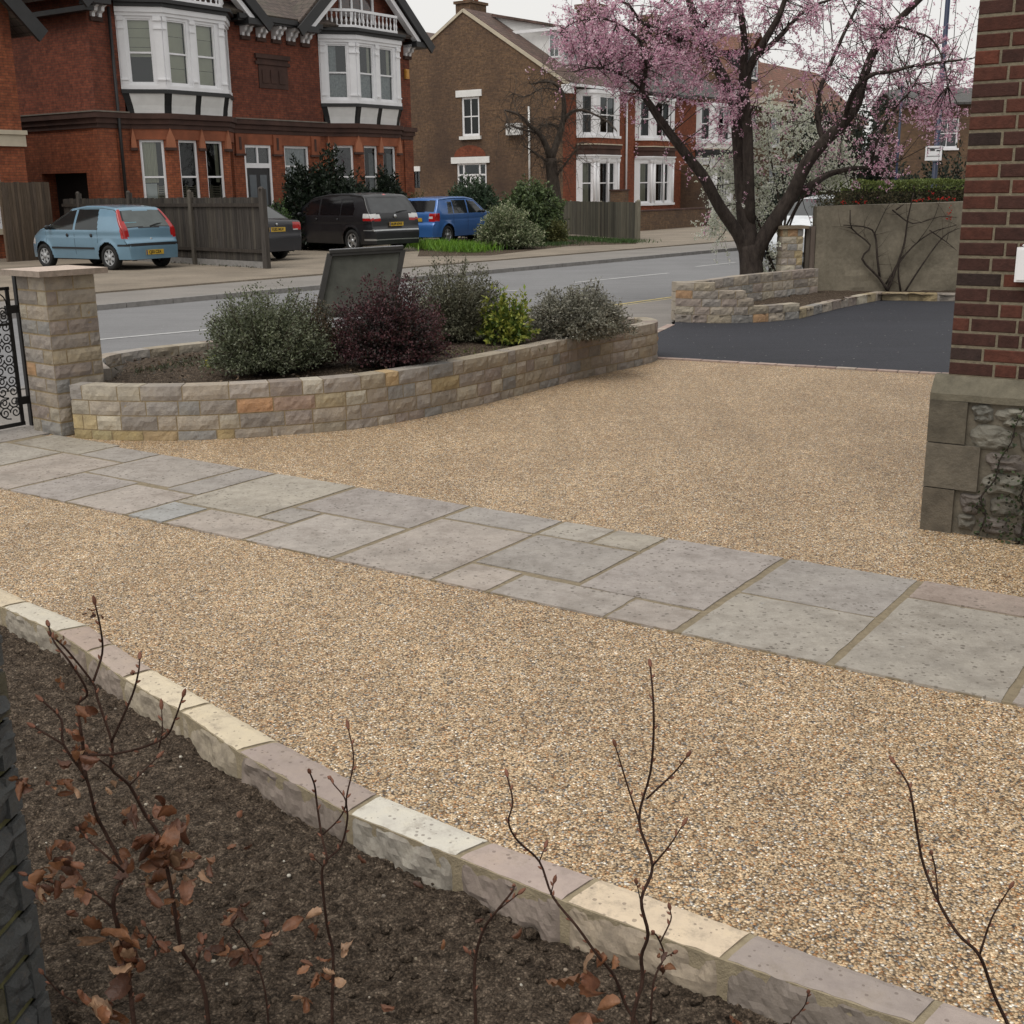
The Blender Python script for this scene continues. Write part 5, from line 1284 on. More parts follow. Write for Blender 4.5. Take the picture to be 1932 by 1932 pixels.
# ================= CARS =================
def carpaint(name, c, flake=0.3, coat=.8):
    g = NG(name); ob = g.coord()
    g.color(g.mix(g.ramp(g.noise(ob, 1.2, 4), [(.3, 0.), (.7, 1.)]), tuple(x * .9 for x in c), tuple(min(1, x * 1.08) for x in c)))
    g.p.inputs['Metallic'].default_value = flake; g.p.inputs['Coat Weight'].default_value = coat; g.p.inputs['Coat Roughness'].default_value = .08
    g.rough(g.ramp(g.noise(ob, 5, 5, .7), [(.3, .35), (.7, .5)])); return g.mat
m_tyre = plain('tyre_rubber', (.012, .012, .012), .85, .3, 20)
m_rim = plain('alloy_silver', (.42, .43, .44), .35, .1, 8, metal=.7)
m_hub = plain('plastic_hubcap', (.36, .37, .38), .5, .1, 8, metal=.2)
m_trim = plain('black_trim', (.012, .013, .015), .55, .3, 8)
m_cglass = plain('car_glass', (.012, .016, .017), .06, .2, 2, spec=.6)
m_cglass2 = plain('tinted_car_glass', (.006, .006, .007), .08, .2, 2, spec=.6)
m_rglass = plain('misted_rear_glass', (.085, .10, .10), .25, .2, 3)
m_red = plain('red_lens', (.35, .012, .012), .2, .2, 8, coat=.5)
m_clear = plain('clear_lens', (.55, .55, .55), .15, .1, 8, coat=.5)
m_plate = plain('yellow_plate', (.55, .36, .04), .45, .05, 8)
m_ink = plain('black_lettering', (.012, .012, .012), .6, .1, 8)
m_under = plain('underbody', (.008, .008, .008), .95, .2, 4)
def interp(P, x):
    for (a, b), (c, d) in zip(P, P[1:]):
        if a <= x <= c: return b + (d - b) * (x - a) / max(1e-9, c - a)
    return P[-1][1] if x > P[-1][0] else P[0][1]
def inpoly(x, y, poly):
    c = False; n = len(poly); j = n - 1
    for i in range(n):
        (xi, yi), (xj, yj) = poly[i], poly[j]
        if (yi > y) != (yj > y) and x < (xj - xi) * (y - yi) / (yj - yi) + xi: c = not c
        j = i
    return c
def text_mesh(s, size, mat, name, parent, bold=.012):
    cu = bpy.data.curves.new(name, 'FONT'); cu.body = s; cu.size = size; cu.align_x = 'CENTER'; cu.align_y = 'CENTER'; cu.offset = bold * size; cu.extrude = .002
    t = bpy.data.objects.new('tmp_text', cu); COL.objects.link(t)
    dg = bpy.context.evaluated_depsgraph_get(); me = bpy.data.meshes.new_from_object(t.evaluated_get(dg)); me.name = name
    bpy.data.objects.remove(t); me.materials.clear(); me.materials.append(mat)
    o = bpy.data.objects.new(name, me); COL.objects.link(o); o.parent = parent; return o
def make_car(S):
    root = empty(S['name'], (0, 0, 0), 0, S['label'], 'car')
    L, W, H, top = S['L'], S['W'], S['H'], S['top']; belt = S['belt']; zb = .25; tum = S.get('tum', .20)
    wh = S['wheels']; wr = S['wr']; ar = wr + .07
    st = .025
    # resample top outline
    P = []
    for (a, b), (c, d) in zip(top, top[1:]):
        n = max(1, int(math.ceil(max(abs(c - a), abs(d - b)) / st)))
        for k in range(n): P.append((a + (c - a) * k / n, b + (d - b) * k / n))
    P.append(top[-1])
    # light smoothing of the outline
    for _ in range(S.get('smooth', 3)): P = [P[0]] + [((P[i - 1][0] + 2 * P[i][0] + P[i + 1][0]) / 4, (P[i - 1][1] + 2 * P[i][1] + P[i + 1][1]) / 4) for i in range(1, len(P) - 1)] + [P[-1]]
    def plan(x):
        r = 1.0
        if x < .45: r -= .13 * ((.45 - x) / .45) ** 2.6
        if x > L - .9: r -= .24 * ((x - L + .9) / .9) ** 2.4
        return r
    def ye(x, z):
        y = W / 2 * plan(x)
        if z < .62: y *= 1 - .055 * ((.62 - z) / .42) ** 1.6
        if z > belt: y *= 1 - tum * ((z - belt) / (H - belt)) ** 1.25
        for wx in wh:        # wheel arch flare
            d = math.hypot(x - wx, z - wr)
            if d < ar + .12 and z < belt: y += .016 * math.exp(-((d - ar) / .05) ** 2)
        if abs(z - .80) < .05: y -= .004
        return y
    NZ = int((H - zb) / st) + 2; NT = 28; V = []; col = []
    for (x, z) in P:
        ring = []; rc = min(.055, (z - zb) * .3)
        for k in range(NZ):
            zz = min(zb + k * st, z - rc); ring.append((x, ye(x, zz), zz))
        ee = ye(x, z - rc)
        for k in range(1, 4):
            a = k / 3 * math.pi / 2; ring.append((x, ee - rc * (1 - math.cos(a)), z - rc + rc * math.sin(a)))
        yt = ee - rc
        for k in range(1, NT + 1):
            t = k / NT; ring.append((x, yt * (1 - 2 * t), z + .03 * min(1, yt) * (1 - (1 - 2 * t) ** 2) * (1 if z > .9 else .2)))
        # mirror
        half = ring[:NZ + 3]
        ring = half + ring[NZ + 3:-1] + [(p[0], -p[1], p[2]) for p in half[::-1]]
        V.append(ring)
    M_ = len(V[0]); N_ = len(V); parts = {}
    def put(key, f): parts.setdefault(key, []).append(f)
    for i in range(N_ - 1):
        for j in range(M_ - 1):
            q = [V[i][j], V[i][j + 1], V[i + 1][j + 1], V[i + 1][j]]
            cx = sum(p[0] for p in q) / 4; cy = sum(p[1] for p in q) / 4; cz = sum(p[2] for p in q) / 4
            if (Vector(q[2]) - Vector(q[0])).length < 1e-5: continue
            side = j < NZ + 1 or j >= M_ - NZ - 2
            sgn = 'L' if cy > 0 else 'R'
            if side and any(math.hypot(cx - wx, cz - wr) < ar for wx in wh): continue
            key = S['classify'](cx, cy, cz, side, abs(cy) / max(.01, ye(cx, cz)))
            if key is None: key = 'body'
            if key in ('side_window_a', 'side_window_b', 'side_window_c', 'tail_light', 'tail_light_white', 'head_light'): key += sgn
            put(key, (i * M_ + j, i * M_ + j + 1, (i + 1) * M_ + j + 1, (i + 1) * M_ + j))
    flat = [p for r in V for p in r]
    names = {'side_window': 'side_window', 'tail_light': 'tail_light'}
    built = {}
    for key, fs in parts.items():
        base = key.rstrip('LR') if key[-1] in 'LR' else key
        nm = 'side_window' if base.startswith('side_window') else base.replace('_white', '')
        mat = {'body': S['paint'], 'side_window': S.get('glass', m_cglass), 'rear_window': S.get('rglass', m_rglass), 'windscreen': m_cglass, 'tail_light': m_red, 'bumper_strip': m_trim, 'window_surround': m_trim, 'roof_panel': S.get('roofmat', S['paint']),
               'head_light': m_clear, 'lower_trim': m_trim, 'chrome_strip': m_rim}[nm]
        if base == 'tail_light_white': mat = m_clear; nm = 'reversing_light'
        ids = sorted({v for f in fs for v in f}); mp = {v: k for k, v in enumerate(ids)}
        mb = MB(); mb.mesh([flat[v] for v in ids], [tuple(mp[v] for v in f)[::-1] for f in fs], (1, 1, 1), 0, True)
        if key == 'body':     # underside and rear/front closure
            mb.face([(.1, -W / 2 * .8, zb + .02), (L - .15, -W / 2 * .8, zb + .02), (L - .15, W / 2 * .8, zb + .02), (.1, W / 2 * .8, zb + .02)], m=1)
            mb.face([flat[k] for k in range(M_)], m=0); mb.face([flat[(N_ - 1) * M_ + k] for k in range(M_ - 1, -1, -1)], m=0)
            mb.box(.25, L - .3, -W / 2 + .17, W / 2 - .17, zb - .03, .62, m=1)
            for wx in wh: mb.box(wx - ar - .02, wx + ar + .02, -W / 2 + .10, W / 2 - .10, wr, ar + wr - .02, m=1)
            mat = [mat, m_under]
        built[key] = mb.build(nm, mat, root)
    # shut lines and handles
    mb = MB()
    for x, z0, z1 in S['lines']:
        for s in (1, -1): mb.tube([(x + .0 * (z - z0), s * (ye(x, z) - .001), z) for z in np.linspace(z0, z1, 8)], .005, 4)
    for x, z in S['handles']:
        for s in (1, -1): mb.lathe([(.0, 0), (.045, .004), (.04, .018), (0, .022)], (x, s * ye(x, z), z), 10, ax=(0, s, 0))
    if S.get('moulding'):
        x0, x1, z = S['moulding']
        for s in (1, -1): mb.beam((x0, s * (ye(x0, z) + .004), z), (x1, s * (ye(x1, z) + .004), z), .02, .045)
    if mb.v: mb.build('door_trim', m_trim, root)
    # mirrors
    for s in (1, -1):
        mb = MB(); mx, mz = S['mirror']; y0 = ye(mx, mz)
        mb.mesh([(mx + .05 * math.cos(a) * math.cos(b), s * (y0 + .09 + .085 * math.sin(a) * math.cos(b)), mz + .06 * math.sin(b)) for b in np.linspace(-1.5, 1.5, 6) for a in np.linspace(0, 2 * math.pi, 9)[:-1]],
                [(r * 8 + c, r * 8 + (c + 1) % 8, (r + 1) * 8 + (c + 1) % 8, (r + 1) * 8 + c) for r in range(5) for c in range(8)], (1, 1, 1), 0, True)
        mb.box(mx - .02, mx + .03, min(s * y0 - s * .03, s * (y0 + .06)), max(s * y0 - s * .03, s * (y0 + .06)), mz - .04, mz)
        mb.build('door_mirror', m_trim, root)
    # number plate
    px, pz, tilt = S['plate']; mb = MB(); mb.box(-.013, .0, -.26, .26, -.055, .055); pl_ = mb.build('number_plate', m_plate, root); pl_.location = (px, 0, pz); pl_.rotation_euler = (0, tilt, 0)
    if S.get('reg'):
        t = text_mesh(S['reg'], .098, m_ink, 'plate_lettering', pl_, .02); t.rotation_euler = (math.pi / 2, 0, -math.pi / 2); t.location = (-.0145, 0, 0)
        t.scale = (.86, 1, 1)
    mb = MB(); mb.box(-.0145, -.0135, .225, .258, -.053, .053); mb.build('plate_band', plain('blue_plate_band', (.02, .05, .2), .5, .1, 5), pl_)
    if S.get('badge'):
        x, z, r = S['badge']; mb = MB(); mb.lathe([(0, 0), (r, .002), (r * .9, .01), (0, .014)], (x, 0, z), 14, ax=(-1, 0, .15)); mb.build('badge', m_rim, root)
    if S.get('wiper'):
        (x0, y0, z0), (x1, y1, z1) = S['wiper']; mb = MB(); mb.tube([(x0, y0, z0), ((x0 + x1) / 2 - .02, (y0 + y1) / 2, (z0 + z1) / 2 + .02), (x1, y1, z1)], [.018, .012, .006], 6); mb.build('wiper', m_trim, root)
    # wheels
    first = None
    for wx in wh:
        for s in (1, -1):
            e = None
            if first is None:
                mb = MB(); wv = .19
                mb.lathe([(wr * .62, -wv / 2 + .01), (wr * .92, -wv / 2), (wr, -wv / 2 + .025), (wr, wv / 2 - .025), (wr * .92, wv / 2), (wr * .68, wv / 2 - .005), (wr * .66, wv / 2 - .03), (.0, wv / 2 - .06)], (0, 0, 0), 32, ax=(0, 1, 0))
                tyre = mb.build('wheel', m_tyre, root)
                mb = MB(); rr_ = wr * .66; o_ = wv / 2 - .02; ns = S['spokes']
                mb.lathe([(rr_, o_ - .03), (rr_, o_), (rr_ * .9, o_ + .005), (rr_ * .88, o_ - .03)], (0, 0, 0), 32, ax=(0, 1, 0))
                mb.lathe([(.07, o_ - .03), (.065, o_ + .012), (0, o_ + .018)], (0, 0, 0), 14, ax=(0, 1, 0))
                for k in range(ns):
                    a = 2 * math.pi * k / ns + .3; d = Vector((math.cos(a), 0, math.sin(a))); t_ = Vector((-d.z, 0, d.x)); w0, w1 = S['sw']
                    vs = [d * .04 - t_ * w0, d * .04 + t_ * w0, d * rr_ * .93 + t_ * w1, d * rr_ * .93 - t_ * w1]
                    vv = [v + Vector((0, o_ + .004, 0)) for v in vs] + [v + Vector((0, o_ - .02, 0)) for v in vs]
                    mb.mesh(vv, [(0, 1, 2, 3), (7, 6, 5, 4), (0, 4, 5, 1), (1, 5, 6, 2), (2, 6, 7, 3), (3, 7, 4, 0)])
                mb.build('rim', S['rim'], tyre); first = tyre; tyre.location = (wx, s * (W / 2 - wv / 2 - .012), wr)
                e = tyre
            else:
                e = first.copy(); COL.objects.link(e); e.parent = root; e.location = (wx, s * (W / 2 - .107), wr)
                for ch in first.children: c = ch.copy(); COL.objects.link(c); c.parent = e
            if s < 0: e.rotation_euler = (0, 0, math.pi)
            else: e.rotation_euler = (0, rnd.uniform(0, 1), 0)
    return root
def place(root, anchor, px, py, z, heading):
    """stand the car so that a local point falls on a world point seen in the photo"""
    g_ = gnd(px, py, z); c, s = math.cos(heading), math.sin(heading); ax, ay = anchor
    root.rotation_euler = (0, 0, heading); root.location = (g_.x - (c * ax - s * ay), g_.y - (s * ax + c * ay), .03)
# light blue hatchback
def cls_a(x, y, z, side, r):
    rear = x < .62
    if side:
        if inpoly(x, z, [(.98, .93), (1.82, .92), (1.82, 1.39), (1.08, 1.39)]): return 'side_window_a'
        if inpoly(x, z, [(1.90, .92), (2.90, .93), (2.82, 1.02), (2.30, 1.36), (1.90, 1.39)]): return 'side_window_b'
    if rear and z > .70:
        lampx = interp([(.70, .12), (.98, .16), (1.36, .42)], z)
        wl = interp([(.70, .13), (.9, .15), (1.2, .11), (1.4, .07)], z)
        if .72 < z < 1.385 and r > 1 - wl / .83 and x < lampx + .05: return 'tail_light' if not (.80 < z < .86) else 'tail_light'
        if not side and .965 < z < 1.36: return 'rear_window' if r < .80 and .99 < z else 'window_surround'
    if x < .35 and .555 < z < .61 and (not side or x < .30): return 'bumper_strip'
    if not side and 2.15 < x < 2.95 and z > .93: return 'windscreen'
    if not side and .75 < x < 2.05 and z > 1.4 and r < .86: return 'roof_panel'
    if x > 3.5 and .58 < z < .72 and r > .6: return 'head_light'
A1 = make_car(dict(name='light_blue_hatchback', label='light blue five-door hatchback with tall red tail lights parked beside the dark fence', L=3.80, W=1.66, H=1.48,
    top=[(0, .24), (0.0, .50), (.015, .64), (.07, .68), (.10, .72), (.13, .96), (.17, 1.0), (.44, 1.38), (.52, 1.425), (1.0, 1.475), (1.6, 1.48), (2.1, 1.42), (2.9, 1.0), (3.2, .93), (3.55, .78), (3.72, .62), (3.80, .45), (3.80, .24)],
    belt=.90, wheels=(.66, 3.12), wr=.29, classify=cls_a, paint=carpaint('light_blue_paint', (.155, .275, .375)), roofmat=carpaint('darker_roof_paint', (.13, .20, .26)), lines=[(1.86, .35, .93), (2.95, .4, .9), (1.0, .62, .95)],  # roof panel gets a darker, duller version of the body paint
    handles=[(1.22, .80), (2.12, .80)], moulding=(1.15, 2.75, .50), mirror=(2.78, .98), plate=(-.006, .40, 0), reg='CJ03 CZA', badge=(.085, .70, .035), wiper=((.14, -.05, 1.0), (.22, -.50, 1.06)), spokes=7, sw=(.035, .028), rim=m_hub, tum=.30))
place(A1, (.66, .83), 207, 510, .03, R(146))
mb = MB(); mb.box(.22, .235, .28, .62, 1.03, 1.10); mb.build('parcel', plain('pale_blue_card', (.25, .5, .6), .7, .05, 3), A1)
def cls_b(x, y, z, side, r):
    if side:
        if inpoly(x, z, [(.85, 1.06), (1.45, 1.06), (1.45, 1.50), (1.0, 1.50), (.82, 1.25)]): return 'side_window_a'
        if inpoly(x, z, [(1.50, 1.06), (2.45, 1.05), (2.45, 1.53), (1.50, 1.52)]): return 'side_window_b'
        if inpoly(x, z, [(2.52, 1.05), (3.55, 1.05), (3.0, 1.42), (2.52, 1.52)]): return 'side_window_c'
    if x < .75 and not side and 1.12 < z < 1.53: return 'rear_window' if r < .88 else None
    if x < .55 and r > .62 and (not side or x < .42):
        if .90 < z < .97: return 'tail_light'
        if .97 <= z < 1.09: return 'tail_light_white'
    if x < .4 and .62 < z < .66: return 'chrome_strip'
    if x < .4 and .36 < z < .39: return 'chrome_strip'
    if not side and 1.60 < z and 0.55 < x < .66 and r < .1: return 'tail_light'
    if not side and 2.9 < x < 3.75 and z > 1.07: return 'windscreen'
A2 = make_car(dict(name='black_people_carrier', label='black people carrier with red and clear tail lights parked behind the tilted board', L=4.77, W=1.88, H=1.66,
    top=[(0, .24), (0, .58), (.02, .66), (.08, .70), (.11, .98), (.16, 1.09), (.48, 1.55), (.60, 1.615), (1.2, 1.66), (2.2, 1.65), (2.9, 1.56), (3.72, 1.10), (4.2, .98), (4.55, .80), (4.72, .6), (4.77, .45), (4.77, .24)],
    belt=1.0, wheels=(.98, 3.83), wr=.33, classify=cls_b, paint=carpaint('black_car_paint', (.006, .0065, .009), .0, .35), glass=m_cglass2, rglass=plain('grey_rear_glass', (.055, .058, .062), .18, .2, 3), lines=[(2.48, .4, 1.05), (1.48, .7, 1.05)],
    handles=[(1.6, .93), (2.62, .93)], mirror=(3.35, 1.08), plate=(.055, .80, -.05), reg='HL09 KWA', badge=(.09, 1.02, .055), wiper=((.16, -.10, 1.13), (.20, -.55, 1.16)), spokes=5, sw=(.045, .03), rim=m_rim))
place(A2, (.98, .94), 664, 477, .03, R(135))
def cls_c(x, y, z, side, r):
    if side:
        if inpoly(x, z, [(.72, .98), (1.02, .98), (1.02, 1.36), (.80, 1.36)]): return 'side_window_a'
        if inpoly(x, z, [(1.08, .98), (1.85, .98), (1.85, 1.40), (1.08, 1.40)]): return 'side_window_b'
        if inpoly(x, z, [(1.92, .98), (2.82, .98), (2.35, 1.34), (1.92, 1.40)]): return 'side_window_c'
    if x < .55 and not side and 1.04 < z < 1.40: return 'rear_window' if r < .88 else None
    if x < .45 and r > .66 and .74 < z < 1.0 and (not side or x < .26):
        if .83 < z < .89 and r < .86: return 'tail_light_white'
        return 'tail_light'
    if not side and 2.4 < x < 3.0 and z > 1.03: return 'windscreen'
A3 = make_car(dict(name='bright_blue_hatchback', label='bright blue hatchback seen from behind, parked beside the variegated bush', L=3.99, W=1.64, H=1.50,
    top=[(0, .26), (0, .55), (.02, .66), (.07, .69), (.09, .92), (.12, 1.01), (.33, 1.40), (.36, 1.455), (.6, 1.47), (1.1, 1.5), (1.9, 1.5), (2.35, 1.44), (2.95, 1.04), (3.3, .97), (3.75, .80), (3.95, .6), (3.99, .4), (3.99, .26)],
    belt=.95, wheels=(.72, 3.18), wr=.30, classify=cls_c, paint=carpaint('bright_blue_paint', (.04, .14, .40)), glass=m_cglass, rglass=m_cglass2, lines=[(1.88, .4, .98), (1.05, .65, .98)],
    handles=[], mirror=(2.7, 1.02), plate=(.045, .80, -.05), reg=None, badge=(.07, .93, .03), spokes=5, sw=(.05, .035), rim=m_rim, tum=.18))
place(A3, (.72, -.82), 847, 461, .03, R(58))
def cls_d(x, y, z, side, r):
    if side:
        if inpoly(x, z, [(1.0, 1.0), (1.75, .98), (1.75, 1.34), (1.38, 1.34)]): return 'side_window_a'
        if inpoly(x, z, [(1.82, .98), (2.95, .96), (2.5, 1.30), (1.82, 1.35)]): return 'side_window_b'
    if not side and .60 < x < 1.22 and z > 1.04: return 'rear_window' if r < .86 else None
    if x < .45 and r > .66 and .78 < z < .97 and (not side or x < .3): return 'tail_light_white' if z < .81 and r < .9 else 'tail_light'
    if x < .3 and .52 < z < .55: return 'bumper_strip'
    if not side and 2.5 < x < 3.3 and z > 1.0: return 'windscreen'
    if x > 4.2 and .6 < z < .75 and r > .55: return 'head_light'
SAL = dict(name='dark_grey_saloon', label='dark grey saloon car, its boot showing between the fence post and black people carrier', L=4.5, W=1.80, H=1.42,
    top=[(0, .26), (0, .60), (.02, .70), (.04, .95), (.10, 1.01), (.55, 1.04), (1.20, 1.37), (1.5, 1.42), (2.3, 1.42), (2.6, 1.38), (3.3, 1.0), (4.1, .86), (4.4, .68), (4.5, .5), (4.5, .26)],
    belt=.92, wheels=(.95, 3.65), wr=.31, classify=cls_d, paint=carpaint('dark_grey_paint', (.020, .020, .025), .3, .5), rglass=m_cglass, lines=[(1.8, .4, .98)],
    handles=[(1.3, .82), (2.0, .82)], mirror=(3.0, 1.0), plate=(.016, .80, 0), reg='YG02 MUV', badge=(.025, .93, .035), spokes=5, sw=(.05, .035), rim=m_rim)
A4 = make_car(SAL); place(A4, (0, 0), 524, 433, .83, R(140))
A5 = copy_tree(A4); A5['label'] = 'dark car whose roof shows just behind the bright blue hatchback'; place(A5, (2, 0), 830, 371, 1.40, R(146)); A5.location = (-3.3, 47.5, .03)
SW = dict(SAL); SW.update(name='white_hatchback', label='white car with sloping windscreen half hidden behind the rendered wall', L=3.80, W=1.66, H=1.50, top=[(0, .24), (0.0, .50), (.015, .64), (.10, .72), (.13, .96), (.44, 1.38), (.52, 1.43), (1.0, 1.49), (1.6, 1.50), (2.1, 1.43), (2.95, 1.02), (3.2, .95), (3.55, .80), (3.72, .62), (3.80, .45), (3.80, .24)],
    belt=.90, wheels=(.66, 3.12), wr=.29, classify=cls_a, paint=carpaint('white_car_paint', (.62, .65, .68), 0.0), lines=[(1.86, .35, .93)], handles=[(2.1, .8)], moulding=None, plate=(0, .42, 0), reg=None, mirror=(2.78, 1.0), wiper=None, badge=None)
A6 = make_car(SW); place(A6, (2.1, 0), 1528, 377, 1.43, R(225)); w6 = aty(1524, 400, 29.5); A6.rotation_euler = (0, 0, R(219)); A6.location = (w6.x + 2.0, w6.y + 1.2, .02)


# ================= FENCES =================
FC = [(.060, .052, .045), (.052, .046, .041), (.070, .062, .052), (.045, .040, .036)]
def board_fence(name, p, q, z0, z1, label, posts, bw=.10, palette=FC, seed=1, group=None, gravel=True, sag=0):
    p, q = Vector((p[0], p[1], 0)), Vector((q[0], q[1], 0)); d = q - p; L = d.length; u = d / L; n = Vector((u.y, -u.x, 0)); r = random.Random(seed)
    root = empty(name, p, 0, label, 'fence', group); mb = MB(); s = 0
    while s < L - .02:
        w_ = min(bw * r.uniform(.92, 1.05), L - s); c = r.choice(palette); k = r.uniform(.8, 1.25)
        lean = r.uniform(-.004, .004); zz = z1 + r.uniform(-.012, .008) - sag * s
        mb.obox(p + u * (s + .003) + n * r.uniform(.0, .006) + Vector((0, 0, z0 + (.16 if gravel else 0))), u * (w_ - .006), n * .018, Vector((0, 0, zz - z0 - (.16 if gravel else 0))), tuple(x * k for x in c)); s += w_
    o1 = mb.build('boards', m_fence, root)
    o2 = []
    for s, ph, pw_ in posts:
        mb = MB(); c = r.choice(palette); k = 1.5
        mb.obox(p + u * (s - pw_ / 2) - n * .07, u * pw_, n * (.06 + .05 * (pw_ > .11)), Vector((0, 0, ph)), tuple(x * k for x in c))
        cx = p + u * s - n * .04
        mb.lathe([(pw_ * .5, 0), (pw_ * .45, .03), (pw_ * .2, .05), (0, .055)], (cx.x, cx.y, ph), 4, tuple(x * k for x in c)); o2.append(mb.build('post', m_fence, root))
    mb = MB()
    for z in (z0 + .35, z1 - .22): mb.obox(p - n * .04 + Vector((0, 0, z)), u * L, n * .035, Vector((0, 0, .08)), (.05, .042, .036))
    o3 = mb.parts('rail', m_fence, root); ob_ = [o1] + o3 + o2
    if gravel:
        mb = MB(); mb.obox(p + n * .0 + Vector((0, 0, 0)), u * L, n * .03, Vector((0, 0, z0 + .15)), (.13, .12, .10)); ob_.append(mb.build('gravel_board', m_kerb, root))
    fixpar(ob_, root); return root
fp = gnd(505, 509); fa = R(137)
fq = fp + Vector((math.cos(fa), math.sin(fa), 0)) * 9.6
board_fence('board_fence', (fp.x, fp.y), (fq.x, fq.y), .03, 1.66, 'dark close-boarded fence behind the light blue hatchback', [(.0, 1.84, .17), (3.0, 1.80, .12), (5.9, 1.80, .12), (8.6, 1.80, .12)], seed=3)
board_fence('side_fence_panel', (-13.55, 33.1), (-12.75, 34.4), .03, 2.12, 'short taller brown fence panel beside the orange brick house', [(0.0, 2.1, .1)], palette=[(.10, .075, .055), (.085, .065, .05)], seed=5, gravel=False)
f2a, f2b = gnd(1203, 455), gnd(1203, 455) + (gnd(1066, 443) - gnd(1203, 455)).normalized() * 7.5
f2a.z = f2b.z = 0
board_fence('low_board_fence', (f2b.x, f2b.y), (f2a.x, f2a.y), .05, 1.27, 'low weathered grey fence beside the bare tree at the far pavement', [(7.45, 1.3, .2), (1.2, 1.25, .12), (4.2, 1.25, .12)], bw=.14, palette=[(.10, .095, .075), (.12, .11, .085), (.085, .08, .065)], seed=9, gravel=False)

# the leaning board in the planter: an old framed sign seen from the back
c0, c1, c2, c3 = aty(612, 474, 12.25), aty(759, 470, 12.25), aty(606, 582, 11.95), aty(748, 560, 11.95)
root = empty('tilted_framed_board', (-1.5, 12, .35), 0, 'dark rectangular framed board tilted among the shrubs of the planter', 'sign board')
tl, tr_ = aty(622, 479, 12.1), aty(760, 471, 12.3); bl_, br2 = aty(598, 595, 12.0), aty(738, 592, 12.2)
nb_ = (tr_ - tl).cross(bl_ - tl).normalized(); nb_ = nb_ if nb_.y < 0 else -nb_
mb = MB(); bkk = -nb_ * .03
mb.mesh([tl, tr_, br2, bl_, tl + bkk, tr_ + bkk, br2 + bkk, bl_ + bkk], [(0, 1, 2, 3), (7, 6, 5, 4), (0, 4, 5, 1), (1, 5, 6, 2), (2, 6, 7, 3), (3, 7, 4, 0)])
o1 = mb.build('panel', plain('grubby_board_back', (.085, .088, .074), .75, .35, 4, bump=.2), root)
mb = MB()
for a, b in ((tl, tr_), (tl, bl_), (tr_, br2), (bl_, br2)): mb.beam(a + nb_ * .005, b + nb_ * .005, .05, .055, up=nb_)
mb.beam(tl + nb_ * .02 + Vector((0, 0, .02)), tr_ + nb_ * .02 + Vector((0, 0, .02)), .05, .03)
o2 = mb.build('frame', plain('dull_aluminium_frame', (.035, .033, .030), .5, .3, 5), root)
mb = MB(); mb.beam(tl + Vector((0, 0, .038)) - nb_ * .0, tr_ + Vector((0, 0, .038)), .055, .01); o3 = mb.build('top_edge', plain('pale_grey_edge', (.24, .24, .25), .5, .3, 8), root)  # paler strip along the top of the dark frame
mb = MB(); mb.beam(br2.lerp(tr_, .35) - nb_ * .05, br2 + Vector((.1, .35, -.25)), .05, .05, (.12, .1, .08)); mb.beam(bl_.lerp(tl, .5) - nb_ * .05, bl_ + Vector((.02, .3, -.3)), .05, .05, (.12, .1, .08)); o4 = mb.parts('leg', m_fence, root)
fixpar([o1, o2, o3] + o4, root)

# poles and bus stop sign beyond the hedge
m_bpole = plain('blue_pole_paint', (.010, .019, .052), .5, .2, 3)
b0, b1 = aty(1762, 346, 27.0), aty(1796, 0, 27.0)
root = empty('blue_lamp_column', (b0.x, b0.y, 0), 0, 'thick dark blue street pole beside the brick house edge', 'pole'); mb = MB()
mb.tube([(b0.x, b0.y, 0), (b0.x, b0.y, .9), (b0.x, b0.y, .92), (b0.x, b0.y, 6.2)], [.085, .085, .06, .05], 14); o1 = mb.build('shaft', m_bpole, root)
mb = MB()
for z in (2.2, 2.9): mb.lathe([(.066, 0), (.07, .01), (.07, .05), (.066, .06)], (b0.x, b0.y, z), 14)
o2 = mb.build('bands', plain('steel_band', (.12, .13, .16), .4, .1, 5), root); fixpar([o1, o2], root)
p_ = aty(1690, 346, 27.5)
mb = MB(); mb.tube([(p_.x, p_.y, 0), (p_.x, p_.y, 3.9)], .028, 10); tag(mb.build('slim_blue_post', m_bpole), 'slim blue post left of the bus stop sign', 'pole')
s0, s1 = aty(1745, 303, 26.6), aty(1771, 277, 26.6)
root = empty('bus_stop_sign', (s0.x, s0.y, s0.z), 0, 'square white bus stop flag on the thick blue pole', 'sign')
mb = MB(); mb.box(s0.x, b0.x - .02, s0.y - .015, s0.y + .015, s0.z, s1.z + .02); o1 = mb.build('flag', m_white, root)
mb = MB(); w_ = (b0.x - .02 - s0.x); yy = s0.y - .02
mb.box(s0.x + .03, s0.x + .045, yy, yy + .003, s0.z + .15, s1.z - .02); mb.box(s0.x + .03, s0.x + w_ * .85, yy, yy + .003, s1.z - .035, s1.z - .02)
mb.box(s0.x + w_ * .25, s0.x + w_ * .55, yy, yy + .003, s0.z + .20, s0.z + .235); mb.box(s0.x + w_ * .65, s0.x + w_ * .85, yy, yy + .003, s0.z + .19, s0.z + .215); mb.box(s0.x + .02, s0.x + w_ * .9, yy, yy + .003, s0.z + .085, s0.z + .095)
o2 = mb.build('printing', m_ink, root); mb = MB(); mb.box(b0.x - .06, b0.x, s0.y - .01, b0.y, s0.z + .1, s0.z + .14); o3 = mb.build('bracket', m_bpole, root); fixpar([o1, o2, o3], root)

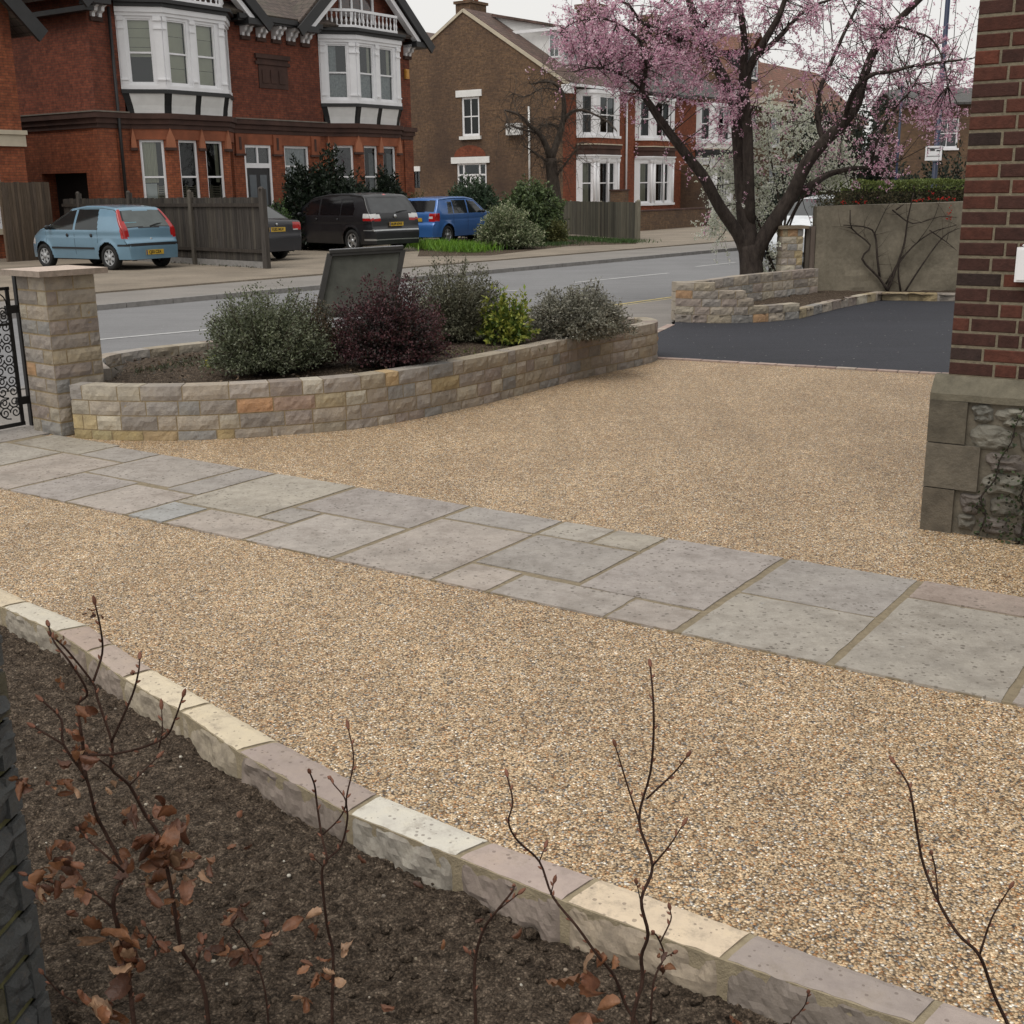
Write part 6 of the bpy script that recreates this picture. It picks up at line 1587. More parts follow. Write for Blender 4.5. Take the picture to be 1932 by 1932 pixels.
# ================= VEGETATION =================
def leafcloud(name, P, D, L, W, C, mat, parent=None, seed=0, up=0.0):
    """one diamond-shaped leaf per point: P base, D direction, C colour"""
    P = np.asarray(P, float); D = np.asarray(D, float); C = np.asarray(C, float); n = len(P); r = np.random.RandomState(seed + 5)
    D /= np.maximum(np.linalg.norm(D, axis=1, keepdims=True), 1e-6)
    q = r.normal(size=(n, 3)); 
    if up: q = q * (1 - up) + np.array([0, 0, 1.0]) * up
    S = np.cross(D, q); S /= np.maximum(np.linalg.norm(S, axis=1, keepdims=True), 1e-6)
    Nn = np.cross(S, D)
    L = (np.ones(n) * L * r.uniform(.65, 1.25, n))[:, None]; W = (np.ones(n) * W * r.uniform(.7, 1.2, n))[:, None]
    v = np.stack([P, P + D * L * .5 + S * W / 2 + Nn * W * .12, P + D * L + Nn * W * .1, P + D * L * .5 - S * W / 2 + Nn * W * .12], 1).reshape(-1, 3)
    me = bpy.data.meshes.new(name); me.vertices.add(4 * n); me.vertices.foreach_set('co', v.astype(np.float32).ravel())
    me.loops.add(4 * n); me.loops.foreach_set('vertex_index', np.arange(4 * n, dtype=np.int32))
    me.polygons.add(n); me.polygons.foreach_set('loop_start', np.arange(0, 4 * n, 4, dtype=np.int32)); me.polygons.foreach_set('loop_total', np.full(n, 4, np.int32))
    me.update(calc_edges=True); me.materials.append(mat)
    ca = me.color_attributes.new('col', 'FLOAT_COLOR', 'CORNER'); cc = np.ones((4 * n, 4), np.float32); cc[:, :3] = np.repeat(C, 4, axis=0); ca.data.foreach_set('color', cc.ravel())
    o = bpy.data.objects.new(name, me); COL.objects.link(o)
    if parent: o.parent = parent
    return o
def pal(r, cols, n, jit=.25):
    cols = np.array(cols); c = cols[r.randint(0, len(cols), n)] * r.uniform(1 - jit, 1 + jit, (n, 1)); return c
def shrub(name, base, rx, ry, h, shoots, per, LL, LW, cols, label, cat='shrub', seed=1, stem=(.05, .035, .025), stem_r=.006, lump=.18, t0=.45, group=None, spread=.28, droop=0.0, outw=.6, flat=.0, stem_n=None, tipcols=None, basefrac=.15):
    base = Vector(base); root = empty(name, base, 0, label, cat, group); r = np.random.RandomState(seed); mb = MB(); P = []; D = []; C = []
    for k in range(shoots):
        a = r.uniform(0, 2 * math.pi); ct = r.uniform(0, 1); st_ = (1 - ct * ct) ** .42; d = Vector((st_ * math.cos(a), st_ * math.sin(a), ct))
        lm = 1 + lump * noise.noise(d * 2.2 + Vector((seed, 0, 0))) * 1.3 + r.uniform(-.06, .05)
        lm *= r.choice([1, 1, 1, .85, .65])
        tip = Vector((d.x * rx * lm, d.y * ry * lm, h * (.10 + .90 * ct) * lm))
        b = Vector((d.x * rx * basefrac, d.y * ry * basefrac, 0)); mid = (b + tip) / 2 + Vector((0, 0, .12 * h)); 
        pts = [b.lerp(mid, t / 3).lerp(mid.lerp(tip, t / 3), t / 3) for t in range(4)]
        if k < (stem_n or shoots // 3): mb.tube(pts, [stem_r, stem_r * .8, stem_r * .6, stem_r * .3], 4, stem, cap=False)
        n = per; t = r.uniform(t0, 1.0, n)
        dirs = []
        for i in range(n):
            tt = t[i]; p = b.lerp(mid, tt).lerp(mid.lerp(tip, tt), tt); ax = (tip - mid).normalized()
            rv = Vector(r.normal(size=3)); sp = spread * min(rx, h) * .35
            P.append(p + Vector(r.normal(size=3)) * sp * .35)
            dd = (ax * (1 - outw * .5) + rv * outw + Vector((0, 0, -droop))); dd.z *= (1 - flat); D.append(dd)
        c = pal(r, cols, n) * (1 + .35 * noise.noise(d * 3.1 + Vector((0, seed, 0))))
        if tipcols is not None:
            c2 = pal(r, tipcols, n); m_ = (t > .8)[:, None] & (r.uniform(size=(n, 1)) < .75); c = np.where(m_, c2, c)
        C.append(c)
    if mb.v: mb.build('stems', attr_bark, root)
    leafcloud('foliage', P, D, LL, LW, np.clip(np.concatenate(C), .002, 1), m_leaf, root, seed)
    return root
attr_bark = attrmat('stem_bark', .85, 40, .7, 1.25, .4, 90)
SB = .37
def sb(x, y): return gnd(x, y, SB)
LAV = [(.110, .130, .070), (.145, .165, .100), (.075, .085, .048), (.19, .205, .145)]
shrub('grey_green_shrub', sb(500, 704), .50, .44, .66, 900, 48, .028, .012, LAV, 'rounded grey-green shrub with brownish right side at the left of the planter', seed=3, outw=.75, lump=.25, t0=.25)
shrub('twiggy_brown_shrub', sb(592, 690), .30, .30, .56, 420, 36, .026, .011, [(.12, .08, .05), (.09, .07, .045), (.075, .08, .05)], 'small brownish twiggy shrub between the grey-green and the purple shrubs', seed=4, outw=.8, t0=.2)
shrub('purple_shrub', sb(738, 690), .50, .44, .66, 950, 42, .023, .016, [(.042, .023, .026), (.055, .028, .031), (.034, .027, .028), (.048, .044, .036)], 'dark purple-leaved shrub in front of the tilted board', seed=5, outw=.8, lump=.3, t0=.2, tipcols=[(.085, .032, .036), (.065, .026, .032)])
shrub('tall_grey_shrub', sb(862, 648), .50, .44, .72, 900, 46, .030, .013, [(.115, .118, .075), (.15, .15, .10), (.08, .08, .05), (.185, .18, .13)], 'tallest grey-green shrub at the back of the planter right of the board', seed=6, outw=.75, lump=.3, t0=.2)
shrub('yellow_green_shrub', sb(955, 652), .27, .25, .54, 120, 26, .052, .024, [(.16, .22, .03), (.11, .17, .03), (.07, .13, .025), (.24, .27, .05)], 'bright yellow-green shrub with glossy leaves in the planter', basefrac=.3, seed=7, outw=.7, stem=(.05, .045, .03), stem_r=.008, t0=.35, tipcols=[(.30, .32, .06), (.24, .27, .05)])
shrub('silver_shrub', sb(1092, 640), .50, .42, .50, 850, 44, .032, .013, [(.24, .235, .19), (.18, .18, .14), (.12, .12, .085), (.31, .30, .25)], 'silvery lavender-like shrub at the right end of the planter', seed=8, outw=.75, lump=.25, t0=.25)
shrub('small_yellow_plant', sb(405, 692), .085, .085, .13, 14, 12, .04, .02, [(.36, .34, .04), (.26, .28, .04)], 'tiny yellow-leaved plant at the left of the planter', seed=9, t0=.3)
def ground_tufts(name, pts, z, n, hgt, wid, cols, label=None, kind='stuff', seed=2, jit=.3, mat=None, updir=1.0):
    r = np.random.RandomState(seed); P = []; D = []
    for _ in range(n):
        a, b = pts[r.randint(len(pts) - 1)], None; i = r.randint(len(pts) - 1); a, b = Vector((*pts[i], z)), Vector((*pts[i + 1], z)); p = a.lerp(b, r.uniform()); p += Vector((r.normal() * jit, r.normal() * jit, 0))
        P.append(p); D.append((r.normal() * .4, r.normal() * .4, updir))
    o = leafcloud(name, P, D, hgt, wid, pal(r, cols, n, .35), mat or m_leaf, None, seed); return tag(o, label, kind=kind)
g1, g2, g3 = sb(880, 668), sb(800, 672), sb(1000, 655)
ground_tufts('weeds', [(g2.x, g2.y), (g1.x, g1.y), (g3.x, g3.y)], SB - .02, 420, .07, .010, [(.10, .13, .03), (.07, .09, .03), (.13, .10, .05)], seed=4, jit=.10, updir=.7)
g1, g2 = sb(270, 700), sb(400, 672)
ground_tufts('weeds', [(g1.x, g1.y), (g2.x, g2.y)], SB - .02, 500, .05, .010, [(.07, .08, .04), (.10, .08, .06), (.05, .06, .03)], seed=5, jit=.10, updir=.4)
# leaf litter over the planter soil
r = np.random.RandomState(8); P = []
while len(P) < 900:
    x, y = r.uniform(-3.4, 1.4), r.uniform(8.8, 13.1)
    if ins(x, y): P.append((x, y, SB + .01 + r.uniform(0, .01)))
o = leafcloud('leaf_litter', P, [(r.normal(), r.normal(), r.uniform(-.1, .5)) for _ in P], .035, .02, pal(r, [(.06, .04, .025), (.09, .06, .035), (.035, .025, .018), (.13, .085, .05)], len(P), .3), m_dryleaf); tag(o, kind='stuff')

# far side planting
def at_far(px, Y, z=0.03): p = aty(px, 400, Y); return Vector((p.x, p.y, z))
YEW = [(.012, .022, .012), (.018, .030, .014), (.008, .014, .008)]
shrub('dark_yew_bush', at_far(603, 38.0), 1.35, .9, 2.35, 760, 90, .15, .065, YEW, 'wide dark evergreen bush against the villa behind the black people carrier', seed=11, lump=.5, t0=.3, stem_r=.02)
shrub('dark_round_bush', at_far(732, 41.2), .78, .7, 2.0, 460, 90, .14, .06, YEW, 'smaller dark evergreen bush below the right-hand villa bay', seed=12, lump=.4, t0=.3, stem_r=.02)
shrub('dark_yew_bush', at_far(655, 40.0), .9, .7, 2.0, 440, 80, .14, .06, YEW, 'low dark evergreen between the two other bushes beside the villa', seed=13, lump=.4, t0=.3, stem_r=.02)
shrub('olive_brown_hedge', at_far(782, 43.0), .62, .6, 1.72, 260, 45, .09, .035, [(.09, .075, .025), (.07, .065, .025), (.12, .09, .035)], 'olive-brown hedge between the villa corner and the bright blue hatchback', seed=14, t0=.2)
shrub('pale_green_bush', at_far(528, 34.6), .42, .4, 1.45, 160, 40, .07, .035, [(.06, .11, .03), (.045, .08, .025)], 'pale green bush just behind the end post of the dark fence', seed=15, t0=.2)
shrub('dark_laurel', at_far(893, 44.5), 1.15, .9, 2.1, 480, 60, .13, .06, [(.035, .06, .028), (.045, .08, .038), (.08, .11, .07)], 'dark glossy laurel behind the bright blue hatchback', seed=16, t0=.25, stem_r=.02)
shrub('large_green_rhododendron', at_far(1003, 40.0), 1.08, 1.0, 1.95, 650, 60, .13, .055, [(.09, .13, .05), (.07, .105, .04), (.13, .17, .07), (.045, .065, .03)], 'large drooping green bush beside the bare tree', seed=17, t0=.25, droop=.8, stem_r=.02)
shrub('variegated_bush', at_far(958, 36.3), .92, .75, 1.26, 650, 60, .075, .040, [(.22, .25, .14), (.15, .18, .09), (.34, .35, .23), (.08, .11, .05)], 'cream and green variegated bush beside the bright blue hatchback', seed=18, t0=.25, lump=.3)
shrub('low_yellow_shrub', at_far(1048, 39.3), .45, .4, .8, 120, 30, .08, .035, [(.13, .13, .045), (.09, .10, .035)], 'low yellowish shrub at the foot of the bare tree', seed=19, t0=.2)
q0, q1 = gnd(795, 470), gnd(900, 479)
ground_tufts('daffodil_leaves', [(q0.x, q0.y), ((q0 + q1).x / 2, (q0 + q1).y / 2), (q1.x, q1.y)], .03, 2600, .30, .025, [(.13, .26, .025), (.09, .20, .02), (.17, .30, .035)], seed=6, jit=.33)
q0, q1, q2 = gnd(1075, 452), gnd(1130, 457), gnd(1195, 461)
ground_tufts('verge_grass', [(q0.x, q0.y), (q1.x, q1.y), (q2.x, q2.y)], .03, 2200, .13, .02, [(.06, .11, .03), (.04, .08, .02)], seed=7, jit=.35)
q0, q1 = gnd(920, 473), gnd(1070, 462)
ground_tufts('verge_grass', [(q0.x, q0.y), (q1.x, q1.y)], .03, 1800, .12, .02, [(.05, .09, .025), (.035, .06, .02)], seed=8, jit=.45)
q0, q1 = gnd(330, 497), gnd(495, 507)
ground_tufts('verge_weeds', [(q0.x, q0.y - .15), (q1.x, q1.y - .15)], .03, 500, .06, .02, [(.05, .07, .025), (.06, .05, .03)], seed=9, jit=.10, updir=.4)
sheet('verge_soil', [gnd(788, 486), gnd(925, 484), gnd(1075, 466), gnd(1200, 462), gnd(1205, 454), gnd(1060, 446), gnd(900, 452), gnd(800, 452)], .036, m_soil, thick=.05)

# ---------- branch tracing ----------
class Tree:
    def __init__(s, name, base, label, cat='tree', group=None):
        s.root = empty(name, base, 0, label, cat, group); s.b = Vector(base); s.mb = MB(); s.limbs = []
    def limb(s, pts, r0, r1, n=8, wob=.0, col=(1, 1, 1), sub=3):
        P = [Vector(p) for p in pts]; P2 = [P[0] * 2 - P[1]] + P + [P[-1] * 2 - P[-2]]; out = []
        for i in range(1, len(P2) - 2):
            for k in range(sub):
                t = k / sub; a, b, c, d = P2[i - 1], P2[i], P2[i + 1], P2[i + 2]
                out.append(.5 * ((2 * b) + (c - a) * t + (2 * a - 5 * b + 4 * c - d) * t * t + (3 * b - a - 3 * c + d) * t ** 3))
        out.append(P2[-2])
        if wob: out = [out[0]] + [p + Vector((noise.noise(p * 3), noise.noise(p * 3 + Vector((9, 0, 0))), noise.noise(p * 3 + Vector((0, 9, 0))))) * wob for p in out[1:]]
        m = len(out); rad = [r0 + (r1 - r0) * (i / (m - 1)) for i in range(m)]
        s.mb.tube([p - s.b for p in out], rad, n, col); s.limbs.append((out, rad)); return out
    def twig(s, p, d, L, r, rg, n=4, curve=.5, grav=0.0, segs=5, col=(1, 1, 1)):
        pts = [Vector(p)]; d = Vector(d).normalized()
        for i in range(segs):
            d = (d + Vector(rg.normal(size=3)) * curve * .35 + Vector((0, 0, -grav * .2))).normalized(); pts.append(pts[-1] + d * L / segs)
        s.mb.tube([q - s.b for q in pts], [r * (1 - .8 * i / segs) for i in range(segs + 1)], n, col, cap=False); return pts
    def done(s, mat, nm='trunk'): return s.mb.build(nm, mat, s.root)
def mp(ox, oy, sc): return lambda x, y: ((ox + x / sc) / 1.267, (oy + y / sc) / 1.267)
Z4 = mp(1500, 0, 2.038); Z7 = mp(1560, 300, 2.477); Z3 = mp(1000, 0, 2.927)
# the pink plum
TY = 19.39; tb0 = gnd(1415, 566); tb0.z = 0.05
plum = Tree('pink_blossom_tree', tb0, 'spreading plum tree covered in pink blossom in the stone-edged bed by the tarmac', 'tree')
def tp(zx, zy, dy=0.0): x, y = Z4(zx, zy); return aty(x, y, TY + dy)
D_ = lambda x, y, dy=0.0: aty(x, y, TY + dy)
plum.limb([D_(1416, 585), D_(1417, 560), D_(1418, 520), D_(1416, 490), D_(1412, 462)], .215, .165, 18, sub=4)
plum.mb.tube([D_(1417, 590) - plum.b, D_(1417, 568) - plum.b, D_(1417, 548) - plum.b], [.27, .225, .205], 18)
plum.limb([D_(1409, 480), tp(540, 1140, -.05), tp(450, 1010, -.15), tp(370, 860, -.3), tp(290, 760, -.4), tp(170, 600, -.5), tp(110, 510, -.6), tp(70, 440, -.7), tp(90, 330, -.8), tp(60, 200, -1.0)], .115, .022, 10)
plum.limb([D_(1416, 478), tp(575, 1050, .05), tp(560, 900, .1), tp(545, 700, .2), tp(520, 500, .3), tp(440, 330, .4), tp(350, 150, .5), tp(300, 0, .6), tp(270, -120, .7)], .155, .04, 12)
plum.limb([D_(1414, 420), tp(590, 880, -.1), tp(585, 640, -.1), tp(575, 500, -.15), tp(560, 400, -.2), tp(570, 200, -.3), tp(540, 0, -.4), tp(520, -150, -.5)], .10, .035, 10)
plum.limb([tp(580, 450, -.15), tp(590, 340, -.2), tp(680, 180, -.4), tp(750, 50, -.5), tp(790, -100, -.6)], .08, .03, 8)
plum.limb([tp(600, 300, -.25), tp(690, 225, -.2), tp(760, 160, 0), tp(830, 80, .2), tp(900, 30, .3), tp(1010, -5, .5), tp(1100, -10, .6)], .045, .012, 7)
plum.limb([D_(1424, 490), tp(640, 1200, -.05), tp(700, 1100, -.1), tp(800, 950, -.2), tp(870, 800, -.35), tp(960, 690, -.4), tp(1060, 590, -.5), tp(1120, 500, -.55), tp(1150, 380, -.6), tp(1210, 230, -.7), tp(1300, 120, -.8), tp(1420, 0, -.9), tp(1520, -90, -1)], .135, .035, 10)
plum.limb([tp(800, 950, -.2), tp(900, 900, .0), tp(980, 850, .2), tp(1100, 820, .4), tp(1250, 810, .6), tp(1330, 780, .7)], .07, .015, 8)
plum.limb([tp(960, 690, -.4), tp(930, 600, -.2), tp(935, 450, 0), tp(980, 330, .2), tp(1060, 150, .4), tp(1130, 0, .5), tp(1160, -100, .6)], .05, .015, 7)
plum.limb([tp(1060, 590, -.5), tp(1080, 500, -.8), tp(1120, 420, -1.0), tp(1200, 360, -1.1), tp(1280, 350, -1.2), tp(1400, 320, -1.3), tp(1560, 300, -1.4), tp(1680, 285, -1.5)], .045, .012, 7)
plum.limb([tp(1180, 815, .5), tp(1220, 680, .4), tp(1300, 530, .3), tp(1380, 440, .2), tp(1440, 330, .1)], .03, .01, 6)
plum.limb([tp(345, 140, .5), tp(260, 190, .2), tp(200, 165, .0), tp(130, 140, -.2), tp(60, 100, -.3), tp(10, 30, -.4), tp(-60, -10, -.5)], .05, .014, 8)
plum.limb([tp(440, 330, .4), tp(380, 250, .9), tp(330, 120, 1.4), tp(200, 20, 1.8), tp(100, -60, 2.0)], .05, .015, 7)
plum.limb([tp(350, 150, .5), tp(420, 60, .2), tp(480, -40, .0)], .05, .02, 7)
plum.limb([tp(70, 440, -.7), tp(0, 380, -.9), tp(-90, 340, -1.1), tp(-180, 330, -1.2), tp(-260, 350, -1.2)], .022, .007, 6)
plum.limb([tp(60, 200, -1.), tp(-20, 130, -1.1), tp(-130, 90, -1.2), tp(-260, 110, -1.3), tp(-330, 160, -1.3)], .02, .006, 6)
plum.limb([tp(130, 140, -.2), tp(60, 220, -.1), tp(-60, 240, 0), tp(-200, 230, .1), tp(-280, 260, .1)], .02, .006, 6)
plum.limb([tp(1300, 120, -.8), tp(1380, 150, -.9), tp(1480, 190, -1.), tp(1540, 300, -1.1), tp(1560, 420, -1.1)], .02, .007, 6)
rg = np.random.RandomState(42); BP, BD = [], []
# where the blossom is thick: photo-zoom ellipses (x, y, radius x, radius y, count)
CL = [(-210, 130, 90, 60, 26), (-130, 210, 120, 70, 34), (-250, 250, 60, 40, 10), (-60, 260, 110, 60, 34), (20, 330, 110, 60, 30), (-200, 330, 120, 40, 22), (110, 300, 90, 70, 30), (200, 250, 90, 50, 28), (300, 330, 80, 60, 26), (270, 420, 70, 40, 14),
      (-90, 60, 110, 50, 18), (250, 100, 120, 70, 32), (400, 200, 80, 90, 24), (430, 60, 100, 60, 22), (480, 470, 60, 60, 20), (520, 560, 50, 60, 14), (470, 640, 40, 60, 9), (560, 60, 70, 60, 12), (700, 60, 90, 60, 16),
      (950, 100, 100, 40, 20), (1200, 100, 80, 50, 14), (1270, 170, 50, 60, 16), (1230, 200, 60, 50, 10), (900, 250, 120, 80, 12), (1100, 300, 100, 90, 14), (1150, 420, 90, 80, 12), (1400, 120, 120, 80, 14), (1400, 360, 140, 50, 16),
      (1520, 450, 100, 50, 24), (1580, 560, 60, 70, 18), (1480, 560, 70, 60, 16), (1600, 660, 40, 50, 8), (1490, 680, 30, 50, 5), (1570, 200, 90, 100, 16), (1250, 780, 60, 40, 9), (1260, 840, 30, 25, 4), (850, 380, 80, 80, 8), (1330, 720, 40, 40, 5), (600, 520, 40, 90, 6), (-300, 180, 40, 40, 6), (0, 500, 50, 40, 5), (0, 130, 80, 60, 10), (1020, 40, 200, 60, 16), (-40, 440, 50, 40, 4)]
allp = [(p, r_) for out, rad in plum.limbs for p, r_ in zip(out, rad) if r_ < .09]
AP = np.array([p for p, _ in allp])
def blossom(pts, n, spread=.035):
    for _ in range(n):
        i = rg.randint(1, len(pts)); a, b = pts[i - 1], pts[i]; p = a.lerp(b, rg.uniform()) + Vector(rg.normal(size=3)) * spread
        for k in range(3):
            BP.append(p + Vector(rg.normal(size=3)) * .007); BD.append(rg.normal(size=3))
for (cx, cy, rx, ry, n) in CL:
    for _ in range(int(n * (.80 if cx < 560 else .52))):
        c = tp(cx + rg.normal() * rx * .55, cy + rg.normal() * ry * .55, rg.normal() * .7 - .2)
        d2 = ((AP - np.array(c)) ** 2).sum(1); j = int(d2.argmin()); src = Vector(AP[j]) if d2[j] < 1.4 else c + Vector((rg.normal() * .3, rg.normal() * .3, .5))
        mid = (src + c) / 2 + Vector(rg.normal(size=3)) * .08 + Vector((0, 0, .06)); pts = [src, src.lerp(mid, .6), mid, mid.lerp(c, .6), c]
        plum.mb.tube([q - plum.b for q in pts], [.009, .007, .006, .004, .002], 4, cap=False)
        blossom(pts[2:], rg.randint(14, 28), .022)
        for _k in range(2):
            e = plum.twig(c.lerp(mid, rg.uniform(0, .8)), Vector(rg.normal(size=3)) + Vector((0, 0, -.1)), rg.uniform(.2, .5), .0045, rg, 3, .5, .2, 4); blossom(e[1:], rg.randint(7, 17), .018)
# general fine twigs everywhere along the limbs, some long and whippy, lightly flowered
for _ in range(430):
    p, r_ = allp[rg.randint(len(allp))]; d = Vector(rg.normal(size=3)); d.z += rg.choice([.9, -.25, .4]); L = rg.uniform(.3, 1.15)
    e = plum.twig(p, d, L, min(.009, r_ * .6), rg, 4, .45, .25, 6)
    for _k in range(2): 
        e2 = plum.twig(e[rg.randint(2, 6)], Vector(rg.normal(size=3)), L * .4, .0035, rg, 3, .5, .2, 4)
        if rg.uniform() < .6: blossom(e2[1:], rg.randint(2, 9), .02)
    if rg.uniform() < .7: blossom(e[3:], rg.randint(3, 14), .022)
for x in list(range(960, 1640, 55)) + [-30, 60, 170, 250]:      # tall thin verticals against the sky
    p0 = tp(x + rg.normal() * 10, 330 + rg.normal() * 60, rg.normal() * .4); e = plum.twig(p0, (rg.normal() * .08, 0, 1), rg.uniform(1.2, 2.2), .008, rg, 4, .10, 0, 8); blossom(e[2:], rg.randint(6, 18), .03)
plum.done(m_bark, 'trunk_and_branches')
n = len(BP); C = pal(rg, [(.72, .44, .55), (.78, .55, .63), (.62, .33, .45), (.85, .70, .75), (.52, .25, .37)], n, .15)
o = leafcloud('blossom', np.array(BP) - np.array(plum.b), BD, .027, .024, np.clip(C, 0, .95), m_petal, plum.root, 3)
print('pink petals', n)
# white blossom shrub behind it
wb = aty(Z7(775, 1035)[0], Z7(775, 1035)[1], 19.2); wb.z = .08
wt = Tree('white_blossom_shrub', wb, 'white-flowered shrub with fine green leaves growing behind the plum trunk', 'shrub')
def wp_(x, y, dy=0.0): a, b = Z7(x, y); return aty(a, b, 19.9 + dy)
stems = [[(775, 1040), (770, 880), (765, 640), (740, 400), (700, 200), (680, 30), (690, -160)], [(800, 1040), (790, 850), (770, 700), (800, 480), (850, 300), (830, 80), (860, -60)], [(760, 1030), (700, 900), (690, 760), (620, 560), (520, 420), (440, 300), (360, 260), (330, 330)],
         [(750, 1020), (740, 930), (700, 800), (640, 640), (560, 480), (430, 480), (370, 560), (350, 640)], [(780, 700), (840, 520), (930, 380), (1020, 330), (1100, 300), (1200, 250)], [(765, 640), (700, 480), (600, 300), (560, 150), (600, 20)],
         [(790, 600), (880, 420), (960, 250), (940, 100), (900, -120)], [(700, 480), (640, 380), (500, 280), (440, 200)], [(930, 380), (1000, 380), (1080, 390), (1180, 390)], [(800, 480), (760, 250), (770, 60), (740, -60)], [(720, 1020), (690, 930), (670, 880), (640, 820)], [(780, 980), (810, 880), (830, 800), (840, 700)],
         [(850, 300), (980, 200), (1060, 130), (1150, 180)], [(560, 480), (470, 560), (420, 640), (390, 670)]]
rg = np.random.RandomState(5); WP, WD, GP_, GD = [], [], [], []
for k, s_ in enumerate(stems):
    dz = [0] + [rg.normal() * .25 * (i / len(s_)) + .3 * (i / len(s_)) for i in range(1, len(s_))]
    wt.limb([wp_(x, y, -.6 * (1 - i / (len(s_) - 1)) * (1 if k in (0, 1, 2, 3, 10) else 0) + dz[i]) for i, (x, y) in enumerate(s_)], .018 if k > 3 else .030, .005, 6)
wl = [p for out, rad in wt.limbs for p, r_ in zip(out, rad)]
for _ in range(1250):
    p = wl[rg.randint(len(wl))]
    px_lo = p.z < 1.05 and rg.uniform() < .65
    if px_lo: continue
    if p.x > 4.35 and 1.02 < p.z < 1.72: continue        # open gap low on the right side of the shrub
    e = wt.twig(p, Vector(rg.normal(size=3)) + Vector((0, 0, .15)), rg.uniform(.18, .55), .0035, rg, 3, .5, .15, 4)
    for _b in range(rg.randint(10, 22)):
        i = rg.randint(1, 5); q = e[i - 1].lerp(e[i], rg.uniform()) + Vector(rg.normal(size=3)) * .018
        if q.x > 4.42 and 1.08 < q.z < 1.66: continue
        for k in range(2): WP.append(q); WD.append(rg.normal(size=3))
        if rg.uniform() < .25: GP_.append(q); GD.append(rg.normal(size=3))
wt.done(m_barkgrey, 'stems')
leafcloud('white_flowers', np.array(WP) - np.array(wb), WD, .033, .030, np.clip(pal(rg, [(.80, .82, .72), (.70, .74, .60), (.86, .86, .80)], len(WP), .12), 0, .9), m_petal, wt.root, 4)
leafcloud('young_leaves', np.array(GP_) - np.array(wb), GD, .022, .012, pal(rg, [(.12, .17, .05), (.09, .12, .04)], len(GP_), .3), m_leaf, wt.root, 5)

# bare tree across the road
bt0 = at_far(1046, 42.5); bare = Tree('bare_street_tree', bt0, 'small leafless tree with drooping twigs in front of the brown gable end', 'tree')
def bp(x, y, dy=0.0): a, b = Z3(x, y); return aty(a, b, 42.5 + dy)
bare.limb([bt0, bp(965, 1500), bp(955, 1400), bp(940, 1250), bp(925, 1110)], .27, .20, 12, wob=.03)
bare.limb([bp(925, 1120), bp(890, 1010, -.2), bp(840, 930, -.4), bp(780, 880, -.6), bp(700, 800, -.8), bp(600, 770, -1)], .12, .03, 8)
bare.limb([bp(930, 1110), bp(960, 1020, .2), bp(1000, 900, .3), bp(1020, 780, .3), bp(1010, 660, .2), bp(960, 590, 0), bp(880, 570, -.2), bp(790, 590, -.4)], .13, .025, 8)
bare.limb([bp(1015, 850, .3), bp(1060, 790, .2), bp(1140, 770, 0), bp(1230, 800, -.2), bp(1320, 850, -.3), bp(1390, 920, -.4)], .07, .015, 7)
bare.limb([bp(990, 920, .3), bp(940, 870, .6), bp(870, 880, .8), bp(800, 960, .9)], .05, .012, 6)
bare.limb([bp(1000, 640, .2), bp(980, 630, .5), bp(860, 620, .8), bp(740, 680, 1.0), bp(640, 640, 1.1)], .04, .012, 6)
bare.limb([bp(925, 1150), bp(860, 1100, -.3), bp(790, 1050, -.5), bp(720, 1010, -.6)], .05, .012, 6); bare.limb([bp(950, 1250), bp(1010, 1170, -.2), bp(1080, 1080, -.3), bp(1130, 1000, -.3)], .05, .012, 6)
bare.limb([bp(840, 930, -.4), bp(700, 900, -.4), bp(640, 880, -.2), bp(560, 930, 0)], .04, .012, 6)
rg = np.random.RandomState(9); bl = [p for out, rad in bare.limbs[1:] for p in out]
for _ in range(330):
    e = bare.twig(bl[rg.randint(len(bl))], Vector(rg.normal(size=3)) + Vector((0, 0, .3)), rg.uniform(.5, 1.5), .012, rg, 4, .5, .9, 6)
    for _k in range(3): bare.twig(e[rg.randint(2, 6)], Vector(rg.normal(size=3)), rg.uniform(.2, .7), .006, rg, 3, .5, .8, 4)
bare.done(m_barkgrey)
# dark evergreen, hedge, distant trees
DKG = [(.012, .020, .012), (.02, .032, .018), (.03, .042, .025), (.008, .012, .008)]
p_ = aty(1590, 346, 33); shrub('dark_holly_tree', (p_.x, p_.y, 0), 1.7, 1.5, 3.9, 520, 70, .13, .06, DKG, 'tall dark evergreen tree behind the clipped hedge', 'tree', seed=31, lump=.45, t0=.3, stem_r=.03)
p_ = aty(1500, 346, 36); shrub('dark_evergreen_bush', (p_.x, p_.y, 0), 1.3, 1.2, 2.2, 260, 60, .12, .06, DKG, 'dark bush behind the white car', 'shrub', seed=32, lump=.4, t0=.3, stem_r=.03)
p_ = aty(1800, 346, 36); shrub('low_dark_bush', (p_.x, p_.y, 0), 1.8, 1.0, 2.4, 300, 50, .12, .06, DKG, 'dark bushes behind the blue pole at the right', 'shrub', seed=33, lump=.4, t0=.3, stem_r=.03)
h0, h1 = aty(1592, 385, 22.6), aty(1830, 385, 23.6); hu = Vector((h1.x - h0.x, h1.y - h0.y, 0)); hl = hu.length + 1.5; hu.normalize(); hv = Vector((-hu.y, hu.x, 0))
root = empty('clipped_hedge', (h0.x, h0.y, 0), 0, 'long clipped green hedge behind the rendered wall', 'hedge'); r = np.random.RandomState(3); P, D, C = [], [], []
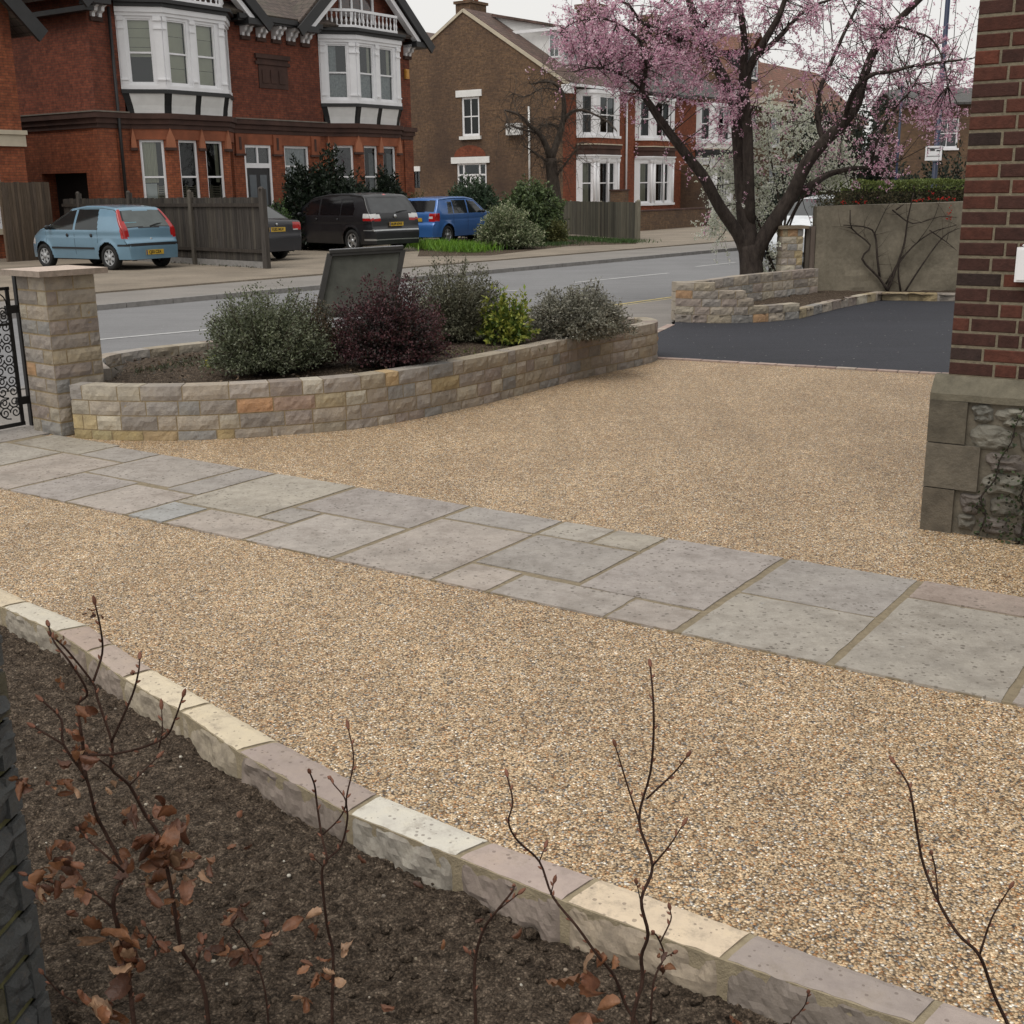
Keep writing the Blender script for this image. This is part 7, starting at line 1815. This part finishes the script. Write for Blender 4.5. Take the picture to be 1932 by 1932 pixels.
for _ in range(26000):
    s_, t_ = r.uniform(-.1, hl), r.uniform(0, 1); top = 1.80 + .05 * noise.noise(Vector((s_ * 1.5, 0, 0)))
    rr_ = .14
    if r.uniform() < .45: z = top - abs(r.normal()) * .03; w_ = r.uniform(0, .9)
    else: z = r.uniform(.7, top); w_ = abs(r.normal()) * .04 if r.uniform() < .8 else .9
    if r.uniform() < .08: s_ = abs(r.normal()) * .05; w_ = r.uniform(0, .9); z = r.uniform(.7, top)
    cr_ = max(0, z - (top - rr_)) / rr_; w_ = max(w_, rr_ * (1 - math.sqrt(max(0, 1 - cr_ * cr_)))) + .04 * noise.noise(Vector((s_ * 3, z * 3, 0)))
    P.append(hu * s_ + hv * w_ + Vector((0, 0, z))); D.append((r.normal(), r.normal() - .5, abs(r.normal()) + .2)); 
C = pal(r, [(.13, .17, .045), (.10, .13, .04), (.17, .20, .06)], len(P), .3)
zz = np.array([p.z for p in P]); C = np.where((zz < 1.62)[:, None], pal(r, [(.10, .085, .045), (.07, .08, .035), (.11, .09, .05)], len(P), .3), C)
leafcloud('foliage', P, D, .05, .028, C, m_leaf, root, 8)
mb = MB(); mb.obox(hu * .3 + hv * .12 + Vector((0, 0, .0)), hu * (hl - .3), hv * .6, Vector((0, 0, 1.68)), (.03, .03, .02)); mb.build('stems', attr_bark, root)  # solid dark core box inside the hedge, not separate stems
def dist_tree(px, Y, h, w_, label, seed):
    p = aty(px, 300, Y); p.z = 0; t = Tree('distant_bare_tree', p, label, 'tree', 'bare trees far beyond the roofs'); rg = np.random.RandomState(seed)
    t.limb([p, p + Vector((.2, 0, h * .3)), p + Vector((0, .2, h * .55))], .3, .18, 8)
    for _ in range(16):
        a = rg.uniform(0, 6.28); q = p + Vector((0, 0, h * rg.uniform(.3, .55))); e = q + Vector((math.cos(a) * w_ * rg.uniform(.3, 1), math.sin(a) * w_ * rg.uniform(.3, 1), h * rg.uniform(.2, .45)))
        t.limb([q, q.lerp(e, .5) + Vector((0, 0, -.3)), e], .10, .03, 5)
    L_ = [x for out, rad in t.limbs[1:] for x in out[2:]]
    for _ in range(420):
        e = t.twig(L_[rg.randint(len(L_))], Vector(rg.normal(size=3)) + Vector((0, 0, .9)), rg.uniform(.8, 2.2), .02, rg, 3, .4, 0, 4)
    t.done(m_barkgrey)
dist_tree(1290, 105, 17.5, 5, 'bare grey tree crown above the brown gable house roof', 3)
dist_tree(1730, 100, 13.5, 6, 'bare tree beyond the brick building at the right', 5)

# quince trained on the wall
qb = gnd(*Z7(1400, 1000)); qz = Vector((qb.x, qb.y, 0)); quince = Tree('wall_trained_quince', WA + wu * 1.5 + wn * .1, 'bare wall-trained shrub with thin dark stems and red flowers on the rendered wall', 'climber')
def qp(x, y, o=.06): a, b = Z7(x, y); return onpl(a, b, WA + wn * o, wn)
for s_, r0 in (([(1395, 985), (1340, 900), (1240, 790), (1290, 710), (1180, 610), (1170, 500)], .022), ([(1390, 985), (1440, 850), (1490, 700), (1510, 560), (1545, 400)], .022), ([(1380, 940), (1500, 760), (1640, 640), (1800, 590)], .016), ([(1470, 990), (1455, 850), (1495, 680)], .018),
             ([(1490, 990), (1600, 820), (1720, 660), (1810, 610)], .016), ([(1345, 900), (1330, 780), (1315, 640), (1250, 600), (1130, 590)], .020), ([(1420, 500), (1540, 580), (1700, 540), (1800, 545)], .012), ([(1310, 650), (1380, 500), (1420, 440)], .008), ([(1640, 620), (1740, 690), (1800, 740)], .010),
             ([(1440, 500), (1490, 465)], .014), ([(1395, 980), (1400, 920), (1460, 800), (1560, 700), (1660, 560), (1700, 450)], .010), ([(1180, 610), (1140, 600), (1060, 600)], .006)):
    quince.limb([qp(x, y, .05 + .03 * (i % 2)) for i, (x, y) in enumerate(s_)], r0, r0 * .35, 6)
rg = np.random.RandomState(6); ql = [p for out, rad in quince.limbs for p in out]
for _ in range(46): quince.twig(ql[rg.randint(len(ql))], wu * rg.normal() + Vector((0, 0, abs(rg.normal()))), rg.uniform(.12, .45), .004, rg, 3, .3, 0, 4)
quince.done(m_bark, 'stems')
P = []
for (x, y, n) in ((1130, 455, 12), (1215, 452, 5), (1255, 452, 5), (1545, 445, 4), (1575, 440, 5), (1600, 440, 4), (1640, 432, 8), (1690, 436, 7), (1720, 434, 7), (1750, 432, 6), (1780, 436, 6), (1655, 400, 5), (1760, 550, 12), (1765, 515, 6), (1770, 495, 4)):
    for _ in range(n): P.append(qp(x + rg.normal() * 9, y + rg.normal() * 5, .06 + rg.uniform(-.05, .05)) - quince.b)
leafcloud('red_flowers', P, rg.normal(size=(len(P), 3)), .032, .028, pal(rg, [(.55, .045, .03), (.42, .03, .03)], len(P), .15), m_petal, quince.root, 6)

# ivy on the plinth
ivy = Tree('plinth_ivy', hp3(.3, 0, .02), 'thin dark ivy stems climbing the rubble plinth', 'climber'); rg = np.random.RandomState(14); P = []; D = []
for path in ([(.30, .02), (.33, .12), (.30, .22), (.36, .32), (.37, .42), (.42, .52), (.43, .60), (.46, .68)], [(.50, .0), (.52, .15), (.49, .26), (.54, .38), (.53, .50)], [(.33, .14), (.26, .17)], [(.62, 0), (.64, .2), (.60, .35), (.66, .5)]):
    out = ivy.limb([hp3(s_, z, .022 + .006 * rg.normal()) for s_, z in path], .006, .002, 5)
    for p in out:
        for _ in range(5): P.append(p + Vector((rg.normal() * .014, rg.normal() * .01, rg.normal() * .018)) - ivy.b); D.append(rg.normal(size=3) + np.array(HN) * .8)
for _ in range(260):
    s_, z = .50 + rg.normal() * .07, rg.uniform(0, .38); P.append(hp3(s_, z, .025 + rg.uniform(0, .02)) - ivy.b); D.append(rg.normal(size=3) + np.array(HN))
ivy.done(m_bark, 'stems'); leafcloud('leaves', P, D, .022, .018, pal(rg, [(.03, .045, .018), (.045, .065, .025), (.02, .02, .012)], len(P), .3), m_leaf, ivy.root, 7)

# ---------- beech saplings in the foreground ----------
A9 = mp(0, 1400, 1.843); B5 = mp(600, 1500, 2.038); C6 = mp(1400, 1500, 1.8435)
def dryleaf(mb, p, d, L, r, col):
    """a curled, toothed beech leaf: small bent grid"""
    d = Vector(d).normalized(); s = d.cross(Vector(r.normal(size=3))).normalized(); n = s.cross(d); nu, nv = 8, 5; vs = []
    curl = r.uniform(-2.2, 2.4); roll = r.uniform(.6, 2.6) * r.choice([-1, 1]); cr = r.uniform(.4, 1.6)
    for i in range(nu + 1):
        u = i / nu; w_ = .36 * math.sin(math.pi * min(1, u * .94 + .03)) ** .75 * (1 - .25 * u)
        bend = curl * u; c = d * (math.sin(bend) / max(.01, abs(curl)) * math.copysign(1, curl) if abs(curl) > .05 else u) + n * ((1 - math.cos(bend)) / max(.01, abs(curl)) * math.copysign(1, curl) if abs(curl) > .05 else 0)
        for j in range(-2, 3):
            v = j / 2; a = roll * v * .9; e = w_ * (1 + .10 * (i % 2) * abs(v))
            vs.append(p + (c + s * e * math.sin(a) / max(.3, abs(roll * .9)) * math.copysign(1, roll) + n * (e * (1 - math.cos(a)) + .06 * math.sin(u * 25 + cr * 6) * abs(v) + .05 * cr * math.sin(v * 6 + u * 9 + cr))) * L)
    mb.mesh(vs, [(i * 5 + j, i * 5 + j + 1, (i + 1) * 5 + j + 1, (i + 1) * 5 + j) for i in range(nu) for j in range(4)], col, 0, True)
LC = [(.18, .075, .035), (.24, .11, .052), (.13, .050, .025), (.33, .20, .12), (.09, .038, .022), (.20, .085, .045)]
g = NG('beech_leaf'); ob = g.coord(); f = g.ramp(g.noise(ob, 45, 6, .7), [(.3, .65), (.7, 1.3)]); cc_ = g.mix(1.0, g.attr(), f, 'MULTIPLY'); g.color(cc_); g.rough(.5); g.bump(g.noise(ob, 160, 4), .5, .004)
t_ = g.n('ShaderNodeBsdfTranslucent'); g.l(cc_, t_.inputs[0]); mx = g.n('ShaderNodeMixShader'); mx.inputs[0].default_value = .18; g.l(g.p.outputs[0], mx.inputs[1]); g.l(t_.outputs[0], mx.inputs[2]); g.l(mx.outputs[0], g.out.inputs[0]); m_beech = g.mat
def sapling(label, Y, mapf, stems, leaves, seed, r0=.0042):
    b = aty(*mapf(*stems[0][0][0]), Y); b.z = -.08; t = Tree('beech_sapling', b, label, 'sapling', 'young beech whips in the soil bed'); rg = np.random.RandomState(seed); buds = MB()
    for k, (pts, ra, rb) in enumerate(stems):
        P = [aty(*mapf(x, y), Y + .03 * math.sin(i * 1.3 + k) * (i > 0) + (pts[0][1] - y) * .00004) for i, (x, y) in enumerate(pts)]
        if k == 0:
            P = [Vector((P[0].x, P[0].y, min(-.09, P[0].z - .03)))] + P
        out = t.limb(P, ra * .88, rb * .9, 8, sub=4)
        d = (out[-1] - out[-2]).normalized(); bl_ = .022
        def bud(p, d, L, w_):
            buds.lathe([(w_ * .5, 0), (w_, L * .35), (w_ * .75, L * .7), (0, L)], p - t.b, 6, (.19, .085, .055), ax=tuple(d))
        bud(out[-1], d, bl_, .0044)
        for i in range(3, len(out) - 1, 3):
            dd = (out[i + 1] - out[i]).normalized(); sd_ = dd.cross(Vector((0, 1, 0))).normalized() * rg.choice([-1, 1]); bud(out[i], (dd * 1.2 + sd_ * .9).normalized(), .013, .0027)
    t.mb.build('stem', m_twig, t.root); buds.parts('bud', attr_bark, t.root)
    if leaves:
        lf = MB()
        for (x, y, sz, n) in leaves:
            for _ in range(int(n * 2.3)):
                p = aty(*mapf(x + rg.normal() * 22, y + rg.normal() * 22), Y + rg.normal() * .03)
                c = LC[rg.randint(len(LC))]; k = rg.uniform(.8, 1.25)
                dryleaf(lf, p - t.b, (rg.normal(), rg.normal() * .6, -.5 + rg.normal() * .6), sz * rg.uniform(.8, 1.15), rg, tuple(x_ * k for x_ in c))
        lf.build('dry_leaves', m_beech, t.root)
    return t.root
sapling('leafiest beech sapling with curled brown leaves at the left of the soil bed', 2.02, A9,
    [([(590, 1932), (570, 1750), (540, 1580), (500, 1420), (515, 1330), (545, 1260), (470, 1100), (420, 1000), (380, 850), (280, 700), (270, 590), (190, 510)], .0062, .0022),
     ([(280, 700), (155, 625)], .0025, .0018), ([(380, 850), (375, 770), (395, 745), (480, 745), (620, 715), (730, 665), (770, 590), (805, 490)], .0035, .0018), ([(545, 1260), (480, 1200), (400, 1130), (350, 1080)], .003, .0016),
     ([(500, 1420), (400, 1350), (270, 1320), (120, 1275)], .0028, .0015), ([(365, 700), (350, 600), (345, 520), (385, 470), (310, 340), (240, 250), (215, 180)], .0035, .0016), ([(380, 740), (370, 760), (365, 700)], .004, .0035), ([(600, 1690), (700, 1610), (640, 1500)], .002, .0012), ([(340, 1840), (260, 1790), (190, 1710)], .002, .0014), ([(700, 715), (715, 640), (712, 545)], .0016, .001)],
    [(440, 1560, .062, 2), (590, 1640, .068, 3), (560, 1580, .045, 3), (230, 1300, .04, 3), (270, 1230, .045, 3), (190, 1340, .035, 2), (360, 1310, .035, 2), (290, 1130, .03, 2), (350, 770, .035, 3), (340, 720, .025, 2), (340, 560, .032, 2), (320, 640, .022, 2), (310, 420, .024, 1), (320, 890, .03, 2), (370, 1060, .03, 3), (400, 1850, .06, 2), (510, 1890, .055, 2), (360, 1400, .022, 1), (80, 860, .03, 3), (240, 865, .016, 1)], 3)
sapling('beech sapling with tall forked stem and clustered brown leaves beside the leafiest one', 2.10, A9,
    [([(905, 1810), (850, 1680), (800, 1600), (770, 1430), (745, 1290), (700, 1100), (640, 1010), (570, 880), (490, 805), (495, 700), (430, 500), (410, 430), (300, 290), (235, 225)], .0055, .0020),
     ([(412, 420), (450, 300), (445, 200), (420, 85)], .0028, .0016), ([(490, 690), (580, 490), (610, 380), (615, 325)], .0028, .0016), ([(490, 805), (400, 740), (385, 720)], .0022, .0012), ([(850, 1690), (880, 1620), (900, 1560)], .0022, .0014), ([(570, 880), (620, 830), (690, 760)], .0022, .0014), ([(612, 385), (590, 385)], .0015, .0012)],
    [(700, 1100, .045, 3), (660, 1160, .05, 3), (740, 1180, .05, 4), (820, 1170, .035, 3), (800, 1010, .045, 2), (820, 1290, .045, 2), (660, 1300, .06, 2), (560, 1200, .04, 2), (760, 1400, .03, 2), (560, 950, .04, 1), (560, 990, .028, 2), (680, 970, .035, 2), (570, 830, .022, 1), (890, 1215, .03, 2), (250, 225, .012, 3), (430, 130, .012, 3), (740, 1600, .028, 2), (640, 1540, .035, 2), (450, 860, .022, 1), (900, 1580, .03, 2)], 5)
sapling('low beech twig with a few brown leaves near the middle left of the soil', 2.25, A9, [([(1170, 1800), (1120, 1640), (1050, 1530), (1000, 1470)], .003, .0015), ([(1120, 1640), (1160, 1560), (1170, 1500)], .002, .0012)],
    [(1050, 1430, .035, 3), (990, 1600, .04, 2), (1060, 1640, .035, 2), (1120, 1600, .035, 2), (1160, 1530, .028, 1)], 6)
sapling('slender forked beech whip standing before the mauve edging stone', 2.12, B5,
    [([(395, 1932), (400, 1600), (370, 1450), (345, 1200), (370, 1130), (345, 1020), (320, 850), (310, 770), (288, 710)], .0042, .0018), ([(370, 1130), (440, 1060), (470, 930), (465, 830), (500, 650), (475, 495)], .0028, .0014), ([(350, 1010), (430, 930), (462, 845), (400, 760), (385, 735)], .0020, .0013), ([(345, 1160), (305, 1120)], .0016, .001)],
    [(290, 1440, .045, 2), (320, 1640, .032, 2), (440, 1545, .032, 1), (400, 1705, .032, 2), (250, 1810, .032, 2), (20, 1590, .03, 1), (80, 1490, .03, 1), (350, 1705, .012, 1)], 7)
sapling('short dark beech twig bending right in the middle of the soil bed', 2.08, B5, [([(1095, 1932), (1090, 1640), (1130, 1480), (1190, 1390), (1270, 1290), (1280, 1262)], .0046, .002), ([(1200, 1380), (1300, 1300)], .0018, .0014), ([(1088, 1620), (1060, 1585)], .0016, .001)], [], 8)
sapling('long bare beech whip leaning left with big curled leaves at its foot', 2.10, B5,
    [([(1900, 1990), (1830, 1850), (1770, 1700), (1690, 1600), (1590, 1460), (1470, 1310), (1405, 1140), (1300, 1040), (1255, 950), (1275, 850), (1250, 730)], .0042, .0018), ([(1405, 1140), (1430, 1075)], .0018, .0012), ([(1460, 1300), (1475, 1245)], .0018, .001)],
    [(1620, 1690, .075, 2), (1720, 1590, .035, 2), (1660, 1870, .06, 2)], 10)
sapling('tall beech whip with three forks standing in front of the peach edging stone', 2.06, C6,
    [([(205, 1748), (250, 1560), (245, 1450), (275, 1350), (245, 1200), (295, 1050), (235, 850), (285, 640), (300, 450), (295, 280), (285, 175)], .0052, .0020), ([(235, 850), (185, 700), (132, 525)], .0024, .0014), ([(268, 755), (390, 640), (445, 570)], .0026, .0015), ([(295, 1050), (370, 960), (425, 875)], .0024, .0014), ([(240, 1195), (225, 1130)], .0016, .001),
     ([(285, 1748), (300, 1560), (345, 1450), (320, 1370), (300, 1345)], .0028, .0016), ([(330, 1385), (375, 1290), (372, 1245)], .0020, .0014), ([(345, 1455), (385, 1435)], .0016, .0012)], [(330, 1480, .03, 2)], 11)
sapling('beech whip leaning left over the gravel at the right edge', 2.00, C6,
    [([(1900, 1850), (1860, 1748), (1800, 1620), (1735, 1445), (1640, 1350), (1555, 1210), (1490, 1050), (1460, 900), (1440, 770), (1420, 690), (1362, 600)], .0048, .0020), ([(1555, 1210), (1540, 1060), (1525, 1000)], .0024, .0014), ([(1735, 1445), (1790, 1280), (1868, 1150)], .0028, .0014)], [], 12)
sapling('tiny beech twig tip at the bottom right of the soil bed', 2.15, C6, [([(900, 1760), (940, 1700), (968, 1660), (980, 1612)], .0022, .0012)], [], 13)
# fallen leaves
rg = np.random.RandomState(77)
FL = ['in front of the white edging stone', 'below the peach edging stone', 'near the short dark twig tip', 'at the bottom edge below the slender whip', 'nearest the bottom right of the soil', 'close to the mauve edging stone', 'just below the leaf by the mauve edging stone', 'right of the leafy sapling at its middle height', 'at the foot of the two leafy saplings', 'beside the mossy pier at the left edge', 'left of the main leafy stem', 'lower left near the large curled leaves', 'behind the densest leaf cluster', 'on open soil near the left frame edge', 'under the mauve stone right of the short twig', 'between the slender whip and the short twig']
for k, (x, y) in enumerate([B5(840, 1270), B5(1270, 1505), B5(1090, 1440), B5(700, 1850), C6(690, 1745), A9(1050, 1020), A9(1040, 1140), A9(1110, 1140), A9(500, 1850), (40, 1600), A9(360, 1400), A9(640, 1800), A9(600, 1150), A9(60, 1000), B5(940, 1520), B5(560, 1150)]):
    p = gnd(x, y, -.055); mb = MB(); c = LC[rg.randint(len(LC))]; dryleaf(mb, Vector((0, 0, 0)), (rg.normal(), rg.normal(), .15), .034, rg, c)
    o = mb.build('fallen_leaf', m_beech); o.location = p; tag(o, 'small curled brown leaf on the soil ' + FL[k], 'leaf', 'fallen beech leaves on the soil')
# loose stones on the soil
r = random.Random(9); mb = MB()
while len(mb.f) < 170 * 35:
    x, y = r.uniform(-2.3, .9), r.uniform(1.7, 4.7)
    if ins_soil(x, y): c = r.choice([(.35, .31, .25), (.26, .21, .16), (.45, .42, .36), (.20, .17, .14)]); clod(mb, Vector((x, y, -.066)), r.choice([.003, .004, .004, .006]), c)
tag(mb.build('soil_pebbles', attrmat('pebble', .8)), kind='stuff')
